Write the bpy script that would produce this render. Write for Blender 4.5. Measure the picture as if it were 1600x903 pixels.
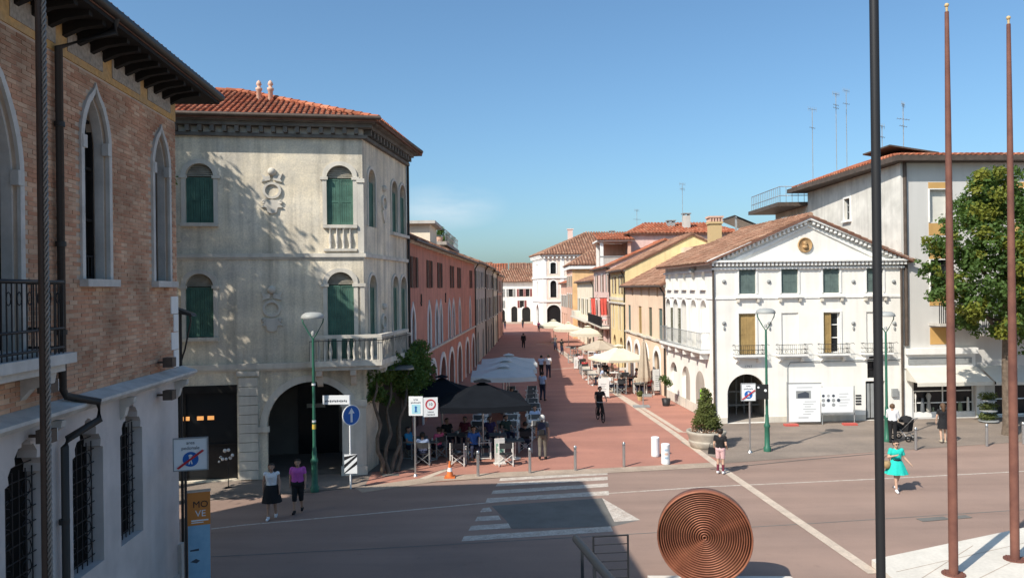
import bpy, bmesh, math, random
from mathutils import Matrix, Vector
random.seed(7)
for o in list(bpy.data.objects): bpy.data.objects.remove(o)
SC = bpy.context.scene
COL = SC.collection
R = math.radians
# ------------------------------------------------------------------ camera, sky, sun, exposure
CAMH, FPX, ROLL = 6.8, 1200.0, 0.0122
cd = bpy.data.cameras.new('camera'); cam = bpy.data.objects.new('camera', cd); COL.objects.link(cam)
cam.location = (0, 0, CAMH); cam.rotation_euler = (math.pi/2, ROLL, 0)
cd.sensor_width = 36; cd.lens = 36*FPX/1600; cd.clip_end = 3000; cd.clip_start = .05
SC.camera = cam
SUN_EL = R(42.0); SUN_TRAVEL = Vector((.725, .69, 0)).normalized()
wd = bpy.data.worlds.new('World'); SC.world = wd; wd.use_nodes = True
nt = wd.node_tree; nt.nodes.clear()
wo = nt.nodes.new('ShaderNodeOutputWorld'); bg = nt.nodes.new('ShaderNodeBackground'); sk = nt.nodes.new('ShaderNodeTexSky')
sk.sky_type = 'NISHITA'; sk.sun_disc = False; sk.sun_elevation = SUN_EL
sk.sun_rotation = math.atan2(-SUN_TRAVEL.x, -SUN_TRAVEL.y)
sk.air_density = 1.0; sk.dust_density = 1.9; sk.ozone_density = 4.5
bg.inputs['Strength'].default_value = 0.131
# thin high cloud: noise streaks that thin out away from a band low in the north sky
tc = nt.nodes.new('ShaderNodeTexCoord'); mp = nt.nodes.new('ShaderNodeMapping'); mp.inputs['Scale'].default_value = (2.2, 2.2, 9)
mp.inputs['Location'].default_value = (0.35, 0, .3)
nz = nt.nodes.new('ShaderNodeTexNoise'); nz.inputs['Scale'].default_value = 1.6; nz.inputs['Detail'].default_value = 7; nz.inputs['Roughness'].default_value = .55
vd = nt.nodes.new('ShaderNodeVectorMath'); vd.operation = 'DISTANCE'; vd.inputs[1].default_value = (-.085, 0.99, .107)
vs = nt.nodes.new('ShaderNodeVectorMath'); vs.operation = 'MULTIPLY'; vs.inputs[1].default_value = (1, 1, 2.6)
vs2 = nt.nodes.new('ShaderNodeVectorMath'); vs2.operation = 'MULTIPLY'; vs2.inputs[1].default_value = (1, 1, 2.6)
vs2.inputs[0].default_value = (-.085, .99, .107)
r1 = nt.nodes.new('ShaderNodeMapRange'); r1.inputs[1].default_value = .085; r1.inputs[2].default_value = .012
r2 = nt.nodes.new('ShaderNodeMapRange'); r2.inputs[1].default_value = .38; r2.inputs[2].default_value = .66
mm = nt.nodes.new('ShaderNodeMath'); mm.operation = 'MULTIPLY'; mm3 = nt.nodes.new('ShaderNodeMath'); mm3.operation = 'MULTIPLY'; mm3.inputs[1].default_value = .95
mx = nt.nodes.new('ShaderNodeMix'); mx.data_type = 'RGBA'; mx.inputs['B'].default_value = (4.6, 5.2, 5.6, 1)
L = nt.links.new
L(tc.outputs['Generated'], mp.inputs[0]); L(mp.outputs[0], nz.inputs[0]); L(tc.outputs['Generated'], vs.inputs[0])
L(vs.outputs[0], vd.inputs[0]); L(vs2.outputs[0], vd.inputs[1]); L(vd.outputs['Value'], r1.inputs[0]); L(nz.outputs[0], r2.inputs[0])
L(r1.outputs[0], mm.inputs[0]); L(r2.outputs[0], mm.inputs[1]); L(mm.outputs[0], mm3.inputs[0]); L(mm3.outputs[0], mx.inputs['Factor'])
tn_ = nt.nodes.new('ShaderNodeMix'); tn_.data_type = 'RGBA'; tn_.blend_type = 'MULTIPLY'; tn_.inputs['Factor'].default_value = 1; tn_.inputs['B'].default_value = (.78, .94, .95, 1)   # white balance of the sky
L(sk.outputs[0], tn_.inputs['A']); L(tn_.outputs['Result'], mx.inputs['A']); L(mx.outputs['Result'], bg.inputs[0]); L(bg.outputs[0], wo.inputs[0])
sd = bpy.data.lights.new('sun', 'SUN'); sun = bpy.data.objects.new('sun', sd); COL.objects.link(sun)
sd.energy = 4.4; sd.angle = R(.53); sd.color = (1, .93, .82)
dv = Vector((SUN_TRAVEL.x*math.cos(SUN_EL), SUN_TRAVEL.y*math.cos(SUN_EL), -math.sin(SUN_EL)))
sun.rotation_euler = dv.to_track_quat('-Z', 'Y').to_euler(); sun.location = (-40, -40, 60)
SC.render.engine = 'CYCLES'
SC.view_settings.view_transform = 'Standard'; SC.view_settings.look = 'None'
SC.view_settings.exposure = 0.42; SC.view_settings.gamma = 1; SC.view_settings.use_curve_mapping = False
SC.render.resolution_x = 1024; SC.render.resolution_y = 577

# ------------------------------------------------------------------ from photograph pixels to places on the ground or on a facade
_c, _s = math.cos(ROLL), math.sin(ROLL)
def uv(px, py):
    dx, dy = px-800, py-451.5
    return dx*_c-dy*_s, dy*_c+dx*_s
def gp(px, py, h=0.0):
    u, v = uv(px, py); Y = (CAMH-h)*FPX/v
    return Vector((u*Y/FPX, Y, h))
def wp(px, py, Y):
    u, v = uv(px, py)
    return Vector((u*Y/FPX, Y, CAMH-v*Y/FPX))
def fac(px, py, A, B):
    """where the view through a pixel meets the vertical plane through A and B: (distance along from A, height)"""
    u, v = uv(px, py); a = u/FPX
    dx, dy = B[0]-A[0], B[1]-A[1]; Ln = math.hypot(dx, dy); dx /= Ln; dy /= Ln
    k = (a*A[1]-A[0])/(dx-a*dy); Y = A[1]+dy*k
    return k, CAMH-v*Y/FPX

# ------------------------------------------------------------------ materials
MATS = {}
def mat(name, col, rough=.7, var=.12, scale=1.5, bump=0.0, bscale=30, metal=0, col2=None, streak=0, spec=.3, fine=0.0, trans=None, emit=None, wear=0.0):
    if name in MATS: return MATS[name]
    m = bpy.data.materials.new(name); m.use_nodes = True; n = m.node_tree; b = n.nodes['Principled BSDF']; l = n.links.new
    b.inputs['Roughness'].default_value = rough; b.inputs['Metallic'].default_value = metal; b.inputs['Specular IOR Level'].default_value = spec
    c = (*col, 1)
    if emit: b.inputs['Emission Color'].default_value = (*emit[0], 1); b.inputs['Emission Strength'].default_value = emit[1]
    if var == 0 and not bump and not col2:
        b.inputs['Base Color'].default_value = c
    else:
        g = n.nodes.new('ShaderNodeNewGeometry'); t = n.nodes.new('ShaderNodeTexNoise')
        t.inputs['Scale'].default_value = scale; t.inputs['Detail'].default_value = 8; t.inputs['Roughness'].default_value = .62
        l(g.outputs['Position'], t.inputs[0])
        rm = n.nodes.new('ShaderNodeMapRange'); rm.inputs[1].default_value = .3; rm.inputs[2].default_value = .7
        l(t.outputs[0], rm.inputs[0])
        mixn = n.nodes.new('ShaderNodeMix'); mixn.data_type = 'RGBA'
        c2 = col2 if col2 else tuple(x*(1-var*2) for x in col)
        mixn.inputs['A'].default_value = (*(min(1, x*(1+var*.5)) for x in col), 1) if not col2 else c
        mixn.inputs['B'].default_value = (*c2, 1)
        l(rm.outputs[0], mixn.inputs['Factor']); out = mixn.outputs['Result']
        if streak:
            mpn = n.nodes.new('ShaderNodeMapping'); mpn.inputs['Scale'].default_value = (2.6, 2.6, .16); l(g.outputs['Position'], mpn.inputs[0])
            t2 = n.nodes.new('ShaderNodeTexNoise'); t2.inputs['Scale'].default_value = 1.3; t2.inputs['Detail'].default_value = 6; l(mpn.outputs[0], t2.inputs[0])
            rr = n.nodes.new('ShaderNodeMapRange'); rr.inputs[1].default_value = .45; rr.inputs[2].default_value = .75; rr.inputs[3].default_value = 1; rr.inputs[4].default_value = 1-streak
            l(t2.outputs[0], rr.inputs[0])
            mu = n.nodes.new('ShaderNodeMix'); mu.data_type = 'RGBA'; mu.blend_type = 'MULTIPLY'; mu.inputs['Factor'].default_value = 1
            l(out, mu.inputs['A']); l(rr.outputs[0], mu.inputs['B']); out = mu.outputs['Result']
        if wear:      # long drawn-out tracks and patches, as on a travelled surface
            mpw = n.nodes.new('ShaderNodeMapping'); mpw.inputs['Scale'].default_value = (.10, .8, 1); mpw.inputs['Rotation'].default_value = (0, 0, -.16); l(g.outputs['Position'], mpw.inputs[0])
            tw_ = n.nodes.new('ShaderNodeTexNoise'); tw_.inputs['Scale'].default_value = 1.0; tw_.inputs['Detail'].default_value = 5; l(mpw.outputs[0], tw_.inputs[0])
            rw = n.nodes.new('ShaderNodeMapRange'); rw.inputs[1].default_value = .35; rw.inputs[2].default_value = .65; rw.inputs[3].default_value = 1+wear*.35; rw.inputs[4].default_value = 1-wear; l(tw_.outputs[0], rw.inputs[0])
            tv = n.nodes.new('ShaderNodeTexNoise'); tv.inputs['Scale'].default_value = 2.7; tv.inputs['Detail'].default_value = 9; tv.inputs['Roughness'].default_value = .75; l(g.outputs['Position'], tv.inputs[0])
            rv_ = n.nodes.new('ShaderNodeMapRange'); rv_.inputs[1].default_value = .58; rv_.inputs[2].default_value = .72; rv_.inputs[3].default_value = 1; rv_.inputs[4].default_value = 1-wear*1.3; l(tv.outputs[0], rv_.inputs[0])
            for src in (rw, rv_):
                mw_ = n.nodes.new('ShaderNodeMix'); mw_.data_type = 'RGBA'; mw_.blend_type = 'MULTIPLY'; mw_.inputs['Factor'].default_value = 1
                l(out, mw_.inputs['A']); l(src.outputs[0], mw_.inputs['B']); out = mw_.outputs['Result']
        if fine:
            t3 = n.nodes.new('ShaderNodeTexNoise'); t3.inputs['Scale'].default_value = bscale; t3.inputs['Detail'].default_value = 3; l(g.outputs['Position'], t3.inputs[0])
            r3 = n.nodes.new('ShaderNodeMapRange'); r3.inputs[1].default_value = .3; r3.inputs[2].default_value = .7; r3.inputs[3].default_value = 1-fine; r3.inputs[4].default_value = 1+fine*.4
            l(t3.outputs[0], r3.inputs[0])
            m3 = n.nodes.new('ShaderNodeMix'); m3.data_type = 'RGBA'; m3.blend_type = 'MULTIPLY'; m3.inputs['Factor'].default_value = 1
            l(out, m3.inputs['A']); l(r3.outputs[0], m3.inputs['B']); out = m3.outputs['Result']
        l(out, b.inputs['Base Color'])
        if bump:
            tb = n.nodes.new('ShaderNodeTexNoise'); tb.inputs['Scale'].default_value = bscale; tb.inputs['Detail'].default_value = 5; l(g.outputs['Position'], tb.inputs[0])
            bp = n.nodes.new('ShaderNodeBump'); bp.inputs['Strength'].default_value = bump; bp.inputs['Distance'].default_value = .02
            l(tb.outputs[0], bp.inputs['Height']); l(bp.outputs[0], b.inputs['Normal'])
    if trans:
        tr = n.nodes.new('ShaderNodeBsdfTranslucent'); tr.inputs[0].default_value = (*trans[0], 1)
        ms = n.nodes.new('ShaderNodeMixShader'); ms.inputs[0].default_value = trans[1]
        ou = n.nodes['Material Output']; l(b.outputs[0], ms.inputs[1]); l(tr.outputs[0], ms.inputs[2]); l(ms.outputs[0], ou.inputs[0])
    MATS[name] = m
    return m
def paint(name, col, rough=.5, **k): return mat(name, col, rough, var=0.0, **k)
def foliage(name, c1, c2, tr):
    m = mat(name, c1, .6, col2=c2, scale=.9, spec=.25, trans=(tr, .28)); return m
def tile_mat(name, c1, c2, c3):
    """clay tiles: each tile its own burn, by a random value per mesh island"""
    if name in MATS: return MATS[name]
    m = bpy.data.materials.new(name); m.use_nodes = True; n = m.node_tree; b = n.nodes['Principled BSDF']; l = n.links.new
    b.inputs['Roughness'].default_value = .85; b.inputs['Specular IOR Level'].default_value = .15
    g = n.nodes.new('ShaderNodeNewGeometry'); cr = n.nodes.new('ShaderNodeValToRGB')
    cr.color_ramp.elements[0].color = (*c1, 1); cr.color_ramp.elements[1].color = (*c2, 1); e = cr.color_ramp.elements.new(.55); e.color = (*c3, 1)
    l(g.outputs['Random Per Island'], cr.inputs[0])
    t = n.nodes.new('ShaderNodeTexNoise'); t.inputs['Scale'].default_value = 1.1; t.inputs['Detail'].default_value = 7; l(g.outputs['Position'], t.inputs[0])
    rr = n.nodes.new('ShaderNodeMapRange'); rr.inputs[1].default_value = .35; rr.inputs[2].default_value = .7; rr.inputs[3].default_value = 1.1; rr.inputs[4].default_value = .55; l(t.outputs[0], rr.inputs[0])
    mu = n.nodes.new('ShaderNodeMix'); mu.data_type = 'RGBA'; mu.blend_type = 'MULTIPLY'; mu.inputs['Factor'].default_value = 1
    l(cr.outputs[0], mu.inputs['A']); l(rr.outputs[0], mu.inputs['B']); l(mu.outputs['Result'], b.inputs['Base Color'])
    MATS[name] = m; return m

# ------------------------------------------------------------------ mesh collecting
class MB:
    def __init__(s): s.v = []; s.f = []; s.sm = []; s.M = None
    def add(s, vs, fs, smooth=False):
        n = len(s.v)
        if s.M is not None: vs = [tuple(s.M @ Vector(p)) for p in vs]
        s.v += [tuple(p) for p in vs]; s.f += [tuple(n+i for i in f) for f in fs]; s.sm += [smooth]*len(fs); return s
    def box(s, x0, x1, y0, y1, z0, z1):
        v = [(x0,y0,z0),(x1,y0,z0),(x1,y1,z0),(x0,y1,z0),(x0,y0,z1),(x1,y0,z1),(x1,y1,z1),(x0,y1,z1)]
        return s.add(v, [(0,3,2,1),(4,5,6,7),(0,1,5,4),(1,2,6,5),(2,3,7,6),(3,0,4,7)])
    def cbox(s, cx, cy, cz, sx, sy, sz): return s.box(cx-sx/2, cx+sx/2, cy-sy/2, cy+sy/2, cz-sz/2, cz+sz/2)
    def quad(s, a, b, c, d): return s.add([a,b,c,d], [(0,1,2,3)])
    def poly(s, pts): return s.add(pts, [tuple(range(len(pts)))])
    def prism(s, pts, z0, z1):
        n = len(pts); v = [(p[0],p[1],z0) for p in pts]+[(p[0],p[1],z1) for p in pts]
        return s.add(v, [tuple(range(n-1,-1,-1)), tuple(range(n,2*n))]+[(i,(i+1)%n,n+(i+1)%n,n+i) for i in range(n)])
    def slab(s, pts, y0, y1):
        """outline in x,z pushed through y0..y1"""
        n = len(pts); v = [(p[0],y0,p[1]) for p in pts]+[(p[0],y1,p[1]) for p in pts]
        return s.add(v, [tuple(range(n)), tuple(range(2*n-1,n-1,-1))]+[(i,n+i,n+(i+1)%n,(i+1)%n) for i in range(n)])
    def band(s, inner, outer, y0, y1, closed=False):
        """ring between two outlines (x,z) of equal length, from y0 (front) to y1"""
        n = len(inner); v = [(p[0],y0,p[1]) for p in inner]+[(p[0],y0,p[1]) for p in outer]+[(p[0],y1,p[1]) for p in inner]+[(p[0],y1,p[1]) for p in outer]
        f = []
        for i in range(n if closed else n-1):
            j = (i+1) % n
            f += [(i,j,n+j,n+i), (n+i,n+j,3*n+j,3*n+i), (i,2*n+i,2*n+j,j)]
        if not closed: f += [(0,n,3*n,2*n), (n-1,3*n-1,4*n-1,2*n-1)]
        return s.add(v, f)
    def lathe(s, prof, n=12, c=(0,0,0), smooth=True, cap=True):
        v = []; f = []; m = len(prof)
        for r, z in prof:
            for k in range(n):
                a = 2*math.pi*k/n; v.append((c[0]+r*math.cos(a), c[1]+r*math.sin(a), c[2]+z))
        for i in range(m-1):
            for k in range(n): f.append((i*n+k, i*n+(k+1)%n, (i+1)*n+(k+1)%n, (i+1)*n+k))
        s.add(v, f, smooth)
        if cap:
            s.add([v[k] for k in range(n)], [tuple(range(n-1,-1,-1))]); s.add(v[-n:], [tuple(range(n))])
        return s
    def tube(s, path, r, n=8, smooth=True):
        path = [Vector(p) for p in path]; rs = r if isinstance(r, (list, tuple)) else [r]*len(path); v = []; f = []
        for i, p in enumerate(path):
            d = (path[min(i+1,len(path)-1)]-path[max(i-1,0)]).normalized()
            up = Vector((0,0,1)) if abs(d.z) < .9 else Vector((1,0,0))
            a = d.cross(up).normalized(); b = a.cross(d).normalized()
            for k in range(n):
                t = 2*math.pi*k/n; v.append(tuple(p+(a*math.cos(t)+b*math.sin(t))*rs[i]))
        for i in range(len(path)-1):
            for k in range(n): f.append((i*n+k, (i+1)*n+k, (i+1)*n+(k+1)%n, i*n+(k+1)%n))
        s.add(v, f, smooth); s.add(v[:n], [tuple(range(n))]); s.add(v[-n:], [tuple(range(n-1,-1,-1))]); return s
    def bar(s, a, b, w, d=None):
        """square bar between two points"""
        a = Vector(a); b = Vector(b); d = d or w; t = (b-a).normalized(); up = Vector((0,0,1)) if abs(t.z) < .95 else Vector((0,1,0))
        x = t.cross(up).normalized()*w/2; y = x.normalized().cross(t).normalized()*d/2
        v = [a-x-y, a+x-y, a+x+y, a-x+y, b-x-y, b+x-y, b+x+y, b-x+y]
        return s.add(v, [(0,1,2,3),(7,6,5,4),(0,4,5,1),(1,5,6,2),(2,6,7,3),(3,7,4,0)])
    def ball(s, c, r, n=10, sz=1.0):
        prof = [(max(1e-4, r*math.sin(math.pi*i/n)), -r*sz*math.cos(math.pi*i/n)) for i in range(n+1)]
        return s.lathe(prof, n+2, c, cap=False)
    def mesh(s, name, m):
        me = bpy.data.meshes.new(name); me.from_pydata(s.v, [], s.f)
        if any(s.sm): me.polygons.foreach_set('use_smooth', s.sm)
        if m: me.materials.append(m)
        me.update(); return me
WM = {}
I4 = Matrix.Identity(4)
def link(name, me, parent=None, M=None):
    o = bpy.data.objects.new(name, me); COL.objects.link(o); M = M.copy() if M is not None else I4.copy()
    o.matrix_basis = M; WM[o.name] = M
    if parent is not None: o.parent = parent; o.matrix_parent_inverse = WM[parent.name].inverted()
    return o
def build(mb, name, m, parent=None, M=None): return link(name, mb.mesh(name, m), parent, M)
def tag(o, label=None, cat=None, group=None, kind=None):
    if label: o['label'] = label
    if cat: o['category'] = cat
    if group: o['group'] = group
    if kind: o['kind'] = kind
    return o
def thing(name, label, cat, loc=(0,0,0), rz=0, group=None):
    M = Matrix.Translation(Vector(loc)) @ Matrix.Rotation(rz, 4, 'Z')
    return tag(link(name, None, None, M), label, cat, group)
def root(name, label, cat, loc, group=None): return thing(name, label, cat, loc, 0, group)
def copy_tree(o, M, label=None, parent=None):
    """copy a thing with parts and sub-parts to another place"""
    c = o.copy(); COL.objects.link(c)
    if parent is None: c.matrix_basis = M; WM[c.name] = M
    else: c.parent = parent; c.matrix_parent_inverse = o.matrix_parent_inverse.copy()
    if label: c['label'] = label
    for ch in o.children: copy_tree(ch, None, None, c)
    return c
def TM(x, y, z=0, rz=0): return Matrix.Translation((x, y, z)) @ Matrix.Rotation(rz, 4, 'Z')
def fm(A, B, z=0):
    """frame of a facade: x runs from A to B (left to right seen from outside), y goes into the building"""
    u = Vector((B[0]-A[0], B[1]-A[1], 0)).normalized(); w = Vector((-u.y, u.x, 0))
    return Matrix(((u.x, w.x, 0, A[0]), (u.y, w.y, 0, A[1]), (0, 0, 1, z), (0, 0, 0, 1)))
def LEN(A, B): return math.hypot(B[0]-A[0], B[1]-A[1])
def text_mesh(txt, size, m, name='lettering'):
    cu = bpy.data.curves.new('t', 'FONT'); cu.body = txt; cu.size = size; cu.align_x = 'CENTER'; cu.align_y = 'CENTER'; cu.extrude = .002
    ob = bpy.data.objects.new('t', cu); COL.objects.link(ob)
    dg = bpy.context.evaluated_depsgraph_get(); me = bpy.data.meshes.new_from_object(ob.evaluated_get(dg))
    bpy.data.objects.remove(ob); me.name = name; me.materials.clear(); me.materials.append(m)
    me.transform(Matrix.Rotation(math.pi/2, 4, 'X')); return me      # upright, facing -y

# ------------------------------------------------------------------ walls with openings, windows
def outline(w, h, arch=None, n=10):
    """opening outline from bottom left over the top to bottom right, x centred, z from 0"""
    if not arch: return [(-w/2,0),(-w/2,h),(w/2,h),(w/2,0)]
    L_ = []
    if arch == 'round':
        hs = h-w/2; L_ = [(-w/2*math.cos(math.pi/2*i/n), hs+w/2*math.sin(math.pi/2*i/n)) for i in range(n+1)]
    elif arch == 'seg':
        hs = h-w*.28; L_ = [(-w/2*math.cos(math.pi/2*i/n), hs+w*.28*math.sin(math.pi/2*i/n)) for i in range(n+1)]
    elif arch == 'ogee':
        hs = h-w*1.08
        for i in range(n+1):
            t = i/n; x = (1-t**1.9) if t < .7 else (1-.7**1.9)*((1-t)/.3)**1.5
            L_.append((-w/2*x, hs+(h-hs)*t))
    elif arch == 'lobed':
        hs = h-w*.62; s_ = [(1,0),(1,.12),(.82,.16),(.86,.34),(.72,.5),(.52,.52),(.55,.68),(.36,.86),(.22,.86),(.2,.95),(0,1)]
        L_ = [(-w/2*a, hs+(h-hs)*b) for a, b in s_]
    L_ = [(-w/2,0)]+L_
    return L_+[(-x, z) for x, z in reversed(L_[:-1])]
def wall_mesh(mb, W, H, ops, d=.22, z0=0.0, tops=None):
    """front sheet of a wall 0..W by z0..H with openings (u centre, z, w, h, arch) and their reveals"""
    us = sorted({0.0, W} | {round(max(0,o[0]-o[2]/2),4) for o in ops} | {round(min(W,o[0]+o[2]/2),4) for o in ops})
    zs = sorted({z0, H} | {round(max(z0,o[1]),4) for o in ops} | {round(min(H,o[1]+o[3]),4) for o in ops})
    for i in range(len(us)-1):
        run = None
        for j in range(len(zs)-1):
            cu, cz = (us[i]+us[i+1])/2, (zs[j]+zs[j+1])/2
            hit = any(abs(cu-o[0]) < o[2]/2 and o[1] < cz < o[1]+o[3] for o in ops)
            if not hit: mb.quad((us[i],0,zs[j]), (us[i+1],0,zs[j]), (us[i+1],0,zs[j+1]), (us[i],0,zs[j+1]))
    for o in ops:
        u, z, w, h = o[:4]; ol = outline(w, h, o[4] if len(o) > 4 else None)
        P = [(u+x, z+zz) for x, zz in ol]; n = len(P)
        if len(ol) > 4:
            for k in range(n-1):
                a, b = P[k], P[k+1]
                if abs(a[1]-b[1]) < 1e-6 and abs(a[1]-z-h) > 1e-6: pass
                e = u-w/2 if k < n//2 else u+w/2
                q = [(e,0,a[1]), (a[0],0,a[1]), (b[0],0,b[1]), (e,0,b[1])]
                if k >= n//2: q = q[::-1]
                mb.poly(q)
        for k in range(n-1):
            a, b = P[k], P[k+1]; mb.quad((a[0],0,a[1]), (a[0],d,a[1]), (b[0],d,b[1]), (b[0],0,b[1]))
        mb.quad((P[0][0],0,z), (P[-1][0],0,z), (P[-1][0],d,z), (P[0][0],d,z))
    return mb
def wall(rt, A, B, H, ops, m, d=.22, z0=0.0, name='wall'):
    return build(wall_mesh(MB(), LEN(A,B), H, ops, d, z0), name, m, rt, fm(A, B))
WC = {}
def cached(key, make, name, m):
    if key not in WC: WC[key] = make().mesh(name, m)
    return WC[key]
def shutter_mesh(w, h, t=.045, louver=False):
    mb = MB(); fr = .06
    mb.box(0, fr, 0, t, 0, h); mb.box(w-fr, w, 0, t, 0, h); mb.box(fr, w-fr, 0, t, 0, fr); mb.box(fr, w-fr, 0, t, h-fr, h); mb.box(fr, w-fr, 0, t, h*.5-.03, h*.5+.03)
    nb = 4 if not louver else 0
    if louver:
        n = max(6, int(h/.09))
        for i in range(n):
            z = fr+(h-2*fr)*(i+.5)/n; mb.add([(fr,t*.2,z-.035),(w-fr,t*.2,z-.035),(w-fr,t*.9,z+.03),(fr,t*.9,z+.03)], [(0,1,2,3)])
    for i in range(nb):
        a = fr+(w-2*fr)*i/nb; mb.box(a+.004, a+(w-2*fr)/nb-.004, t*.25, t*.8, fr, h-fr)
    return mb
def window(rt, F, u, z, w, h, arch=None, d=.2, trim=None, trimw=.12, sill=None, shut=None, shutm=None, glass=None, mull=None, key=''):
    """a window part with sub-parts in an opening of the facade with frame F"""
    M = F @ Matrix.Translation((u, 0, z)); k = (round(w,2), round(h,2), arch, round(d,2))
    g = glass or MATS['glass_dark']
    o = link('window', cached(('g',k,g.name), lambda: MB().add([(x*1.02, d*.96, zz) for x, zz in outline(w, h, arch)], [tuple(range(len(outline(w,h,arch))))]), 'window', g), rt, M)
    if trim:
        link('frame', cached(('t',k,trim.name,trimw), lambda: MB().band(outline(w,h,arch), [(x*(w+2*trimw)/w, zz if zz <= 0 else zz*(h+trimw)/h) for x, zz in outline(w,h,arch)], -.05, .02), 'frame', trim), o, M)
    if sill:
        link('sill', cached(('s',round(w,2),sill.name), lambda: MB().box(-w/2-.16, w/2+.16, -.16, .04, -.13, -.002), 'sill', sill), o, M)
    if mull:
        def mk():
            mb = MB(); hh = h-(w/2 if arch else 0); b = .05
            mb.box(-b/2, b/2, d*.7, d*.95, 0, hh)
            for s_ in (-1, 1): mb.box(s_*(w/2-b/2)-b/2, s_*(w/2-b/2)+b/2, d*.7, d*.95, 0, hh)
            for q in (0, .36, .68, .97): mb.box(-w/2+b, w/2-b, d*.72, d*.94, hh*q, hh*q+b)
            return mb
        link('sash', cached(('m',k,mull.name), mk, 'sash', mull), o, M)
    if shut:
        hh = h-(w/2 if arch == 'round' else 0); lw = w/2
        lv = 'louver' in shut
        me = cached(('sh',round(lw,2),round(hh,2),shutm.name,lv), lambda: shutter_mesh(lw-.01, hh-.03, louver=lv), 'shutter', shutm)
        if 'open' in shut:
            for s_ in (-1, 1): link('shutter', me, o, M @ Matrix.Translation((-w/2-lw-.02 if s_ < 0 else w/2+.03, -.06, .015)))
        elif 'ajar' in shut:
            for s_ in (-1, 1):
                T = Matrix.Translation((s_*w/2, .0, .015)) @ Matrix.Rotation(R(-78 if s_ < 0 else 78+180), 4, 'Z')
                link('shutter', me, o, M @ T)
        else:
            for s_ in (-1, 1): link('shutter', me, o, M @ Matrix.Translation((-w/2+.003 if s_ < 0 else .005, d*.3, .015)))
    return o
# ------------------------------------------------------------------ tiled roofs
def roof_plane(rt, pts, m, under, s=.21, r=.38, name='roof', thick=.1):
    """pts: eave left, eave right, then the rest of the outline counter-clockwise seen from above; slab plus rows of half-round tiles"""
    P = [Vector(p) for p in pts]; e = (P[1]-P[0]).normalized(); nrm = (P[1]-P[0]).cross(P[2]-P[1]).normalized()
    if nrm.z < 0: nrm = -nrm
    up = nrm.cross(e).normalized(); O = P[0]
    q = [((p-O).dot(e), (p-O).dot(up)) for p in P]
    mb = MB(); n = len(P); dn = Vector((0,0,-thick))
    mb.add([tuple(p) for p in P]+[tuple(p+dn) for p in P], [tuple(range(n)), tuple(range(2*n-1,n-1,-1))]+[(i,n+i,n+(i+1)%n,(i+1)%n) for i in range(n)])
    o = build(mb, name, under, rt)
    t = MB(); xs0 = min(a for a, b in q); xs1 = max(a for a, b in q); c = int((xs1-xs0)/s)
    for i in range(c):
        x = xs0+s*(i+.5); ys = []
        for k in range(n):
            a, b = q[k], q[(k+1)%n]
            if (a[0]-x)*(b[0]-x) < 0: ys.append(a[1]+(b[1]-a[1])*(x-a[0])/(b[0]-a[0]))
        if len(ys) < 2: continue
        y0, y1 = min(ys)-.05, max(ys); y = y0
        while y < y1-.04:
            ye = min(y+r*1.12, y1); jx = random.uniform(-.012,.012); w0, w1 = s*.36, s*.29; vs = []
            for yy, ww, lift in ((y, w0, .035), (ye, w1, .012)):
                for aa in (0, 50, 90, 130, 180):
                    p = O+e*(x+jx-math.cos(R(aa))*ww)+up*yy+nrm*(math.sin(R(aa))*ww*.85+lift); vs.append(tuple(p))
            t.add(vs, [(k,k+1,k+6,k+5) for k in range(4)]+[(4,3,2,1,0)]); y += r
    tag(build(t, 'roof_tiles', m, o), kind='stuff')
    return o
def ridge(rt, a, b, m, r=.13):
    a = Vector(a); b = Vector(b); n = max(2, int((b-a).length/.42)); mb = MB(); d = (b-a)/n
    for i in range(n):
        mb.tube([a+d*i+Vector((0,0,.03)), a+d*(i+1.06)+Vector((0,0,.015))], [r, r*.85], 7)
    return tag(build(mb, 'ridge_tiles', m, rt), kind='stuff')
# ------------------------------------------------------------------ palette
paint('glass_dark', (.014,.016,.018), .18, spec=.32); paint('dark_void', (.015,.014,.013), .9, spec=.08)
paint('glass_pale', (.25,.28,.3), .15, spec=.6)
M_ASPH = mat('road_asphalt', (.365,.25,.20), .92, col2=(.30,.21,.172), scale=.35, bump=.25, bscale=60, fine=.28, wear=.16)
M_RED = mat('red_paving', (.48,.225,.165), .9, col2=(.40,.19,.145), scale=.5, bump=.2, bscale=45, fine=.25, wear=.13)
M_GREYP = mat('grey_paving', (.31,.248,.202), .9, col2=(.235,.192,.162), scale=.8, bump=.25, bscale=40, fine=.3, wear=.18)
M_GROUND = mat('base_ground', (.36,.28,.23), .95, var=.15, scale=.2, bump=.2, bscale=20)
M_STRIP = mat('pale_stone_strip', (.62,.51,.41), .85, var=.12, scale=2, fine=.2, bscale=25)
M_LINE = mat('road_paint', (.66,.60,.53), .8, col2=(.44,.36,.30), scale=3.5, fine=.35, bscale=18)
M_PATCH = mat('asphalt_repair', (.19,.18,.165), .93, var=.15, scale=.8, bump=.25, bscale=60, fine=.25)
M_CREAMSTRIP = mat('worn_cream_band', (.46,.36,.28), .88, var=.15, scale=1.2, fine=.25, bscale=30)
M_PLAT = mat('white_stone', (.68,.635,.56), .75, var=.08, scale=1.2, fine=.08, bscale=12, bump=.05)
M_STONE = mat('istrian_stone', (.60,.57,.53), .8, var=.16, scale=1.6, bump=.2, bscale=25, streak=.22)
M_CREAM = mat('cream_stucco', (.90,.78,.585), .9, col2=(.62,.57,.485), scale=1.0, bump=.3, bscale=18, streak=.42, fine=.16, wear=.17)
M_CREAMST = mat('cream_building_stone', (.70,.645,.55), .85, col2=(.52,.485,.43), scale=1.1, bump=.2, bscale=22, streak=.25)
M_GREEN = mat('green_shutter', (.075,.165,.125), .65, var=.2, scale=2.5, streak=.2)
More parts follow.
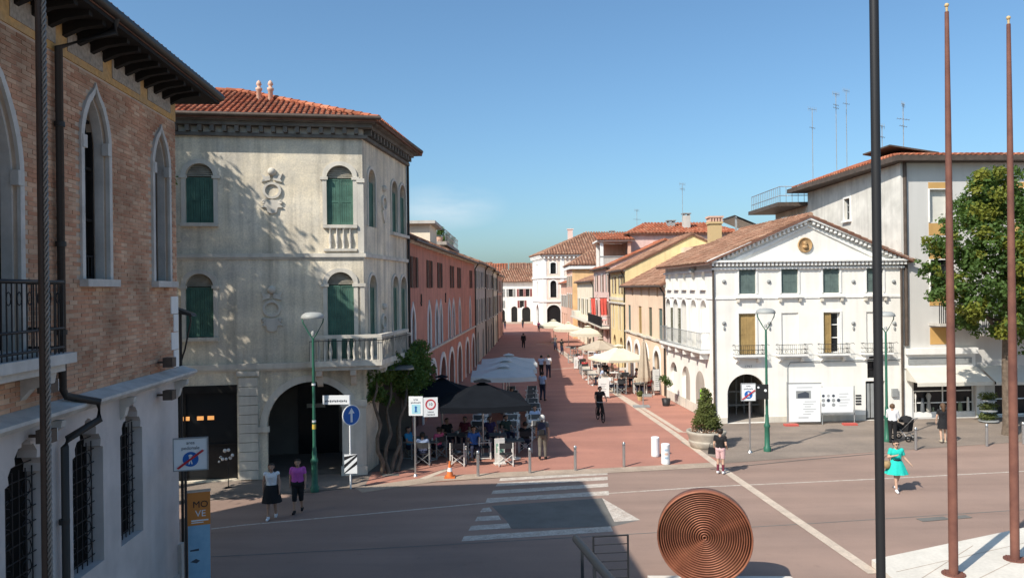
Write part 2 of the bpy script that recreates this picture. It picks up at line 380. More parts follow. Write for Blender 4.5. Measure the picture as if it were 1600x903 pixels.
M_LILAC = mat('pale_plaster', (.62,.56,.53), .88, var=.10, wear=.09, scale=.8, bump=.12, bscale=25, streak=.1)
M_MORTAR = mat('mortar', (.52,.41,.32), .95, var=.12, scale=3)
M_BRICK = tile_mat('brick_clay', (.47,.235,.145), (.62,.42,.29), (.54,.315,.205))
M_OCHRE = mat('ochre_frieze', (.60,.34,.11), .9, col2=(.46,.31,.17), scale=2.2, fine=.2, bscale=14)
M_FRESCO = mat('faded_fresco', (.42,.36,.29), .9, col2=(.30,.26,.23), scale=5, fine=.3, bscale=16)
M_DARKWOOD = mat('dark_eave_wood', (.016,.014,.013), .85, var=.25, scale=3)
M_PIPE = paint('dark_pipe', (.03,.027,.025), .5); M_GUT = mat('aged_gutter', (.10,.075,.06), .6, var=.2, scale=3)
M_REDB = mat('red_stucco', (.60,.265,.195), .9, wear=.12, col2=(.48,.215,.165), scale=.7, bump=.2, bscale=14, streak=.25)
M_WHITE = mat('white_stucco', (.84,.81,.75), .85, wear=.035, var=.04, scale=.9, bump=.08, bscale=14, streak=.11)
M_WTRIM = mat('white_trim', (.80,.79,.76), .8, var=.05, scale=2, streak=.1)
M_OLDW = mat('stained_white', (.78,.75,.69), .9, wear=.16, col2=(.56,.54,.49), scale=.7, bump=.12, bscale=12, streak=.22)
M_GREYW = mat('grey_stucco', (.58,.565,.54), .88, var=.04, scale=.6, streak=.06)
M_PEACH = mat('peach_stucco', (.80,.60,.44), .9, var=.07, scale=.8, streak=.15)
M_YEL = mat('yellow_stucco', (.80,.64,.34), .9, var=.09, scale=.8, streak=.15)
M_PINK = mat('pink_stucco', (.76,.54,.48), .9, var=.08, scale=.8, streak=.12)
M_PALEP = mat('pale_pink_stucco', (.80,.66,.56), .9, var=.08, scale=.7, streak=.12)
M_CRM2 = mat('warm_cream_stucco', (.82,.72,.57), .9, var=.08, scale=.7, streak=.15)
M_ORG = mat('orange_stucco', (.76,.50,.26), .9, var=.1, scale=.7, streak=.15)
M_SALM = mat('salmon_stucco', (.70,.44,.33), .9, var=.1, scale=.7, streak=.15)
M_GWH = mat('grey_white_stucco', (.52,.49,.45), .9, var=.09, scale=.7, streak=.2)
M_DARKST = mat('dark_stone', (.20,.185,.165), .9, col2=(.10,.095,.09), scale=1.6, streak=.2)  # dark mottled grey-brown tone for the cream palazzo cornice and modillions
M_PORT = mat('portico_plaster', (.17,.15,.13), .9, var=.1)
M_TAUPE = mat('taupe_stucco', (.42,.37,.32), .9, var=.1, scale=.7, streak=.2)
T_RED = tile_mat('tiles_red', (.35,.105,.055), (.46,.20,.12), (.42,.14,.075))
T_OLD = tile_mat('tiles_brown', (.26,.135,.085), (.40,.25,.17), (.33,.175,.115))
M_UNDER = mat('roof_under', (.20,.10,.07), .9, var=.2, scale=2)
M_OLIVE = mat('olive_shutter', (.15,.145,.10), .7, var=.15, scale=3); M_BROWNS = mat('brown_shutter', (.12,.07,.05), .7, var=.15, scale=3)
M_GREYS = mat('grey_shutter', (.30,.31,.31), .7, var=.12, scale=3); M_TANS = mat('tan_shutter', (.40,.27,.11), .7, var=.15, scale=2.5, streak=.2)
M_TEAL = mat('grey_teal_shutter', (.12,.165,.155), .7, var=.15, scale=3); M_REDS = mat('dull_red_shutter', (.25,.06,.06), .7, var=.15, scale=3)
M_IRON = paint('black_iron', (.018,.018,.02), .5); M_STEEL = mat('brushed_steel', (.52,.52,.52), .35, var=.06, scale=6, metal=.85)
M_BRASS = paint('chimney_yellow', (.52,.38,.20), .9)

# ------------------------------------------------------------------ ground, streets, paving
def sheet(name, pts, z, m, parent=None, kind='structure'):
    mb = MB(); mb.poly([(p[0], p[1], z) for p in pts]); o = build(mb, name, m, parent)
    if parent is None: tag(o, kind=kind)
    return o
def ribbon(pts, w):
    """outline of a band of width w (metres) along ground points"""
    P = [Vector((p[0], p[1])) for p in pts]; l = []; r = []
    for i, p in enumerate(P):
        d = (P[min(i+1,len(P)-1)]-P[max(i-1,0)]).normalized(); nn = Vector((-d.y, d.x))*w/2; l.append(p+nn); r.append(p-nn)
    return l+r[::-1]
sheet('ground', [(-700,-60),(700,-60),(700,1500),(-700,1500)], -.012, M_GROUND)
road = sheet('road', [(-60,6),(60,10),(60,40),(22,33),(8.4,29.7),(3,28.6),(-5,26.6),(-12,24.5),(-60,12)], 0, M_ASPH)
street = sheet('pedestrian_street', [(-5.0,26.7),(3,28.6),(8.4,29.8),(10.4,31.5),(9.9,40),(9.5,62),(9.4,130),(10,170),(-6,170),(-3,113),(-4.6,68),(-6.2,35),(-6.6,28.9)], .004, M_RED)
sheet('pavement_right', [gp(1128,724), gp(1380,705), gp(1600,690), (60,40), (60,50), (9.9,50), (9.9,37.6), (8.9,33.8)], .008, M_GREYP)
sheet('pavement_left', [(-60,12.2),(-12,24.6),(-5.2,26.65),(-5.4,30),(-7,40),(-60,40)], .008, M_GREYP)
sheet('end_piazza', [(-40,150),(60,150),(60,220),(-40,220)], .008, M_CREAMSTRIP)
def mark(name, px, w, m, z=.008, parent=street): return sheet(name, ribbon([gp(*p) for p in px], w), z, m, parent)
mark('stone_strip', [(1366,896),(1135,737),(1052,676),(963,616),(915,580),(868,544)], .30, M_STRIP, .012)
mark('stone_strip', [(1090,675.5),(1064,675),(1015,644),(969,617),(925,585),(880,549)], .26, M_STRIP, .0125)
mark('stone_strip', [(700,733),(660,748)], .25, M_STRIP, .0121)
mark('stone_strip', [(860,577.5),(880,576),(905,573.5)], .28, M_STRIP, .0123)
mark('stone_strip', [(838,538),(858,536.5),(880,535)], .35, M_STRIP, .0124)
mark('border_band', [(560,766),(680,748),(800,741),(950,735),(1120,726)], .75, M_CREAMSTRIP, .0118)
mark('border_band', [(1080,690),(1110,706),(1150,719)], 1.0, M_GREYP, .0114)
# markings on the carriageway
mark('centre_line', [(330,826),(380,820),(560,804),(850,777),(1110,760),(1370,748),(1600,736),(1760,729)], .09, M_LINE, .004, road)
mark('paving_joint', [(300,871),(600,856),(900,839),(1260,818),(1600,796),(1760,786)], .05, M_PATCH, .0042, road)
mark('paving_joint', [(1110,733),(1250,719),(1400,706)], .05, M_PATCH, .0145, road)
sheet('asphalt_patch', [gp(*p) for p in ((768,790),(940,778),(1000,812),(958,822),(800,826),(790,812))], .0035, M_PATCH, road)
sheet('pale_patch', [gp(*p) for p in ((941,778),(1000,812),(960,815))], .0046, M_LINE, road)
for (a, b, th) in (((781,749),(949,739),4.5), ((776,757),(949,747),5), ((769,769),(950,757.5),5.5), ((760,781.5),(951,770),6.5)):
    sheet('crossing_bar', [gp(a[0]-1.5,a[1]+th/2), gp(b[0]+.5,b[1]+th/2), gp(b[0],b[1]-th/2), gp(a[0]+1.5,a[1]-th/2)], .0055, M_LINE, road)
for (a, b, th) in (((752,797),(767,795.5),6), ((744,810.5),(781,808.5),7), ((734,825),(796,821),7.5), ((723,841.5),(956,826),8)):
    sheet('crossing_bar', [gp(a[0]-2,a[1]+th/2), gp(b[0]+2,b[1]+th/2), gp(b[0]-2,b[1]-th/2), gp(a[0]+2,a[1]-th/2)], .0055, M_LINE, road)
for p in ((1290,676,.5,.3), (1458,811,.9,.28), (1500,808,.6,.25), (470,760,.5,.4), (610,742,.6,.35)):
    g = gp(p[0], p[1]); mb = MB(); mb.cbox(0,0,0,p[2],p[3],.012)
    build(mb, 'manhole_cover', M_PATCH, street, TM(g.x, g.y, .013, .2))
# white stone platform with its flag poles
pl = [gp(1362,884), gp(1600,833), (24,22.8), (24,13), (8.2,13.2)]
plat = MB(); plat.prism(pl, -.02, .16); po = tag(build(plat, 'stone_platform', M_PLAT), kind='structure')
for a, b in (((1440,903),(1520,852)), ((1400,893),(1600,848)), ((1530,903),(1600,868))):
    g0, g1 = gp(*a, .16), gp(*b, .16); sheet('joint', ribbon([g0,g1], .02), .1625, M_CREAMSTRIP, po)
base = MB(); base.prism([(3.05,17.75),(3.5,14.6),(6.9,14.9),(6.3,17.6)], -.02, .15); tag(build(base, 'sculpture_plinth', M_PLAT), kind='structure')

# ------------------------------------------------------------------ brick palace on the left
BC = (-7.6, 17.4); BD = Vector((-.067, 1)).normalized()
BA = (BC[0]-BD.x*20, BC[1]-BD.y*20); BL = 20.0; BF = fm(BA, BC)
brk = root('brick_palace', 'brick palace with pointed stone windows and dark bracketed eave, at the left', 'building', (*BC, 0))
def bu(px, py=455): return fac(px, py, BA, BC)
w2u = (bu(122)[0]+bu(176)[0])/2; w3u = (bu(238)[0]+bu(266)[0])/2; w1u = bu(33)[0]-.95
up_ops = [(w2u, 7.06, .92, 3.36, 'ogee'), (w3u, 7.06, .80, 3.26, 'ogee'), (w1u, 6.0, 1.75, 4.4, 'ogee'), (w1u-3.4, 7.06, .92, 3.36, 'ogee')]
lw = [((bu(187,740)[0]+bu(224,740)[0])/2, 2.05, 1.0, 2.62, 'lobed'), ((bu(113,760)[0]+bu(162,760)[0])/2, 2.05, 1.08, 2.62, 'lobed')]
lw.append((2*lw[1][0]-lw[0][0]-.15, 2.05, 1.08, 2.62, 'lobed')); lw.append((lw[2][0]-2, 2.05, 1.08, 2.62, 'lobed'))
wall(brk, BA, BC, 4.86, lw, M_LILAC, .3)
mw = wall_mesh(MB(), BL, 11.25, up_ops, .34, 4.86); build(mw, 'wall', M_MORTAR, brk, BF)
# bricks, each one laid: the nearest as parts, the rest of the wall as one mass
allb = []
zc = 5.13; row = 0
while zc < 10.62:
    u = 6.2+(.13 if row % 2 else 0)
    while u < BL-.02:
        u1 = min(u+.25, BL-.005); c = (u+u1)/2; ok = True
        for o in up_ops:
            hw = o[2]/2+.02; top = o[1]+o[3]
            if zc+.06 > o[1] and zc < top:
                hs = o[1]+o[3]-o[2]*1.08
                ww = hw if zc < hs else hw*max(0,(1-((zc-hs)/(top-hs))**1.9))
                if u1 > o[0]-ww and u < o[0]+ww: ok = False
        if zc > 5.13 and BL-u < .42 and zc < 6.75 and int((zc-5.13)/.4) % 2 == 0: ok = ok
        if ok: allb.append((u, u1, zc))
        u = u1+.011
        if u1 >= BL-.01: break
    zc += .0715; row += 1
allb.sort(key=lambda b: -((b[0]-11.0) > 0)*1.0/((b[0]-20+17.4)**2+(b[2]-6.8)**2))
bm_ = MB().box(0,.25,-.012,.03,0,.06).mesh('brick', M_BRICK)
rest = MB()
for i, (u0, u1, z) in enumerate(allb):
    pr = random.uniform(-.004,.005)
    if i < 300 and u1-u0 > .2: link('brick', bm_, brk, BF @ Matrix.Translation((u0, pr, z)) @ Matrix.Diagonal(((u1-u0)/.25,1,1,1)))
    else: rest.box(u0, u1, -.012+pr, .03, z, z+.06)
tag(build(rest, 'brickwork', M_BRICK, brk, BF), kind='stuff')
# frieze
fz = MB(); fz.box(0, BL-.004, -.025, .05, 10.67, 11.24); fr = build(fz, 'frieze', M_OCHRE, brk, BF)
pm = MB().box(-.62,.62,-.04,.0,10.79,11.14).mesh('painted_panel', M_FRESCO)
for i in range(12): link('painted_panel', pm, fr, BF @ Matrix.Translation((BL-.95-i*1.62, 0, 0)))
# eave with brackets, gutter and hipped roof
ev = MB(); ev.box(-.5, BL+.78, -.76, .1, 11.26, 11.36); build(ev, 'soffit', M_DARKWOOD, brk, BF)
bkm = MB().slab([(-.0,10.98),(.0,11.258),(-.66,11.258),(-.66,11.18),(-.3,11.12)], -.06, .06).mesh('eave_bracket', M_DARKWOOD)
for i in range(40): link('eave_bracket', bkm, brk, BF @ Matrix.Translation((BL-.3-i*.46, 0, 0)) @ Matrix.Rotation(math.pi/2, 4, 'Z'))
g = MB(); g.tube([(-.5,-.8,11.42),(BL+.82,-.8,11.42)], .085, 8); g.tube([(BL+.8,-.8,11.42),(BL+.8,8,11.42)], .085, 8); build(g, 'gutter', M_PIPE, brk, BF)
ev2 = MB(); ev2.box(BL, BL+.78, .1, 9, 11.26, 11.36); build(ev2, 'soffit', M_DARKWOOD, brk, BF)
def bw(u, y, z): return BF @ Vector((u, y, z))
roof_plane(brk, [bw(-.5,-.78,11.42), bw(BL+.78,-.78,11.42), bw(BL-4.5,4.6,13.4), bw(-.5,4.6,13.4)], T_OLD, M_UNDER)
roof_plane(brk, [bw(BL+.78,-.78,11.42), bw(BL+.78,10,11.42), bw(BL-4.5,4.6,13.4)], T_OLD, M_UNDER, s=.3)
Ba = BF @ Vector((BL,0,0)); Bb = BF @ Vector((BL,9.2,0)); wall(brk, (Ba.x,Ba.y), (Bb.x,Bb.y), 11.25, [], M_LILAC)
Bc = BF @ Vector((0,9.2,0)); wall(brk, (Bb.x,Bb.y), (Bc.x,Bc.y), 11.25, [], M_LILAC)
# ledge
lg = MB(); lg.add([(0,0,4.86),(0,-.26,4.9),(0,-.34,4.98),(0,-.34,5.03),(0,0,5.13),(BL+.3,0,4.86),(BL+.3,-.26,4.9),(BL+.3,-.34,4.98),(BL+.3,-.34,5.03),(BL+.3,0,5.13)],
    [(0,1,6,5),(1,2,7,6),(2,3,8,7),(3,4,9,8),(4,3,2,1,0),(5,6,7,8,9)])
led = build(lg, 'string_course', M_STONE, brk, BF)
cm = MB().slab([(0,4.42),(0,4.855),(-.27,4.855),(-.25,4.75),(-.12,4.66),(-.08,4.5)], -.07, .07).mesh('corbel', M_STONE)
for uu in (BL-.12, bu(180)[0]+.2, bu(70)[0], bu(20)[0]-1): link('corbel', cm, led, BF @ Matrix.Translation((uu, 0, 0)) @ Matrix.Rotation(math.pi/2, 4, 'Z'))
for i in range(4):      # quoins
    q = MB(); w_ = .40 if i % 2 else .26; q.box(BL-w_, BL+.012, -.03, .1, 5.14+i*.4, 5.14+i*.4+.385); build(q, 'quoin', M_WTRIM, brk, BF)
# windows
M_DGL = MATS['glass_dark']
for i, o in enumerate(up_ops):
    wnd = window(brk, BF, *o[:4], 'ogee', d=.34, trim=M_STONE, trimw=.11, sill=M_STONE, mull=M_DARKWOOD, glass=MATS['dark_void'])
    M = BF @ Matrix.Translation((o[0], 0, o[1])); hs = o[3]-o[2]*1.08
    # stone lining of the reveal, capitals
    for s_ in (-1, 1):
        rv = MB(); rv.box(s_*o[2]/2-.075, s_*o[2]/2+.075, -.065, .05, hs-.12, hs+.10); build(rv, 'capital', M_STONE, wnd, M)
    jm = MB(); P = outline(o[2], o[3], 'ogee'); jm.band([(x*.955, z*.988) for x, z in P], P, .055, .21); build(jm, 'stone_lining', M_STONE, wnd, M)
    if i < 2:
        gr = MB(); gr.tube([(-o[2]/2+.05,.25,.42),(o[2]/2-.05,.25,.42)], .022, 6)
        for k in range(7): gr.tube([(-o[2]/2+.08+k*(o[2]-.16)/6,.25,.02),(-o[2]/2+.08+k*(o[2]-.16)/6,.25,.42)], .012, 5)
        build(gr, 'grille', M_IRON, wnd, M)
for o in lw:
    wnd = window(brk, BF, *o[:4], 'lobed', d=.3, glass=MATS['dark_void']); M = BF @ Matrix.Translation((o[0], 0, o[1])); gr = MB()
    for k in range(6): gr.tube([(-o[2]/2+.1+k*(o[2]-.2)/5,.16,0),(-o[2]/2+.1+k*(o[2]-.2)/5,.16,o[3]-.62*o[2]+.2)], .011, 5)
    for k in range(10): gr.tube([(-o[2]/2,.16,.12+k*.235),(o[2]/2,.16,.12+k*.235)], .010, 5)
    for k in range(6):
        for c_ in range(2): gr.tube([(.26*(2*c_-1)+.13*math.cos(t*math.pi/4), .15, .35+k*.3+.13*math.sin(t*math.pi/4)) for t in range(9)], .009, 4)
    build(gr, 'grille', M_IRON, wnd, M)
# balcony of the nearest tall window
bal = MB(); bal.box(w1u-1.5, w1u+1.28, -.62, 0, 5.78, 5.93); bal.box(w1u-1.4, w1u+1.18, -.5, 0, 5.66, 5.78)
bo = build(bal, 'balcony', M_STONE, brk, BF)
bm2 = MB().slab([(0,5.25),(0,5.655),(-.45,5.655),(-.42,5.5),(-.15,5.42)], -.08, .08).mesh('corbel', M_STONE)
for du in (-1.1, .95): link('corbel', bm2, bo, BF @ Matrix.Translation((w1u+du,0,0)) @ Matrix.Rotation(math.pi/2,4,'Z'))
rl = MB(); e0, e1 = w1u-1.4, w1u+1.08
for z in (6.02, 6.3, 6.98): rl.tube([(e0,0,z),(e0,-.52,z),(e1,-.52,z),(e1,0,z)], .022 if z < 6.9 else .035, 6)
for k in range(22): rl.tube([(e0+(e1-e0)*k/21,-.52,5.93),(e0+(e1-e0)*k/21,-.52,6.97)], .011, 5)
for k in range(5): rl.tube([(e1,-.52*k/5,5.93),(e1,-.52*k/5,6.97)], .011, 5)
for k in range(10): rl.tube([(e0+.1+(e1-e0)*k/10+.055*math.cos(t*math.pi/4),-.53,6.75+.09*math.sin(t*math.pi/4)) for t in range(9)], .009, 4)
build(rl, 'railing', M_IRON, bo, BF)
# downpipe
pu = bu(86)[0]; dp = MB(); dp.tube([(pu+.5,-.78,11.36),(pu+.5,-.74,11.15),(pu,-.1,10.72),(pu,-.1,5.3),(pu+.06,-.12,5.18),(pu+.42,-.46,5.03),(pu+.44,-.46,4.74),(pu+.05,-.14,4.5),(pu,-.12,4.38),(pu,-.12,0)], .062, 8)
for z in (9.5, 7.6, 6.2, 3.2, 1.6): dp.lathe([(.08,z-.04),(.08,z+.04)], 10, (pu,-.1,0))
build(dp, 'downpipe', M_PIPE, brk, BF)
pb = MB(); pb.box(BL-.12, BL+.05, -.08, .2, 0, 1.15); pb.box(0, BL+.02, -.04, .03, 0, .5); build(pb, 'plinth', M_STONE, brk, BF)

# ------------------------------------------------------------------ cream corner palazzo
CR = (-5.5, 28.5); CD = Vector((5.8, 1)).normalized(); CL = 13.0; CAp = (CR[0]-CD.x*CL, CR[1]-CD.y*CL); CF = fm(CAp, CR)
CS = (-4.73, 34.85); SF = fm(CR, CS); SL = LEN(CR, CS)
crm = root('cream_palazzo', 'weathered cream corner palazzo with green shutters, stone balcony and red tiled roof', 'building', (*CR, 0))
def cu(px, py=455): return fac(px, py, CAp, CR)
def su(px, py=455): return fac(px, py, CR, CS)
uW1 = (cu(512,310)[0]+cu(550,310)[0])/2; uW4 = (cu(513,480)[0]+cu(552,480)[0])/2; uW2 = (cu(290,310)[0]+cu(334,310)[0])/2; uW5 = (cu(290,480)[0]+cu(334,480)[0])/2
CW = .95
aL, aR = cu(418,680)[0], cu(556,680)[0]; aU = (aL+aR)/2; aW = aR-aL
fops = [(uW1, 9.25, CW, 2.18, 'round'), (uW2, 9.3, CW, 2.13, 'round'), (uW2-1.55, 9.3, CW, 2.13, 'round'), (uW4, 4.3, CW, 3.2, 'round'), (uW5, 5.2, CW, 2.28, 'round'), (uW5-1.55, 5.2, CW, 2.28, 'round'),
        (uW2-5.2, 9.3, CW, 2.13, 'round'), (uW5-5.2, 5.2, CW, 2.28, 'round'), (aU, 0, aW, 3.5, 'round')]
shL, shR = cu(276,680)[0]-1.2, cu(371,680)[0]; fops.append(((shL+shR)/2, .05, shR-shL, 3.42))
wall(crm, CAp, CR, 12.5, fops, M_CREAM, .24)
sops = []
for p0, p1 in ((574.5,586), (611,620.5), (623.5,633)):
    a, b = su(p0,330)[0], su(p1,330)[0]; sops.append(((a+b)/2, 9.25, b-a, 2.2, 'round')); sops.append(((a+b)/2, 4.9, b-a, 2.5, 'round'))
sops.append((3.4, 0, 3.6, 3.4, 'round'))
wall(crm, CR, CS, 12.5, sops, M_CREAM, .24)
bk1 = CF @ Vector((0,14,0)); bk2 = (CS[0]-.12*0-9.5, CS[1]+1.2)
wall(crm, CS, bk2, 12.5, [], M_CREAM); wall(crm, (bk1.x,bk1.y), CAp, 12.5, [], M_CREAM); wall(crm, bk2, (bk1.x,bk1.y), 12.5, [], M_CREAM)
for i, o in enumerate(fops[:8]):
    nw = window(crm, CF, *o, d=.24, trim=M_CREAMST, trimw=.15, sill=None if i in (0,3) else M_CREAMST, shut='closed', shutm=M_GREEN, glass=mat('lunette_wood', (.36,.33,.27), .85, var=.2, scale=3))
    M = CF @ Matrix.Translation((o[0],0,o[1])); hs = o[3]-o[2]/2
    im = MB()
    for s_ in (-1, 1): im.box(s_*(o[2]/2+.09)-.14, s_*(o[2]/2+.09)+.14, -.085, .02, hs-.06, hs+.05)
    build(im, 'impost', M_CREAMST, nw, M)
    lv = MB()
    for k in range(6): lv.box(-math.sqrt(max(0,.22-(.075*k)**2)), math.sqrt(max(0,.22-(.075*k)**2)), .12, .2, hs+.03+.075*k, hs+.085+.075*k)
    build(lv, 'lunette_slats', MATS['lunette_wood'], nw, M)
for i, o in enumerate(sops[:6]):
    window(crm, SF, *o, d=.24, trim=M_CREAMST, trimw=.10, sill=M_CREAMST if i > 1 else None, shut='closed', shutm=M_GREEN)
# shopfront, dark, with lit lamps far inside
shp = MB(); shp.box(shL, shR, .245, .30, .05, 3.47); so_ = build(shp, 'shop_window', MATS['glass_dark'], crm, CF)
sf = MB()
for uu in (shL+.03, (shL+shR)/2-.2, shR-.04): sf.box(uu-.035, uu+.035, .18, .25, .05, 3.44)
sf.box(shL+.05, shR-.05, .18, .25, 1.28, 1.33); sf.box(shL, shR, -.03, .24, 3.2, 3.46); build(sf, 'shop_frame', M_DARKWOOD, so_, CF)
lmp = paint('warm_lamp', (.9,.45,.15), .5, emit=((1,.42,.12), .55))
for dx_ in (-1.55, -.95, -.5):
    b_ = MB(); b_.cbox(shR-.55+dx_*.8, .21, 2.28, .22, .03, .14); build(b_, 'lamp_glow', lmp, so_, CF)
# portico behind the arch: dark passage with floor, back wall and a doorway
pas = MB(); Wp = aW/2+2.2
pas.quad((aU-Wp,.26,0.02),(aU+Wp,.26,0.02),(aU+Wp,4.2,.02),(aU-Wp,4.2,.02)); pas.quad((aU-Wp,4.2,0),(aU+Wp,4.2,0),(aU+Wp,4.2,3.8),(aU-Wp,4.2,3.8))
pas.quad((aU-Wp,.26,3.8),(aU+Wp,.26,3.8),(aU+Wp,4.2,3.8),(aU-Wp,4.2,3.8)); pas.quad((aU-Wp,.26,0),(aU-Wp,4.2,0),(aU-Wp,4.2,3.8),(aU-Wp,.26,3.8))
build(pas, 'portico', M_PORT, crm, CF)
dr = MB(); dr.box(aU-.9, aU+.75, 4.08, 4.19, .03, 2.9); build(dr, 'portico_door', MATS['glass_dark'], crm, CF)
ds = MB(); ds.box(aU-.55, aU+.2, 4.03, 4.075, 1.95, 2.12); build(ds, 'door_plaque', M_CREAMST, crm, CF)
# arch ring, pilasters, string courses
ring = MB(); P = outline(aW, 3.5, 'round', 16); ring.band(P[1:-1], [(x*(aW+.5)/aW, z if z < 2 else z+(.25*(z-(3.5-aW/2))/(aW/2))) for x, z in P][1:-1], -.06, .02); ring.M = None
build(ring, 'arch_moulding', M_CREAMST, crm, CF @ Matrix.Translation((aU,0,0)))
for s_ in (-1,1): ipm = MB(); ipm.box(aU+s_*(aW/2+.12)-.2, aU+s_*(aW/2+.12)+.2, -.09, .02, 3.5-aW/2-.2, 3.5-aW/2); build(ipm, 'arch_impost', M_CREAMST, crm, CF)
pL, pR = cu(374,680)[0], cu(404,680)[0]
for k in range(11):
    q = MB(); q.box(pL, pR, -.09, .01, .05+k*.335, .05+k*.335+.315); build(q, 'pilaster_block', M_CREAMST, crm, CF)
pc = MB(); pc.box(pL-.06, pR+.06, -.14, .01, 3.78, 3.95); build(pc, 'pilaster_cap', M_CREAMST, crm, CF)
q1 = cu(533,690)[0]; qs = MB(); qs.box(q1, CL+.06, -.16, .02, .02, .35); qs.box(q1+.05, CL+.03, -.1, .02, .352, 2.55); qs.box(q1, CL+.07, -.18, .02, 2.552, 2.78); qs.box(q1+.2, CL-.12, -.13, -.09, .6, 2.3)
build(qs, 'corner_pier', M_CREAMST, crm, CF)
for z, h_, o_ in ((8.05,.14,.09), (4.02,.20,.14)):
    sc = MB(); sc.box(0, CL+o_, -o_, .0, z, z+h_); sc.box(0, CL+o_*.5, -o_*.5, .0, z-.07, z-.002); build(sc, 'string_course', M_CREAMST, crm, CF)
    sc = MB(); sc.box(0.003, SL, -o_, .0, z, z+h_); build(sc, 'string_course', M_CREAMST, crm, SF)
# cornice
for F_, Ln, m0 in ((CF, CL, 0), (SF, SL, 1)):
    a0 = 0 if m0 == 0 else .004
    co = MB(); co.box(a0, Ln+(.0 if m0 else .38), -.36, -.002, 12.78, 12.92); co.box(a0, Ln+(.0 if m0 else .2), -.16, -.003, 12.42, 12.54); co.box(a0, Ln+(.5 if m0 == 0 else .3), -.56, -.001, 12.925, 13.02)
    c_ = build(co, 'cornice', M_DARKST, crm, F_)
    md = WC.setdefault('modil', MB().box(-.07,.07,-.31,-.004,12.56,12.775).mesh('modillion', M_DARKST))
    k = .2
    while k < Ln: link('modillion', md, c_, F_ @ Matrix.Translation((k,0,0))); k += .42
    fz = MB(); fz.box(a0, Ln, -.02, .1, 12.5, 12.95); build(fz, 'cornice_back', M_CREAMST, crm, F_)
    gt = MB(); gt.tube([(a0-.3*m0,-.68,13.08),(Ln+(.68 if not m0 else .2),-.68,13.08)], .075, 8); build(gt, 'gutter', M_GUT, crm, F_)
def cw(u, y, z): return CF @ Vector((u, y, z))
e1_ = cw(CL+.62,-.62,13.04); e0_ = cw(-.3,-.62,13.04); SFo = SF @ Vector((SL+.5,-.62,13.04)); ap = cw(CL-5.2,4.6,15.2); ap0 = cw(-.3,4.6,15.2); apb = cw(CL-5.2,9.5,15.2)
bkc = cw(-.3,9.8,13.04)
roof_plane(crm, [e0_, e1_, ap, ap0], T_RED, M_UNDER)
roof_plane(crm, [e1_, SFo, ap], T_RED, M_UNDER)
bx2 = Vector((bk2[0],bk2[1]+.4,13.04)); roof_plane(crm, [SFo, bx2, ap0, ap], T_RED, M_UNDER, s=.3)
ridge(crm, e1_, ap, T_RED); ridge(crm, ap0, ap, T_RED); ridge(crm, SFo, ap, T_RED)
for px in (405, 423):
    p = wp(px, 175, 30.6); ch = MB(); ch.lathe([(.12,-.6),(.095,.55),(.13,.58),(.13,.66),(.07,.68),(.07,.76),(.11,.80),(.08,.9),(.02,.97)], 12); build(ch, 'chimney_pot', M_SALM, crm, TM(p.x,p.y,p.z+.28))
# niche balustrade of the upper corner window, carved reliefs
bprof = [(.055,0),(.055,.04),(.035,.06),(.065,.2),(.07,.28),(.03,.48),(.028,.56),(.05,.6),(.055,.64)]
bme = MB().lathe(bprof, 10).mesh('baluster', M_CREAMST)
nb = MB(); nb.box(uW1-.62, uW1+.62, -.12, .02, 9.12, 9.24); nb.box(uW1-.6, uW1+.6, -.1, .02, 8.27, 8.36); nbo = build(nb, 'niche_balustrade', M_CREAMST, crm, CF)
for k in range(4):
    link('baluster', bme, nbo, CF @ Matrix.Translation((uW1-.36+k*.24, -.05, 8.36)) @ Matrix.Diagonal((1,1,1.2,1)))
pp = MB(); pp.box(uW1+.63, CL+.03, -.05, .0, 8.2, 10.8); pp.box(uW1+.6, CL+.07, -.09, .0, 10.803, 10.95); pp.box(uW1+.7, CL+.03, -.06, .0, 4.3, 6.95); pp.box(uW1+.66, CL+.07, -.09, .0, 6.953, 7.08); build(pp, 'corner_pilaster', M_CREAMST, crm, CF)
for py0 in (298, 482):
    u0, z0 = cu(425, py0); rlf = MB(); rlf.M = Matrix.Translation((u0,0,z0))
    rlf.ball((0,-.05,.68), .15, 10); rlf.band([(.24*math.cos(t*math.pi/8), .22*math.sin(t*math.pi/8)) for t in range(16)], [(.33*math.cos(t*math.pi/8), .31*math.sin(t*math.pi/8)) for t in range(16)], -.08, 0, True)
    for s_ in (-1,1):
        rlf.slab([(s_*x_, z_) for x_, z_ in ((.05,.38),(.36,.3),(.3,.42),(.38,.62),(.2,.5),(.06,.56))][::s_], -.07, 0)
        rlf.slab([(s_*x_, z_) for x_, z_ in ((0,-.34),(.34,-.36),(.28,-.5),(.38,-.62),(.2,-.62),(.16,-.8),(0,-.84))][::s_], -.07, 0)
        rlf.tube([(s_*(.3+.06*math.cos(t)), -.06, -.42+.06*math.sin(t)) for t in [i*.8 for i in range(8)]], .025, 5)
    build(rlf, 'carved_relief', M_CREAMST, crm, CF)
    rs = MB(); us, zs_ = su(599, py0+20); rs.M = Matrix.Translation((us,0,zs_))
    rs.ball((0,-.05,.6), .13, 8); rs.band([(.24*math.cos(t*math.pi/8), .22*math.sin(t*math.pi/8)) for t in range(16)], [(.33*math.cos(t*math.pi/8), .31*math.sin(t*math.pi/8)) for t in range(16)], -.08, 0, True); rs.slab([(-.3,-.3),(.3,-.3),(.2,-.55),(0,-.8),(-.2,-.55)], -.07, 0)
    build(rs, 'carved_relief', M_CREAMST, crm, SF)
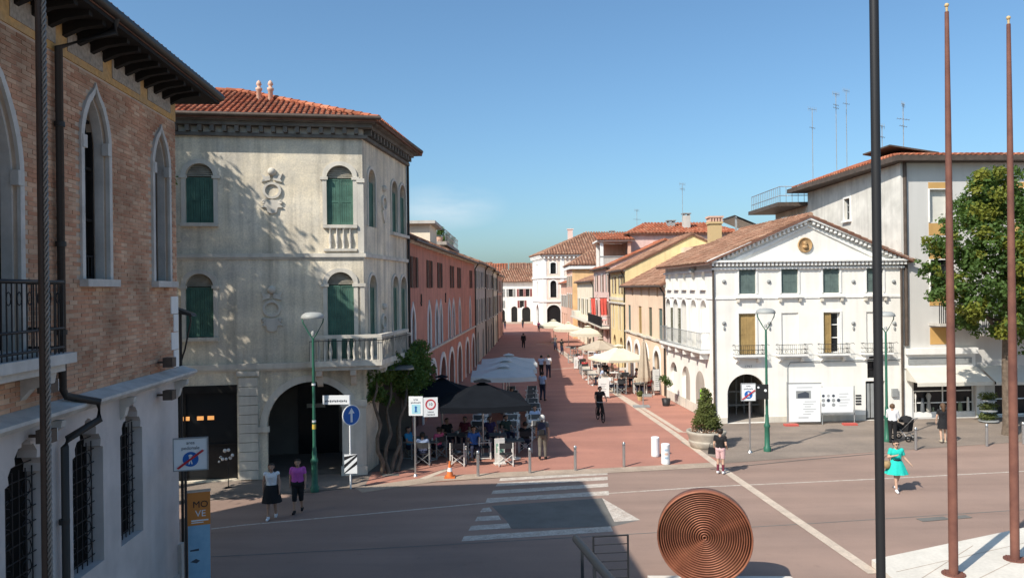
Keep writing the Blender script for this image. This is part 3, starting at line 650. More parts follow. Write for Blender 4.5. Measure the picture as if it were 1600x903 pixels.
# balcony that wraps the corner, following both faces
bl0 = cu(487,545)[0]; out = .85; BSL = 3.2
nF = -(CF.to_3x3() @ Vector((0,1,0))); nS = -(SF.to_3x3() @ Vector((0,1,0))); uF = CF.to_3x3() @ Vector((1,0,0)); uS = SF.to_3x3() @ Vector((1,0,0)); Cc = Vector((CR[0],CR[1],0))
def bcorner(o_):      # where the two outer edges at distance o_ meet
    p_ = Cc+nF*o_; q_ = Cc+nS*o_; det = uF.x*uS.y-uF.y*uS.x; k_ = ((q_.x-p_.x)*uS.y-(q_.y-p_.y)*uS.x)/det; return p_+uF*k_
def bpoly(o_, e_): p0 = CF @ Vector((bl0+e_,0,0)); p1 = Cc+uS*(BSL-e_); return [p0+nF*o_, bcorner(o_), p1+nS*o_, p1, Cc, p0]
bs = MB(); bs.prism(bpoly(out,0), 4.1, 4.3); bs.prism(bpoly(out-.12,.1), 3.95, 4.097); bco = build(bs, 'corner_balcony', M_CREAMST, crm)
def strip(o0, o1, z0, z1): A_ = bpoly(o1,0); B_ = bpoly(o0,0); m_ = MB(); m_.prism([A_[0],A_[1],A_[2],B_[2],B_[1],B_[0]], z0, z1); return m_
build(strip(out-.2,out,5.1,5.22), 'handrail', M_CREAMST, bco)
L0 = bpoly(out-.1,0); segs = ((L0[0],L0[1]),(L0[1],L0[2]))
me2 = MB().lathe([(r_,z_*1.23) for r_, z_ in bprof], 10).mesh('baluster', M_CREAMST)
pm2 = MB().box(-.09,.09,-.09,.09,4.3,5.098).mesh('balcony_pier', M_CREAMST)
for si, (s0, s1) in enumerate(segs):
    d_ = (s1-s0); ln_ = d_.length; ang = math.atan2(d_.y,d_.x); stops = [.1, ln_*.42, ln_-.001] if si == 0 else [ln_*.45, ln_-.1]
    for q_ in stops: p_ = s0+d_*(q_/ln_); link('balcony_pier', pm2, bco, TM(p_.x,p_.y,0,ang))
    k_ = .3
    while k_ < ln_-.18:
        if min(abs(k_-q_) for q_ in stops) > .16: p_ = s0+d_*(k_/ln_); link('baluster', me2, bco, TM(p_.x,p_.y,4.3))
        k_ += .21
bk = MB().slab([(0,3.3),(0,3.94),(-.7,3.94),(-.66,3.76),(-.3,3.66),(-.16,3.4)], -.1, .1).mesh('corbel', M_CREAMST)
for uu in (bl0+.3, CL-.4): link('corbel', bk, bco, CF @ Matrix.Translation((uu,0,0)) @ Matrix.Rotation(math.pi/2,4,'Z'))
for uu in (.5, 2.8): link('corbel', bk, bco, SF @ Matrix.Translation((uu,0,0)) @ Matrix.Rotation(math.pi/2,4,'Z'))
G0 = bpoly(out+.05,0); sg = MB(); sg.tube([(p.x,p.y,5.02) for p in G0[:3]], .014, 5)
for s0, s1 in ((G0[0],G0[1]),(G0[1],G0[2])):
    n_ = int((s1-s0).length/.16)
    for k in range(n_+1): p_ = s0.lerp(s1,k/n_); sg.tube([(p_.x,p_.y,4.32),(p_.x,p_.y,5.02)], .008, 4)
build(sg, 'iron_guard', M_IRON, bco)
dpp = MB(); dpp.tube([(SL-.06,-.08,12.9),(SL-.06,-.08,.1)], .06, 8); build(dpp, 'downpipe', M_PIPE, crm, SF)
# ------------------------------------------------------------------ town houses along the street
def house(name, label, A, B, H, RZ, depth, wm, tm, ops=(), off=None, over=.35, tile=.3, plinth=None, gut=True):
    rt = root(name, label, 'building', (A[0], A[1], 0)); F = fm(A, B); Ln = LEN(A, B); off = off or depth/2
    wall(rt, A, B, H, list(ops), wm)
    P = [F @ Vector(v) for v in ((0,0,0),(Ln,0,0),(Ln,depth,0),(0,depth,0))]
    for a, b in ((1,2),(2,3),(3,0)):
        mb = MB(); Lx = (P[b]-P[a]).length; mb.quad((0,0,0),(Lx,0,0),(Lx,0,H),(0,0,H))
        if a != 2:
            o_ = off if a == 1 else depth-off
            mb.poly([(0,0,H),(Lx,0,H),(o_,0,RZ)])
        build(mb, 'wall', wm, rt, fm((P[a].x,P[a].y),(P[b].x,P[b].y)))
    sl = (RZ-H)/off; s2 = (RZ-H)/max(.5,(depth-off)); g = .12
    c = lambda u, y, z: F @ Vector((u, y, z))
    roof_plane(rt, [c(-g,-over,H-over*sl+.1), c(Ln+g,-over,H-over*sl+.1), c(Ln+g,off,RZ+.1), c(-g,off,RZ+.1)], tm, M_UNDER, s=tile, r=tile*1.8)
    roof_plane(rt, [c(Ln+g,depth+over,H-over*s2+.1), c(-g,depth+over,H-over*s2+.1), c(-g,off,RZ+.1), c(Ln+g,off,RZ+.1)], tm, M_UNDER, s=tile*1.5, r=.8)
    ridge(rt, c(-g,off,RZ+.12), c(Ln+g,off,RZ+.12), tm)
    if gut:
        gm = MB(); gm.tube([(-g,-over-.06,H-over*sl+.04),(Ln+g,-over-.06,H-over*sl+.04)], .075, 6); build(gm, 'gutter', M_GUT, rt, F)
        dm = MB(); dm.tube([(Ln-.12,-over,H-over*sl),(Ln-.12,-.08,H-.6),(Ln-.12,-.08,.1)], .055, 6); build(dm, 'downpipe', M_PIPE, rt, F)
    cb = MB(); cb.box(0, Ln, -.14, -.002, H-.22, H-.02); build(cb, 'cornice', M_CREAMST, rt, F)
    return rt, F, Ln
def grid(Ln, n, z, w, h, arch=None, m=.08): return [(Ln*(i+.5)/n, z, w, h, arch) for i in range(n)]
def leftpt(Y): return (-4.7+.042*(Y-35), Y)
# red house
A, B = (leftpt(35.05)[0]-.05, 35.05), leftpt(68)
def ru(px, py=455): return fac(px, py, A, B)[0]
t1 = [(ru(p), 6.9, .95, 1.5) for p in (647,671,687,706,717,735.5)]
t2 = [(ru(p,500), 3.65, 1.0, 2.45, 'ogee') for p in (645,670.5,682,688.5,702,708.5,718.2,734.5)]
t3 = [(u, 0, 2.6, 2.75, 'round') for u in (2.4, 7.4, 11.6, 15.8, 20.5, 26, 31)]
rd, F, Ln = house('red_house', 'long dull red house with pale gothic windows beside the cream palazzo', A, B, 9.2, 11.2, 9, M_REDB, T_OLD, t1+t2+t3)
for o in t1: window(rd, F, *o, shut='open', shutm=M_BROWNS)
for i, o in enumerate(t2): window(rd, F, *o, trim=M_WTRIM, trimw=.16, shut='closed louver' if i in (0,1,2,3) else None, shutm=M_GREYS)
for o in t3:
    wd_ = window(rd, F, *o, d=.22, trim=M_WTRIM, trimw=.3)
sl = MB(); sl.box(0, Ln, -.12, 0, 3.5, 3.62); build(sl, 'string_course', M_CREAMST, rd, F)
for du in (3.6, 13): 
    an = MB(); an.box(du-.06, du+.06, -.06, 0, 6.0, 6.6); an.box(du-.16, du+.1, -.05, 0, 6.1, 6.2); build(an, 'wall_anchor', M_IRON, rd, F)
# roof terrace and penthouse behind
ph = root('penthouse', 'small pale rooftop penthouse behind the red house eave', 'building', (-11,44,0))
p0, p1 = wp(636,353,46), wp(672,372,46); pm_ = MB(); pm_.box(p0.x-3, p1.x, 46, 50, 8.6, p0.z+.1); build(pm_, 'wall', M_CRM2, ph); pm_ = MB(); pm_.box(p0.x-3.3, p1.x+.35, 45.6, 50.4, p0.z+.1, p0.z+.28); build(pm_, 'roof', M_GWH, ph)
rtm = root('roof_terrace', 'railed roof terrace with potted shrubs above the red house', 'terrace', (-8,62,0)); pl_ = MB(); pl_.box(-12,-4.9,58,72,10.2,10.45); pl_.box(-11.9,-5.2,58.2,71.8,8.6,10.2); build(pl_, 'deck', M_TAUPE, rtm)
rr = MB()
for z in (10.9, 11.35): rr.tube([(-9,58.1,z),(-5,58.1,z),(-5,71.8,z)], .03, 5)
for k in range(14): rr.tube([(-5,58.2+k,10.45),(-5,58.2+k,11.35)], .02, 4)
for k in range(5): rr.tube([(-9+k,58.1,10.45),(-9+k,58.1,11.35)], .02, 4)
build(rr, 'railing', M_STEEL, rtm)
# more houses of the left row
def simple_left(name, label, Y0, Y1, H, wm, sm, n, tm=T_OLD, low=True, dx=0.0, ridge_=1.7):
    A, B = leftpt(Y0), leftpt(Y1-.03); A = (A[0]+dx, A[1]); B = (B[0]+dx, B[1]); Ln = LEN(A,B)
    ops = grid(Ln, n, H-2.3, .95, 1.5)+grid(Ln, n, 3.7, .95, 2.2)+grid(Ln, max(2,n//2), 0, 2.0, 2.9, 'round')
    rt, F, Ln = house(name, label, A, B, H, H+ridge_, 9, wm, tm, ops, tile=.4)
    for i, o in enumerate(ops):
        if i < 2*n: window(rt, F, *o[:4], trim=M_CREAMST, trimw=.1, sill=M_CREAMST, shut='open louver' if i % 2 == 0 else 'closed louver', shutm=sm)
        else: window(rt, F, *o)
    return rt
simple_left('row_house', 'pale grey house with grey louvred shutters next to the red house', 68.05, 80, 9.3, M_GWH, M_GREYS, 4)
simple_left('row_house', 'taupe house on the shaded side, beyond the pale grey one', 80.05, 90, 9.2, M_TAUPE, M_BROWNS, 3, dx=.1)
simple_left('row_house', 'cream house far along the shaded left row', 90.05, 99, 9.0, M_CRM2, M_OLIVE, 3, dx=.05)
simple_left('row_house', 'last house of the shaded left row, brownish', 99.05, 114, 8.7, M_SALM, M_BROWNS, 4, dx=-.1)

# ------------------------------------------------------------------ white palazzo with pediment
WA = (9.98, 38.0); WU = Vector((1,.062)).normalized(); WL = 9.6; WB = (WA[0]+WU.x*WL, WA[1]+WU.y*WL); WF = fm(WA, WB); WS = (9.42, 47.1); WSF = fm(WS, WA); WSL = LEN(WS, WA)
wh = root('white_palazzo', 'white palazzo with triangular pediment, medallion and iron balconies', 'building', (*WA,0))
def wu(px, py=455): return fac(px, py, WA, WB)
def wsu(px, py=455): return fac(px, py, WS, WA)
topw = [(wu((a+b)/2,440)[0], 6.42, .86, 1.2) for a, b in ((1154,1181),(1220,1247),(1285,1312),(1353,1380))]
midw = [(wu((a+b)/2,520)[0], 3.42, .86, 2.02) for a, b in ((1154,1181),(1221,1248),(1286,1313),(1354,1380))]
aU2 = wu(1167,630)[0]; dU = wu(1368,630)[0]
ops = topw+midw+[(aU2, .02, 1.95, 2.42, 'round'), (dU, .02, 1.0, 1.95), (dU, 2.12, .8, 1.15)]
wall(wh, WA, WB, 8.0, ops, M_WHITE, .22)
stop = [(wsu(p,440)[0], 6.75, .55, .85, 'round') for p in (1046,1057,1069,1082.5,1098.5)]
smid = [(wsu(p,510)[0], 3.6, 1.0, 2.5, 'round') for p in (1045.5,1057,1070,1085,1100.5)]
sbot = [(wsu(p,610)[0], .02, 1.55, 2.35, 'round') for p in (1053,1072,1094)]
wall(wh, WS, WA, 8.0, stop+smid+sbot, M_WHITE, .25)
WD = WF @ Vector((WL,9.1,0)); WE = (WS[0],WS[1])
wall(wh, WB, (WD.x,WD.y), 8.0, [], M_WHITE); wall(wh, (WD.x,WD.y), WE, 8.0, [], M_WHITE)
for o in topw: window(wh, WF, *o, trim=M_WTRIM, trimw=.08, shut='closed', shutm=M_TEAL)
for i, o in enumerate(midw):
    if i == 0: window(wh, WF, *o, trim=M_WTRIM, trimw=.08, shut='closed', shutm=M_TANS)
    elif i == 2:
        w_ = window(wh, WF, *o, trim=M_WTRIM, trimw=.08, mull=M_WTRIM); M = WF @ Matrix.Translation((o[0],0,o[1]))
        link('shutter', cached('halfsh', lambda: shutter_mesh(.42, 1.98), 'shutter', M_TANS), w_, M @ Matrix.Translation((-.43,.04,.015)))
    else:
        mb = MB(); mb.box(o[0]-.43, o[0]+.43, .07, .15, o[1], o[1]+o[3]); build(mb, 'blind_panel', M_WHITE, wh, WF)
for o in topw:
    sb = MB(); sb.box(o[0]-.62, o[0]+.62, -.18, 0, o[1]-.22, o[1]-.12); s0 = build(sb, 'sill_shelf', M_WTRIM, wh, WF)
    for s_ in (-1,1):
        cbm = MB(); cbm.box(o[0]+s_*.5-.06, o[0]+s_*.5+.06, -.14, 0, o[1]-.42, o[1]-.223); build(cbm, 'bracket', M_CREAMST, s0, WF)
def iron_balcony(rt, F, u, z, w, dpt):
    mb = MB(); mb.box(u-w/2, u+w/2, -dpt, 0, z-.1, z-.01); mb.box(u-w/2+.08, u+w/2-.08, -dpt+.08, 0, z-.18, z-.102); o = build(mb, 'balcony', M_WTRIM, rt, F)
    for s_ in (-1,1):
        c_ = MB(); c_.slab([(0,z-.45),(0,z-.183),(-.3,z-.183),(-.26,z-.3)], -.07, .07); c_.v = [(-p[1]+u+s_*w*.36, p[0], p[2]) for p in c_.v]; build(c_, 'corbel', M_WTRIM, o, F)
    r_ = MB(); zz = z+.47
    for q in (z+.03, z+.24, zz): r_.tube([(u-w/2+.03,0,q),(u-w/2+.03,-dpt+.03,q),(u+w/2-.03,-dpt+.03,q),(u+w/2-.03,0,q)], .013, 5)
    n = int(w/.1)
    for k in range(n+1): r_.tube([(u-w/2+.03+(w-.06)*k/n,-dpt+.03,z),(u-w/2+.03+(w-.06)*k/n,-dpt+.03,zz)], .008, 4)
    for k in range(6):
        cx = u-w/2+.14+(w-.28)*k/5; r_.tube([(cx+.055*math.cos(t*math.pi/3),-dpt+.02,z+.14+.07*math.sin(t*math.pi/3)) for t in range(7)], .009, 4)
    for s_ in (-1,1): r_.tube([(u+s_*(w/2-.03),-dpt+.03,zz),(u+s_*(w/2+.12),-dpt-.04,zz+.04),(u+s_*(w/2+.18),-dpt-.05,zz-.02)], .012, 4)
    build(r_, 'railing', M_IRON, o, F)
for o in midw: iron_balcony(wh, WF, o[0], o[1], 1.5, .42)
for i, o in enumerate(stop): window(wh, WSF, *o, d=.25, sill=M_WTRIM, glass=M_WTRIM if i != 9 else None)
for i, o in enumerate(smid): window(wh, WSF, *o, d=.25, trim=M_WTRIM, trimw=.1, shut='open louver' if i in (1,) else None, shutm=M_OLIVE, glass=M_WTRIM if i in (3,4) else None, mull=None)
for o in sbot:
    w_ = MB(); w_.box(o[0]-.775, o[0]+.775, .16, .24, .02, 1.75); build(w_, 'arch_infill', M_WHITE, wh, WSF)
    window(wh, WSF, o[0], 1.76, 1.5, .7, 'seg', d=.24)
sb = MB(); sb.box(.3, WSL-.7, -.5, 0, 3.42, 3.55); so = build(sb, 'long_balcony', M_WTRIM, wh, WSF)
for k in range(6):
    c_ = MB(); uu = .5+k*(WSL-1.5)/5; c_.box(uu-.09, uu+.09, -.42, 0, 3.12, 3.418); build(c_, 'corbel', M_WTRIM, so, WSF)
r_ = MB()
for z in (3.62, 4.45): r_.tube([(.33,0,z),(.33,-.46,z),(WSL-.73,-.46,z),(WSL-.73,0,z)], .022, 5)
for k in range(56): r_.tube([(.33+(WSL-1.06)*k/55,-.46,3.56),(.33+(WSL-1.06)*k/55,-.46,4.45)], .01, 4)
build(r_, 'railing', M_GREYS, so, WSF)
for z, h_ in ((6.16,.10),(2.98,.06)):
    sc = MB(); sc.box(-.03, WL+.03, -.045, 0, z, z+h_) if z > 5 else sc.box(3.2, WL-.02, -.03, 0, z+.08, z+.12); build(sc, 'string_course', M_WTRIM, wh, WF)
sc = MB(); sc.box(0, WSL, -.045, 0, 6.16, 6.26); build(sc, 'string_course', M_WTRIM, wh, WSF)
# cornice, dentils, pediment, medallion
AP = 10.05; mid = WL/2
co = MB(); co.box(-.32, WL+.32, -.34, -.002, 7.98, 8.08); co.box(-.12, WL+.12, -.12, -.003, 7.62, 7.72); cor = build(co, 'cornice', M_WTRIM, wh, WF)
dn = MB().box(-.055,.055,-.26,-.004,7.80,7.975).mesh('dentil', M_WTRIM); k = -.1
while k < WL+.15: link('dentil', dn, cor, WF @ Matrix.Translation((k,0,0))); k += .2
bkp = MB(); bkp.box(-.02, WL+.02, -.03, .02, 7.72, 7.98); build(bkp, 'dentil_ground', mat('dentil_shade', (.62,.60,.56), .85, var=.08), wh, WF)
pd = MB(); pd.poly([(0,-.02,8.08),(WL,-.02,8.08),(mid,-.02,AP-.05)]); build(pd, 'pediment', M_WHITE, wh, WF)
for s_ in (-1,1):
    a = Vector((mid+s_*(mid+.42),0,8.06)); b = Vector((mid,0,AP+.14)); rk = MB(); d_ = b-a
    nrm = Vector((-d_.z,0,d_.x)).normalized(); nrm = nrm if nrm.z > 0 else -nrm
    pts = [a, b, b-Vector((0,0,.14)), a-Vector((0,0,.1))]; rk.slab([(p.x,p.z) for p in (pts if s_ < 0 else pts[::-1])], -.36, .02)
    pts = [a+Vector((-s_*.9,0,-.12)), b-Vector((0,0,.38)), b-Vector((0,0,.46)), a+Vector((-s_*.9,0,-.2))+Vector((-s_*.35,0,0))]
    rk.slab([(p.x,p.z) for p in (pts if s_ < 0 else pts[::-1])], -.1, -.021); ro = build(rk, 'raking_cornice', M_WTRIM, wh, WF)
    n = 24
    for k in range(2, n):
        p = a.lerp(b, k/n); dd = MB() if False else None
        link('dentil', WC.setdefault('rd', MB().box(-.055,.055,-.28,-.022,-.30,-.13).mesh('dentil', M_WTRIM)), ro, WF @ Matrix.Translation((p.x,0,p.z)))
mdl = MB(); mu_, mz = wu(1257,383); mdl.M = Matrix.Translation((mu_,-.03,mz)) @ Matrix.Rotation(math.pi/2,4,'X'); mdl.lathe([(.36,-.0),(.38,.05),(.34,.1),(.31,.06),(.3,.05),(.001,.05)], 24, cap=False); mo = build(mdl, 'medallion', mat('terracotta', (.46,.29,.14), .85, var=.2, scale=5), wh, WF)
hd = MB(); hd.M = Matrix.Translation((mu_,-.09,mz)); hd.ball((0,0,.05), .12, 8); hd.ball((0,.02,-.1), .15, 8, .7); hd.ball((-.04,-.04,.1), .09, 8); build(hd, 'carved_head', MATS['terracotta'], mo, WF)
ans = [(1131,440,0),(1201,440,0),(1333,440,0),(1396,440,0),(1131,505,1),(1202,505,1),(1333,505,1),(1397,505,1)]
for px, py, dr_ in ans:
    u0, z0 = wu(px, py); mb = MB(); mb.M = Matrix.Translation((u0,0,z0)) @ Matrix.Rotation(math.pi/2,4,'X'); mb.lathe([(.1,0),(.1,.04),(.06,.08),(.001,.09)], 10, cap=False)
    mb.M = Matrix.Translation((u0,0,z0))
    if dr_: mb.ball((0,-.03,-.24), .05, 6, 2.2)
    build(mb, 'wall_rosette', M_GREYS, wh, WF)
# arch passage, door, small fittings, house number
pas = MB(); pas.quad((aU2-1.6,.23,.02),(aU2+1.6,.23,.02),(aU2+1.6,5,.02),(aU2-1.6,5,.02)); pas.quad((aU2-1.6,5,0),(aU2+1.6,5,0),(aU2+1.6,5,2.9),(aU2-1.6,5,2.9)); pas.quad((aU2+1.6,.23,0),(aU2+1.6,5,0),(aU2+1.6,5,2.9),(aU2+1.6,.23,2.9)); pas.quad((aU2-1.6,.23,2.9),(aU2+1.6,.23,2.9),(aU2+1.6,5,2.9),(aU2-1.6,5,2.9)); pas.quad((aU2-1.6,.23,0),(aU2-1.6,5,0),(aU2-1.6,5,2.9),(aU2-1.6,.23,2.9))
build(pas, 'passage', M_TAUPE, wh, WF)
sd_ = MB(); 
for k in range(5): sd_.box(aU2-.5+k*.42, aU2-.46+k*.42, 2.5, 2.56, .03, 2.3)
for z in (.5,1.2,2.3): sd_.box(aU2-.9, aU2+1.59, 2.48, 2.54, z, z+.07)
build(sd_, 'passage_grating', M_GREYS, wh, WF)
dm = MB(); dm.box(dU-.49, dU+.49, .12, .2, .03, 1.94); d0 = build(dm, 'door', M_DARKWOOD, wh, WF)
for k in range(4): q = MB(); q.box(dU-.4+k*.21, dU-.25+k*.21, .09, .118, .12, 1.85); build(q, 'door_panel', M_GREYS, d0, WF)
window(wh, WF, dU, 2.12, .8, 1.15, d=.2, mull=M_IRON)
for px, z0, z1 in ((1114.5,0.1,7.9),(1408,.1,7.9)):
    uu = wu(px,500)[0]; mb = MB(); mb.tube([(uu,-.06,z1),(uu,-.06,z0)], .055, 8); build(mb, 'downpipe', M_GUT, wh, WF)
pip = MB(); u1_, u2_ = wu(1230,580)[0], wu(1405,570)[0]; pip.tube([(u1_,-.03,.1),(u1_,-.03,2.75),(u1_+.15,-.03,2.98),(u2_,-.03,3.0)], .022, 5); build(pip, 'conduit', M_GREYS, wh, WF)
num = link('house_lettering', text_mesh('1797', .2, M_GREYS), wh, WF @ Matrix.Translation((wu(1169,572)[0],-.004,wu(1169,573)[1])))
vt = MB(); u0, z0 = wu(1341,624)
for k in range(4): vt.box(u0-.14, u0+.14, -.03, .0, z0-.25+k*.14, z0-.18+k*.14)
build(vt, 'wall_vent', M_IRON, wh, WF)
mc = MB(); u0, z0 = wu(1397,613); mc.box(u0-.15,u0+.15,-.12,0,z0-.2,z0+.2); build(mc, 'meter_box', M_GREYS, wh, WF)
cm_ = MB(); u0, z0 = wsu(1087,422); cm_.box(u0-.25,u0+.1,-.3,-.02,z0-.14,z0+.12); build(cm_, 'flood_lamp', M_GREYS, wh, WSF)
cs = MB(); cs.box(-.1, WSL+.0, -.3, -.002, 7.9, 8.0); cs.box(-.1, WSL, -.1, -.003, 7.55, 7.65); build(cs, 'cornice', M_WTRIM, wh, WSF)
pli = MB(); pli.box(aU2+1.0, dU-.52, -.03, .01, .02, .3); pli.box(.01, aU2-1.0, -.03, .01, .02, .3); build(pli, 'plinth', M_CREAMST, wh, WF)
pli = MB(); pli.box(0, WSL, -.03, .01, .02, .55); build(pli, 'plinth', M_CREAMST, wh, WSF)
c = lambda u, y, z: WF @ Vector((u, y, z)); sl_ = (AP-8.02)/mid
roof_plane(wh, [c(-.5,9.4,8.15-.4*sl_), c(-.5,-.4,8.15-.4*sl_), c(mid,-.4,AP+.2), c(mid,9.4,AP+.2)], T_OLD, M_UNDER, s=.22)
roof_plane(wh, [c(WL+.5,-.4,8.15-.4*sl_), c(WL+.5,9.4,8.15-.4*sl_), c(mid,9.4,AP+.2), c(mid,-.4,AP+.2)], T_OLD, M_UNDER, s=.22)
ridge(wh, c(mid,-.38,AP+.22), c(mid,9.4,AP+.22), T_OLD)
gb = MB(); gb.poly([(0,0,8),(WL,0,8),(mid,0,AP)]); build(gb, 'gable', M_WHITE, wh, fm((WD.x,WD.y),WE))

# ------------------------------------------------------------------ row beyond the white palazzo
def right(name, label, near, far, H, RZ, depth, wm, tm, ops=(), off=None, **k): return house(name, label, far, near, H, RZ, depth, wm, tm, ops, off, **k)
N0, N1, N2, N3, N4, N5 = (9.42,47.13), (9.03,61.2), (8.95,69.7), (8.95,83.9), (8.75,103), (8.7,116)
def pf(near, far): return lambda px, py=490: fac(px, py, far, near)[0]
# peach
f_ = pf(N0, N1); t1 = [(f_(p,455), 6.2, .5, .62) for p in (988,1002,1014,1027)]; t2 = [(f_(p,500), 3.5, 1.15, 1.95) for p in (983.5,1000,1016,1032)]
t3 = [(f_(p,590), 0, 1.7, 2.7, 'round') for p in (984,996,1009,1027)]
pe, F, Ln = right('peach_house', 'low peach house with olive shutters behind the white palazzo', N0, N1, 7.0, 9.7, 10, M_PEACH, T_OLD, t1+t2+t3, off=5.2, tile=.26)
for o in t1: window(pe, F, *o)
for i, o in enumerate(t2): window(pe, F, *o, shut='closed louver', shutm=(M_TEAL,M_TANS,M_OLIVE,M_TEAL)[i], sill=M_CREAMST)
for o in t3: window(pe, F, *o, trim=M_WTRIM, trimw=.3)
sc = MB(); sc.box(0,Ln,-.1,0,3.3,3.42); build(sc, 'string_course', M_CREAMST, pe, F)
# yellow
f_ = pf(N1, N2); N1f = (N1[0],N1[1]+.04)
t1 = [(f_(p,430), 6.3, .95, 1.45) for p in (960,970)]; t2 = [(f_(p,490), 3.2, 1.1, 2.2) for p in (959,969)]; t3 = [(2.2,0,1.7,2.7,'round'),(6,0,1.7,2.7,'round')]
ye, F, Ln = right('yellow_house', 'yellow house with brown shutters and a tall bare gable wall', N1f, N2, 8.3, 10.9, 11, M_YEL, T_OLD, t1+t2+t3, off=5.4)
for o in t1+t2: window(ye, F, *o, shut='open louver' if o in t1 else 'closed louver', shutm=M_BROWNS if o in t1 else M_TANS, trim=M_CREAMST, trimw=.1)
for o in t3: window(ye, F, *o)
dn2 = MB()
for k in range(16): dn2.box(.2+k*.52, .45+k*.52, -.14, 0, 5.75, 6.0)
dn2.box(0,Ln,-.16,0,5.45,5.6); build(dn2, 'string_course', M_CREAMST, ye, F)
# yellow brick chimney
p = wp(1116,372,56); ch = root('yellow_chimney', 'stout yellow chimney stack with tiled cap above the white palazzo roof', 'chimney', (p.x,56,8.2)); mb = MB(); mb.box(p.x-.42,p.x+.42,55.5,56.3,7.9,p.z+1.0); mb.box(p.x-.5,p.x+.5,55.42,56.38,p.z+1.0,p.z+1.15); build(mb, 'stack', M_BRASS, ch)
for k in range(5):
    mb = MB(); mb.box(p.x-.46+k*.2,p.x-.34+k*.2,55.42,56.38,p.z+1.152,p.z+1.42); build(mb, 'brick', M_SALM, ch)
mb = MB(); mb.box(p.x-.54,p.x+.54,55.38,56.42,p.z+1.422,p.z+1.55); build(mb, 'cap', M_SALM, ch)
# pink with red banners
f_ = pf(N2, N3); N2f = (N2[0],N2[1]+.04)
t1 = [(f_(p,435), 6.4, 1.1, 1.7) for p in (932.5,941,949.5)]; t2 = [(f_(p,505), 3.35, 1.1, 2.2) for p in (932,940.5,949)]; t3 = [(3,0,2.4,2.8),(7,0,2.4,2.8),(11,0,2.4,2.8)]
pk, F, Ln = right('pink_house', 'pink house with brown shutters and iron balcony, hung with red banners', N2f, N3, 8.8, 11.0, 10, M_PINK, T_RED, t1+t2+t3)
for o in t1+t2: window(pk, F, *o, shut='open', shutm=M_BROWNS, trim=M_WTRIM, trimw=.12)
for o in t3: window(pk, F, *o)
bb = MB(); bb.box(.6,Ln-.6,-.8,0,3.05,3.2); bo = build(bb, 'balcony', M_CREAMST, pk, F); r_ = MB()
for z in (3.3,4.1): r_.tube([(.65,0,z),(.65,-.75,z),(Ln-.65,-.75,z),(Ln-.65,0,z)], .025, 5)
for k in range(70): r_.tube([(.65+(Ln-1.3)*k/69,-.75,3.2),(.65+(Ln-1.3)*k/69,-.75,4.1)], .012, 4)
build(r_, 'railing', M_IRON, bo, F)
M_BAN = mat('red_banner', (.62,.10,.075), .8, var=.08, scale=2); M_BANL = paint('banner_pale_red', (.66,.34,.31), .8)
for i, (a, b) in enumerate(((923,930.5),(937.5,948.5))):
    Yb = 80 if i == 0 else 72; p0, p1 = wp(a,466,Yb), wp(b,501,Yb); wv = MB(); n = 8; vs = []
    for r0 in range(2):
        for k in range(n+1): vs.append((p0.x+(p1.x-p0.x)*k/n+(.0 if r0 == 0 else .06), Yb+.05*math.sin(k*1.7)*(r0+.3), p0.z if r0 == 0 else p1.z+ (p0.z-p1.z)*.26))
    wv.add(vs, [(k,k+1,n+2+k,n+1+k) for k in range(n)]); bo_ = root('banner', ('red hanging banner on the cream and pink house corner, the far one' if i == 0 else 'larger red hanging banner on the pink house, the near one'), 'banner', (p0.x,Yb,p1.z), 'red street banners'); build(wv, 'cloth', M_BAN, bo_)
    l2 = MB(); zt = p1.z+(p0.z-p1.z)*.255; l2.box(p0.x+.05, p1.x, Yb-.01, Yb+.02, p1.z, zt); build(l2, 'pale_hem', M_BANL, bo_)
    rd_ = MB(); rd_.tube([(p0.x-.1,Yb,p0.z+.03),(8.93 if p1.x < 8.9 else p1.x+.1,Yb,p0.z+.03)], .03, 6); rd_.tube([(p1.x,Yb,p0.z+.03),(9.0,Yb+.2,p0.z+.5)], .012, 4); build(rd_, 'rod', M_IRON, bo_)
    for k in range(4): s4 = MB(); xx = p0.x+.1+(p1.x-p0.x-.15)*(k+.5)/4; s4.box(xx-.05, xx+.05, Yb-.016, Yb-.011, p1.z+.15, zt-.12); build(s4, 'lettering', M_WTRIM, bo_)
# tall pink block with red roof, loggia on the roof
pb_ = root('tall_pink_block', 'tall pink block with red tiled roof rising behind the yellow house', 'building', (14,76,0))
q0, q1 = (11.6, 75), (22.5, 75.6); wall(pb_, q0, q1, 12.0, [], M_PINK); wall(pb_, (11.6,88), q0, 12.0, [(4,9,1,1.5),(9,9,1,1.5)], M_PINK); wall(pb_, q1, (22.5,88), 12.0, [], M_PINK)
roof_plane(pb_, [(11.2,74.6,12.05),(22.9,75.2,12.05),(20.5,81,13.5),(14,81,13.5)], T_RED, M_UNDER, s=.34, r=.6); roof_plane(pb_, [(11.2,88.4,12.05),(11.2,74.6,12.05),(14,81,13.5)], T_RED, M_UNDER, s=.34, r=.6)
roof_plane(pb_, [(22.9,75.2,12.05),(22.9,88.4,12.05),(20.5,81,13.5)], T_RED, M_UNDER, s=.4, r=.7)
lo = root('roof_loggia', 'rooftop loggia with white corner posts and salmon back wall on the pink house', 'building', (9.6,74,8.8))
x0, x1 = wp(938,400,74).x, wp(986,400,74).x
for xx in (x0+.15, x1-.15):
    for yy in (74.1, 77.5): mb = MB(); mb.box(xx-.15,xx+.15,yy-.15,yy+.15,8.9,11.25); build(mb, 'post', M_WTRIM if xx < x0+1 else M_SALM, lo)
mb = MB(); mb.box(x0,x1,77.6,77.8,8.9,11.2); build(mb, 'back_wall', M_SALM, lo); mb = MB(); mb.box(x0+.02,x1-.02,73.98,74.08,8.7,9.75); build(mb, 'parapet', M_GWH, lo)
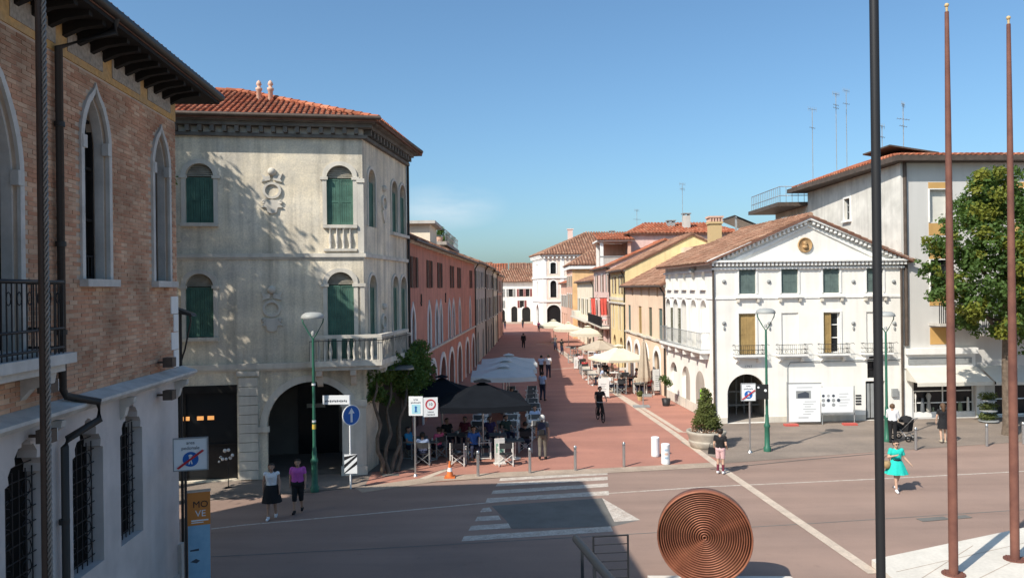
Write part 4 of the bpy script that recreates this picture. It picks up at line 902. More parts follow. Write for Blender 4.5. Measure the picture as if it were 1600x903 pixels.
mb = MB(); mb.box(x0-.05,x1+.05,73.92,74.14,9.752,9.86); build(mb, 'rail', M_GREYS, lo); mb = MB(); mb.box(x0-.3,x1+.3,73.6,78.2,11.26,11.4); build(mb, 'eave', M_WTRIM, lo)
roof_plane(lo, [(x0-.35,73.55,11.42),(x1+.35,73.55,11.42),(x1+.35,78.2,12.3),(x0-.35,78.2,12.3)], T_RED, M_UNDER, s=.3, r=.5)
# cream house, orange tower house, salmon house
f_ = pf(N3, N4); N3f = (N3[0],N3[1]+.04); Lc = LEN(N3f,N4); t2 = grid(Lc,4,3.6,1.1,1.9); t3 = grid(Lc,4,0,2.4,2.8)
cr, F, Ln = right('cream_row_house', 'low cream house between the pink house and the orange tower house', N3f, N4, 7.6, 9.2, 9, M_CRM2, T_OLD, t2+t3, tile=.4)
for o in t2: window(cr, F, *o, trim=M_WTRIM, trimw=.1, shut='open', shutm=M_OLIVE)
for o in t3: window(cr, F, *o)
mb = MB(); mb.box(0,Ln,-1.0,0,3.0,3.14); mb.box(1,5,-.9,-.02,3.15,3.9); build(mb, 'balcony', M_CREAMST, cr, F)
og = root('orange_house', 'orange house with hipped roof and white bracketed cornice', 'building', (8.7,104,0))
a0, a1 = (8.2,104.1), (14.5,104.3); wall(og, a0, a1, 9.9, [(1.2,5,.7,1.6)], M_ORG); wall(og, (8.2,115), a0, 9.9, grid(10.9,3,4,1,2)+grid(10.9,3,7,1,1.5), M_SALM)
window(og, fm(a0,a1), 1.2,5,.7,1.6)
for o in grid(10.9,3,4,1,2)+grid(10.9,3,7,1,1.5): window(og, fm((8.2,115),a0), *o[:4], trim=M_WTRIM, shut='open', shutm=M_OLIVE)
mb = MB(); mb.box(7.8,14.8,103.7,104.09,9.4,9.95); mb.box(7.8,8.19,104.09,115.2,9.4,9.95); build(mb, 'cornice', M_WTRIM, og)
roof_plane(og, [(7.7,103.6,9.98),(15,103.6,9.98),(12,109.5,12.0),(11,109.5,12.0)], T_OLD, M_UNDER, s=.4, r=.7); roof_plane(og, [(7.7,115.4,9.98),(7.7,103.6,9.98),(11,109.5,12)], T_OLD, M_UNDER, s=.4, r=.7)
N4f = (8.7,115.1); t2 = grid(15,5,3.8,1.0,1.9); t3 = grid(15,4,0,2.2,2.8)
sa, F, Ln = right('salmon_house', 'low salmon house just before the pale tower building', N4f, (8.3,130.1), 7.6, 9, 8, M_SALM, T_RED, t2+t3, tile=.45)
for o in t2: window(sa, F, *o[:4], trim=M_WTRIM, shut='open', shutm=M_TEAL)
for o in t3: window(sa, F, *o)
# pale corner building at the end of the right row
tw = root('pale_corner_building', 'tall pale pink and white corner building with brown hipped roof at the street end', 'building', (5.4,136,0))
a0, a1, a2 = (3.95,146), (5.45,136), (24,136.8); wl = LEN(a1,a2)
o1 = [(1.9,9.4,1.0,2.0,'seg'), (1.9,5.2,1.1,3.0,'round'), (1.9,0,2.5,3.9,'round'), (5.6,9.4,1.0,1.4)]; wall(tw, a1, a2, 12.7, o1, M_PALEP, .3)
wall(tw, a0, a1, 12.7, [(5,9.4,1.1,2,'seg'),(5,5.2,1.1,3,'round'),(5,0,2.6,3.9,'round')], M_WTRIM, .3); wall(tw, (8,160), a0, 12.7, [], M_PALEP)
TF = fm(a1,a2)
for i, o in enumerate(o1): window(tw, TF, *o, d=.3, trim=M_WTRIM, trimw=.2)
for o in [(5,9.4,1.1,2,'seg'),(5,5.2,1.1,3,'round'),(5,0,2.6,3.9,'round')]: window(tw, fm(a0,a1), *o, d=.3, trim=M_WTRIM, trimw=.2)
for F_, l_ in ((TF,wl),(fm(a0,a1),LEN(a0,a1))):
    for z, hh, oo in ((12.5,.3,.45),(8.6,.25,.2),(4.4,.25,.2)): mb = MB(); mb.box(0,l_,-oo,0,z,z+hh); build(mb, 'string_course', M_WTRIM, tw, F_)
    k = .3; mm_ = WC.setdefault('twm', MB().box(-.15,.15,-.4,-.01,12.1,12.49).mesh('modillion', M_WTRIM))
    while k < l_: link('modillion', mm_, tw, F_ @ Matrix.Translation((k,0,0))); k += .75
for uu in (.35, 3.5): mb = MB(); mb.box(uu-.35,uu+.35,-.06,-.001,0,12.1); build(mb, 'pilaster', M_WTRIM, tw, TF)
r0, r1_, r2_, r3_, r4_ = (3.3,146.5,12.85), (5.0,135.3,12.85), (24.5,136.1,12.85), (23,147,17.4), (14.2,147,17.4)
roof_plane(tw, [r1_, r2_, r3_, r4_], T_OLD, M_UNDER, s=.5, r=.9); roof_plane(tw, [r0, r1_, r4_], T_OLD, M_UNDER, s=.5, r=.9); roof_plane(tw, [(8,161,12.85), r0, r4_], T_OLD, M_UNDER, s=.5, r=.9)
p = wp(891,375,146); mb = MB(); mb.box(p.x-.45,p.x+.45,145.6,146.4,12.9,p.z+1.9); mb.box(p.x-.6,p.x+.6,145.5,146.5,p.z+1.9,p.z+2.1); build(mb, 'chimney', M_PINK, tw)
# buildings closing the street
en = root('end_house', 'small white house with arches and red shutters closing the street', 'building', (2,158,0))
a0, a1 = (-3.6,158), (8,160); eo = [(1.2,5.2,.9,1.6),(3.4,5.2,.9,1.6),(5.6,5.2,.9,1.6),(6.9,5.2,.9,1.6),(1.2,2.9,.9,1.5),(5.7,2.9,.9,1.5),(4.1,0,1.3,3.2,'round'),(6.6,0,1.8,3.1,'round'),(1.5,0,1.3,2.6,'round')]
wall(en, a0, a1, 8.2, eo, M_WTRIM); EF = fm(a0,a1)
for i, o in enumerate(eo): window(en, EF, *o, trim=M_WTRIM if i < 6 else None, shut='open' if i < 6 else None, shutm=M_REDS if i in (2,3,5) else M_GREYS)
wall(en, (-3.6,168), a0, 8.2, [], M_WTRIM); roof_plane(en, [(-4,157.4,8.3),(8.4,159.5,8.3),(8,166,10.9),(-2,165,10.9)], T_OLD, M_UNDER, s=.5, r=.9)
for nm, lb, x0, x1, Y, H, RZ, wm, tm in (('far_house','far house with red roof left of the street end',-6.5,-1,176,10.5,12.6,M_CRM2,T_RED), ('far_house','far taupe block behind the end house',-14,-5,190,12,13.4,M_TAUPE,T_OLD), ('far_house','far yellowish house with pale roof behind the end house',-.5,3.4,186,11.6,13,M_YEL,T_OLD), ('far_house','far white dormered house behind the end house',3.4,10,182,11.3,12.8,M_WTRIM,T_OLD)):
    oo = grid(x1-x0,3,8.4,.9,1.4); rt, F, Ln = house(nm, lb, (x0,Y), (x1,Y), H, RZ, 9, wm, tm, oo, tile=.6, gut=False)
    for o in oo: window(rt, F, *o[:4])
# ------------------------------------------------------------------ grey apartment block on the right
GA = (19.62, 38.66); GB = (31, 39.3); GF = fm(GA, GB); GS = (19.55, 50.6); GSF = fm(GS, GA)
gb_ = root('grey_apartment_block', 'grey and stained white apartment block with shop awnings behind the leafy tree', 'building', (*GA,0))
def gu(px, py): return fac(px, py, GA, GB)
wu1 = gu(1467,310); 
gops = [(wu1[0], 9.9, 1.0, 1.65), (wu1[0], 6.35, 1.0, 1.65), (wu1[0]+4.5, 9.9, 1.0, 1.65), (wu1[0]+4.5, 6.35, 1.0, 1.65), (2.15,.1,3.2,1.85), (6.6,.1,3.6,2.2), (10,.1,2,2.2)]
wall(gb_, GA, GB, 12.9, gops, M_GREYW, .2)
s_ops = [(7.3,8.55,.8,1.25)]; 
sw = fac(1324,328,GS,GA); s_ops = [(sw[0], sw[1]-.6, .75, 1.25)]
wall(gb_, GS, GA, 12.9, s_ops, M_OLDW, .2); window(gb_, GSF, *s_ops[0], mull=M_GREYS, trim=M_WTRIM, trimw=.1, sill=M_WTRIM)
wall(gb_, GB, (31,50), 12.9, [], M_GREYW); wall(gb_, (31,50), GS, 12.9, [], M_OLDW)
M_OCP = mat('ochre_panel', (.55,.33,.12), .85, var=.08, scale=1.5); M_BLIND = mat('roller_blind', (.62,.60,.54), .8, var=.05, scale=3)
for i, o in enumerate(gops[:4]):
    w_ = window(gb_, GF, *o, trim=M_WTRIM, trimw=.05, glass=M_BLIND if i != 1 else None)
    for z0, z1 in ((o[1]+o[3]+.06, o[1]+o[3]+.36), (o[1]-.65, o[1]-.05)): mb = MB(); mb.box(o[0]-.55, o[0]+.55, -.02, .01, z0, z1); build(mb, 'ochre_panel', M_OCP, w_, GF)
mb = MB(); mb.box(wu1[0]-.55, wu1[0]+.55, -.02, .01, 3.75, 4.6); build(mb, 'ochre_panel', M_OCP, gb_, GF)
for zb, x0, x1 in ((4.7, wu1[0]-.6, 3.4), (4.2, 3.6, 11)):
    mb = MB(); mb.box(x0, x1, -.9, 0, zb, zb+.14); bo = build(mb, 'balcony', M_GWH, gb_, GF); r_ = MB()
    for k in range(int((x1-x0)/.1)): r_.box(x0+k*.1, x0+k*.1+.03, -.88, -.85, zb+.14, zb+1.1)
    r_.box(x0, x1, -.89, -.84, zb+1.1, zb+1.16); build(r_, 'railing', M_IRON, bo, GF)
mb = MB(); mb.tube([(.18,-.08,12.9),(.18,-.08,3.7)], .09, 8); build(mb, 'downpipe', M_GUT, gb_, GF)
rf = MB(); rf.prism([(-.55,-.7),(12,-.7),(12,12.5),(-.55,12.5)], 12.92, 13.18); ro = build(rf, 'roof_slab', M_GUT, gb_, GF)
r0 = lambda u,y,z: GF @ Vector((u,y,z)); roof_plane(gb_, [r0(-.4,-.55,13.2), r0(11.8,-.55,13.2), r0(8,5.5,14.2), r0(2.4,5.5,14.2)], T_RED, M_UNDER, s=.3); roof_plane(gb_, [r0(-.4,12,13.2), r0(-.4,-.55,13.2), r0(2.4,5.5,14.2), r0(2.4,9,14.2)], T_RED, M_UNDER, s=.3)
dm_ = MB(); dm_.prism([(.9,2.4),(3.0,2.4),(3.0,4.4),(.9,4.4)], 13.3, 13.75); build(dm_, 'dormer', M_GWH, gb_, GF); dm_ = MB(); dm_.add([r0(.6,2.0,14.12),r0(3.3,2.0,13.72),r0(3.3,4.8,13.72),r0(.6,4.8,14.12),r0(.6,2.0,14.2),r0(3.3,2.0,13.8),r0(3.3,4.8,13.8),r0(.6,4.8,14.2)], [(3,2,1,0),(4,5,6,7),(0,1,5,4),(1,2,6,5),(2,3,7,6),(3,0,4,7)]); build(dm_, 'dormer_roof', M_GUT, gb_)
# lower roof terrace behind with railing
tr_ = MB(); tr_.box(17.6, 26, 50.65, 57, 12.05, 12.3); build(tr_, 'terrace_slab', M_GUT, gb_); tr_ = MB(); tr_.box(19.55, 25.9, 50.62, 56.8, 0, 12.05); build(tr_, 'rear_wing', M_OLDW, gb_)
r_ = MB()
for z in (12.75, 13.35): r_.tube([(17.8,56.8,z),(17.8,50.8,z),(21,50.8,z)], .03, 5)
for k in range(16): r_.tube([(17.8,50.8+k*.4,12.3),(17.8,50.8+k*.4,13.35)], .02, 4)
for k in range(9): r_.tube([(17.8+k*.4,50.8,12.3),(17.8+k*.4,50.8,13.35)], .02, 4)
build(r_, 'terrace_railing', M_STEEL, gb_)
# shop front, fascia and awning
fs = MB(); fs.box(.06, 3.72, -.35, -.002, 3.28, 3.58); fs.box(.06, 3.72, -.12, -.003, 2.55, 3.275); fas = build(fs, 'shop_fascia', M_WTRIM, gb_, GF)
sg = MB(); sg.box(.2, 3.5, -.17, -.122, 2.78, 3.08); build(sg, 'sign_panel', M_GREYS, fas, GF)
aw = MB(); aw.add([(.1,-.13,2.62),(3.75,-.13,2.62),(3.85,-1.25,1.98),(.0,-1.25,1.98),(.0,-1.25,1.8),(3.85,-1.25,1.8)], [(0,1,2,3),(3,2,5,4)]); aw.add([(.1,-.13,2.62),(.0,-1.25,1.98),(.1,-.13,1.98)],[(0,1,2)]); aw.add([(3.75,-.13,2.62),(3.85,-1.25,1.98),(3.75,-.13,1.98)],[(0,1,2)])
M_AWN = mat('cream_awning', (.74,.70,.62), .85, var=.05, scale=1.5, trans=((.7,.62,.5),.2)); build(aw, 'awning', M_AWN, gb_, GF)
aw = MB(); aw.add([(3.95,-.1,2.62),(6.2,-.1,2.62),(6.2,-1.3,1.95),(3.95,-1.3,1.95),(3.95,-1.3,1.8),(6.2,-1.3,1.8)], [(0,1,2,3),(3,2,5,4)]); build(aw, 'awning', M_AWN, gb_, GF)
for o in gops[4:]:
    w_ = window(gb_, GF, *o, glass=MATS['glass_dark'], mull=M_WTRIM)
goods = [((.62,.6,.56),.12), ((.12,.13,.14),.1), ((.34,.33,.30),.14), ((.2,.24,.16),.12)]
for k in range(9):
    mb = MB(); x0 = .7+k*.33+random.uniform(-.1,.1); h_ = random.choice((.22,.3,.45,.7,.95)); w_ = random.uniform(.05,.13); mb.lathe([(w_*.7,0),(w_,h_*.1),(w_*random.uniform(.5,1),h_*.6),(w_*random.uniform(.4,1.1),h_*.85),(w_*.5,h_)], 9, (x0,random.uniform(.05,.12),.35)); build(mb, 'display_item', paint('goods%d' % (k % 4), goods[k % 4][0], .6), gb_, GF)
mb = MB(); mb.box(.4, 3.8, .02, .16, .1, .34); build(mb, 'display_shelf', M_WTRIM, gb_, GF)
for uu in (.02, 3.8): mb = MB(); mb.box(uu, uu+.42, -.06, 0, .02, 2.5); build(mb, 'shop_pier', M_WTRIM, gb_, GF)

# ------------------------------------------------------------------ chimneys, antennas and roof things on the skyline
def chimney(px, py, Y, w, h, m, label, cap=True):
    p = wp(px, py, Y); r_ = root('chimney', label, 'chimney', (p.x,Y,p.z-h), 'chimneys on the far roofs'); mb = MB(); mb.box(p.x-w/2,p.x+w/2,Y-w/2,Y+w/2,p.z-h-1.2,p.z-.22); build(mb, 'stack', m, r_)
    for s_ in (-1,1):
        for t_ in (-1,1): mb = MB(); mb.cbox(p.x+s_*w*.36,Y+t_*w*.36,p.z-.14,w*.2,w*.2,.16); build(mb, 'cap_post', m, r_)
    mb = MB(); mb.box(p.x-w*.62,p.x+w*.62,Y-w*.62,Y+w*.62,p.z-.06,p.z+.04); build(mb, 'cap', M_GREYS, r_)
chimney(1072,334,78,.7,1.6,M_GWH,'tall grey chimney on the tall pink block roof'); chimney(1048,345,79,.75,1.0,M_GREYS,'short dark capped chimney on the tall pink block roof'); chimney(1230,341,47,.45,.9,M_SALM,'small salmon chimney beside the pediment ridge')
chimney(1206,346,50,.3,.9,M_SALM,'thin salmon chimney behind the white palazzo roof'); chimney(956,361,80,.5,.6,M_GWH,'low white chimney on the loggia roof')
sk_ = root('roof_skylight', 'slanted glazed roof canopy on the skyline behind the white palazzo', 'roof canopy', (18,62,10)); a, b, c_ = wp(1148,336,62), wp(1182,350,62), wp(1150,350,62); mb = MB(); mb.add([tuple(a),tuple(b),(b.x,66,b.z),(a.x,66,a.z)], [(0,1,2,3)]); mb.add([(v.x,y,v.z-.18) for y in (62,66) for v in (a,b)], [(0,1,3,2)]); build(mb, 'canopy', M_GREYS, sk_); mb = MB(); mb.box(c_.x,c_.x+.12,62.1,62.3,8,a.z-.1); mb.box(b.x-.1,b.x,62.1,62.3,8,b.z); build(mb, 'post', M_GREYS, sk_)
wl_ = MB(); wl_.box(13.5,22,60,68,7,9.9); tag(build(wl_, 'rear_block', M_PEACH), 'plain rear block filling the court behind the white palazzo', 'building')
def antenna(px, py, pyb, Y, label, arms):
    p, b = wp(px, py, Y), wp(px, pyb, Y); r_ = root('antenna', label, 'antenna', (p.x,Y,b.z), 'television aerials on the roofs'); mb = MB(); mb.tube([(p.x,Y,b.z-.3),(p.x,Y,p.z)], .022, 5); build(mb, 'mast', M_GREYS, r_)
    for dz, ln, n in arms:
        mb = MB(); z = p.z-dz; mb.tube([(p.x-ln/2,Y-.2,z),(p.x+ln/2,Y+.2,z)], .014, 4)
        for k in range(n): x = p.x-ln/2+ln*k/(n-1); yy = Y-.2+.4*k/(n-1); mb.tube([(x,yy,z-.16),(x,yy,z+.16)] if dz < .6 else [(x-.08,yy-.22,z),(x+.08,yy+.22,z)], .009, 4)
        build(mb, 'aerial', M_GREYS, r_)
antenna(1269,170,305,52,'leftmost tall aerial on the grey block terrace',((.05,.7,5),(1.3,.5,4))); antenna(1306,146,290,52,'tallest aerial on the grey block terrace',((.05,.6,6),(.8,.5,4),(1.0,.5,4))); antenna(1322,141,278,53,'aerial right of the tallest on the grey block terrace',((.05,.6,5),(.95,.6,4)))
antenna(1378,196,245,46,'aerial partly behind the black post',((.05,.5,4),(.7,.5,4))); antenna(1411,162,232,44,'aerial on the grey block roof near the dormer',((.05,.4,4),(.9,.9,5),(1.3,.6,4))); antenna(995,328,355,80,'small aerial on the far roofs',((.05,.5,4),(1.0,.8,4)))
antenna(1066,287,340,70,'small aerial with dish above the tall pink roof',((.05,.6,5),(.5,.5,4)))
import numpy as np
# ------------------------------------------------------------------ trees and plants
def leaf_mass(name, parent, blobs, n, size, m, seed, up=.35):
    """many small leaf faces spread through uneven clumps (centre, radius)"""
    rnd = random.Random(seed); V = []; Fc = []; tot = sum(b[1]**2 for b in blobs)
    for c, r in blobs:
        for _ in range(int(n*r*r/tot)):
            d = Vector((rnd.gauss(0,1), rnd.gauss(0,1), rnd.gauss(0,1))).normalized(); rr = r*(rnd.random()**.42)*(1+.12*rnd.gauss(0,1))
            p = Vector(c)+Vector((d.x, d.y, d.z*.85))*rr
            nn = (d*.6+Vector((rnd.gauss(0,.6), rnd.gauss(0,.6), rnd.gauss(0,.6)+up))).normalized()
            a = nn.orthogonal().normalized(); a = (Matrix.Rotation(rnd.random()*6.3, 3, nn) @ a); b = nn.cross(a); s = size*rnd.uniform(.6,1.25)
            k = len(V); V += [tuple(p-a*s*.5), tuple(p+b*s*.28+nn*s*.06), tuple(p+a*s*.5), tuple(p-b*s*.28+nn*s*.06)]; Fc.append((k,k+1,k+2,k+3))
    me = bpy.data.meshes.new(name); me.from_pydata(V, [], Fc); me.materials.append(m); me.update()
    return tag(link(name, me, parent), kind='stuff')
M_BARK = mat('bark', (.16,.12,.09), .95, var=.25, scale=6, bump=.6, bscale=18)
M_LEAF = foliage('tree_leaves', (.085,.14,.032), (.04,.08,.02), (.2,.3,.05)); M_LEAFY = foliage('yellow_green_leaves', (.20,.20,.03), (.12,.15,.025), (.36,.36,.05))
def tree(name, label, loc, h, crown, n, size, seed, lean=0, clump=False):
    rt = root(name, label, 'tree', loc); x, y, z = loc; rnd = random.Random(seed); tk = MB()
    top = Vector((x+lean, y, h*.62)); tk.tube([(x,y,-.1),(x,y,.5),(x+lean*.3,y+.1,h*.25),tuple(top)], [.34,.27,.22,.12], 10)
    for c, r in crown[::2]:
        s = Vector((x,y,h*.2)).lerp(top, rnd.uniform(.3,.95)); tk.tube([tuple(s), tuple(s.lerp(Vector(c),.5)+Vector((0,0,.3))), tuple(c)], [.11,.07,.02], 6)
    crown = [(Vector(c)+Vector((rnd.gauss(0,1),rnd.gauss(0,1),rnd.gauss(0,1)*.8)).normalized()*r*rnd.uniform(.35,1.0), r*rnd.uniform(.26,.44)) for c, r in crown for _ in range(11)]+[(Vector(c), r*.45) for c, r in crown] if clump else crown
    build(tk, 'trunk', M_BARK, rt); leaf_mass('crown', rt, crown, n, size, M_LEAF, seed); leaf_mass('crown', rt, [(Vector(c)+Vector((rnd.uniform(-.4,.4)-.2,-.35,rnd.uniform(-.3,.5))), r*.85) for c, r in crown[::3]], n//4, size, M_LEAFY, seed+5)  # second leaf mass, brighter yellow-green, shifted a little up and front left
    return rt
tc_ = (22.0, 34.2)
crown = [(Vector((tc_[0]+dx, tc_[1]+dy, z)), r) for dx, dy, z, r in ((-.6,0,11.4,1.0),(-.4,.3,10.4,1.5),(.9,0,10.2,1.5),(-1.7,-.3,9.6,1.0),(-.5,-.6,9.2,1.6),(1.6,0,9.0,1.7),(-2.9,-.2,8.6,.9),(-2.1,-.4,7.9,1.1),(-.8,-.8,7.7,1.7),(1.0,-.6,7.6,1.7),(2.6,.2,7.8,1.6),(-3.1,-.5,6.6,.85),(-2.2,-.2,6.2,1.1),(-1.0,-.9,6.0,1.4),(.6,-.7,6.0,1.6),(2.2,-.4,6.1,1.6),(-1.6,.4,5.0,.8),(.2,.2,4.8,1.1),(1.8,.2,4.7,1.2),(3.4,0,5.5,1.4),(-3.6,-.1,7.5,.6))]
tree('plaza_tree', 'leafy green tree in front of the grey apartment block, behind the right flagpole', (22.2,34.4,0), 12.5, crown, 30000, .22, 3, clump=True)
# street trees of the side street, hidden behind the brick palace; their shade falls on the cream palazzo
for i, (x, bl_, n_, h_) in enumerate(((-15.6, ((-16,15.9,1.7),(-14.3,14.6,1.7),(-17.9,15.6,1.9),(-12.9,12.9,1.3),(-15.8,12.9,2.2),(-13.7,10.9,1.9),(-18.2,12.6,2.2),(-16.4,9.6,2.2),(-14.2,8.2,1.7),(-18.6,9.2,2.0)), 11000, 15),
        (-12.6, ((-11.75,12.1,1.05),(-11.5,10.4,1.05),(-12.5,9.2,1.5),(-11.6,8.2,1.1),(-13.2,6.6,1.6),(-11.7,6.2,1.1),(-12.6,11.0,1.3),(-12.4,4.6,1.2)), 8500, 11),
        (-21.5, ((-21,15,2.2),(-23,13,2.2),(-20.5,12,2.2),(-22,9.5,2.4),(-20.3,8,2.0)), 6500, 15))):
    cr_ = [(Vector((X_, 23.2+.5*math.sin(k_*2.3), z_)), r_) for k_, (X_, z_, r_) in enumerate(bl_)]
    tree('side_street_tree', ('large street tree behind the brick palace, hidden, shading the cream palazzo', 'lower street tree behind the brick palace corner, hidden, shading the arch', 'farthest left street tree behind the brick palace, out of view')[i], (x,23.2,0), h_, cr_, n_, .30, 20+i)
# climbing wisteria at the palazzo corner
vn = root('climbing_vine', 'twisted climbing vine with dark green foliage below the corner balcony', 'vine', (-5,29,0))
tk = MB()
for i, (x0, x1) in enumerate(((596,585),(604,610),(614,640),(622,628))):
    a = gp(x0, 742-i*2); b = wp(x1, 590-i*8, a.y+.6+.9*i); P = [a.lerp(b, t/8)+Vector((.10*math.sin(t*1.9+i*2), .08*math.cos(t*1.5+i), 0)) for t in range(9)]; tk.tube([tuple(p) for p in P], [.09-.006*t for t in range(9)], 6)
build(tk, 'stem', M_BARK, vn)
bl = []
for px, py, Y, r in ((575,570,29.3,.4),(600,585,29.2,.45),(575,600,29.1,.35),(622,595,30.2,.5),(648,590,31.5,.6),(650,560,32.3,.62),(632,565,31.2,.6),(655,545,33,.5),(640,610,31,.5),(612,560,30,.4),(660,575,33,.55),(590,615,29.2,.35),(562,585,29.0,.38),(585,588,29.0,.4),(572,620,28.9,.3),(560,612,28.9,.3),(605,625,29.8,.3),(665,598,33,.4)): bl.append((wp(px,py,Y), r))
M_VINE = foliage('vine_leaves', (.085,.15,.035), (.04,.08,.02), (.22,.32,.06)); leaf_mass('foliage', vn, bl, 9000, .15, M_VINE, 9, .1)
# round planter with conifer and flowers
g = gp(1111,704); pt = root('round_planter', 'large round grey stone planter with a small conifer in front of the white palazzo', 'planter', (g.x,g.y+.7,0)); px_, py_ = g.x, g.y+.75
mb = MB(); mb.lathe([(.62,0),(.66,.02),(.74,.25),(.74,.29),(.70,.30),(.71,.33),(.80,.56),(.83,.62),(.83,.70),(.72,.70),(.68,.6),(.001,.58)], 32, (px_,py_,0.01), cap=False); build(mb, 'bowl', mat('planter_stone', (.42,.38,.32), .9, var=.15, scale=3, bump=.2, bscale=30), pt)
tk = MB(); tk.tube([(px_,py_,.55),(px_,py_,2.5)], [.06,.015], 6); build(tk, 'trunk', M_BARK, pt)
M_CON = foliage('conifer_needles', (.16,.17,.05), (.07,.10,.03), (.22,.25,.06)); cb = []
rnd = random.Random(4)
for k in range(26):
    z = .95+1.6*k/26; r = .62*(1-(z-.8)/2.0)+.05; a = k*2.4; cb.append((Vector((px_+r*.62*math.cos(a), py_+r*.62*math.sin(a), z-.04)), r*.42+.04))
leaf_mass('needles', pt, cb, 5200, .10, M_CON, 12, .0)
fl = [(Vector((px_+.55*math.cos(t), py_+.55*math.sin(t), .72)), .13) for t in [i*.52 for i in range(12)]]
leaf_mass('flower_leaves', pt, fl, 900, .07, mat('red_brown_leaves', (.22,.07,.05), .7, col2=(.12,.10,.04), scale=8), 13); leaf_mass('flowers', pt, fl, 260, .07, paint('cream_flowers', (.75,.66,.55), .7), 14)

# ------------------------------------------------------------------ people
SKIN = mat('skin', (.52,.33,.24), .6, var=.05, scale=6); SKIN2 = mat('skin_tan', (.40,.24,.17), .6, var=.05, scale=6)
HB = paint('hair_dark', (.025,.018,.014), .6); HBR = paint('hair_brown', (.10,.055,.03), .6); HG = paint('hair_grey', (.55,.53,.5), .7); HBL = paint('hair_blond', (.38,.24,.11), .6)
def cl(name, c, r=.85): return mat('cloth_'+name, c, r, var=.08, scale=14, bump=.15, bscale=40)
C_BLK = cl('black', (.014,.014,.016)); C_WHT = cl('white', (.72,.72,.74)); C_PNK = cl('magenta', (.46,.10,.38)); C_TEAL = cl('teal', (.02,.50,.42)); C_KHA = cl('khaki', (.16,.145,.12)); C_GRY = cl('grey', (.12,.11,.11)); C_BLU = cl('blue', (.07,.17,.50)); C_AZU = cl('azure', (.04,.28,.52)); C_LBL = cl('pale_blue', (.42,.50,.68)); C_ROS = cl('rose', (.55,.10,.20)); C_PUR = cl('purple', (.06,.04,.12)); C_DGR = cl('dark_green', (.03,.05,.04)); C_BGE = cl('beige', (.45,.38,.29)); C_NAV = cl('navy', (.025,.03,.06)); C_WIN = cl('wine', (.16,.03,.05)); C_PKS = cl('pale_pink', (.65,.42,.42)); C_RED = cl('red', (.45,.05,.05))
def skeleton(pose):
    J = dict(pel=(0,0,.93), wai=(0,.0,1.10), che=(0,.0,1.30), nek=(0,.015,1.43), hea=(0,-.015,1.585))
    for s, n in ((-1,'L'), (1,'R')):
        J.update({'sho'+n:(s*.175,.005,1.385), 'elb'+n:(s*.225,.03,1.12), 'wri'+n:(s*.235,-.05,.89), 'hip'+n:(s*.085,0,.88), 'kne'+n:(s*.095,-.015,.49), 'ank'+n:(s*.10,.02,.09)})
    if pose.get('seated'):
        dz = -.42
        for k in J:
            if k[:3] not in ('kne','ank'): J[k] = (J[k][0], J[k][1]+(.06 if k[:3] in ('che','nek','hea','sho') else 0), J[k][2]+dz)
        for s, n in ((-1,'L'), (1,'R')):
            J['kne'+n] = (s*.13,-.43,.50); J['ank'+n] = (s*.13,-.40,.09); J['elb'+n] = (s*.25,-.02,.72); J['wri'+n] = (s*.17,-.26,.70)
    J.update(pose.get('J', {})); return {k: Vector(v) for k, v in J.items()}
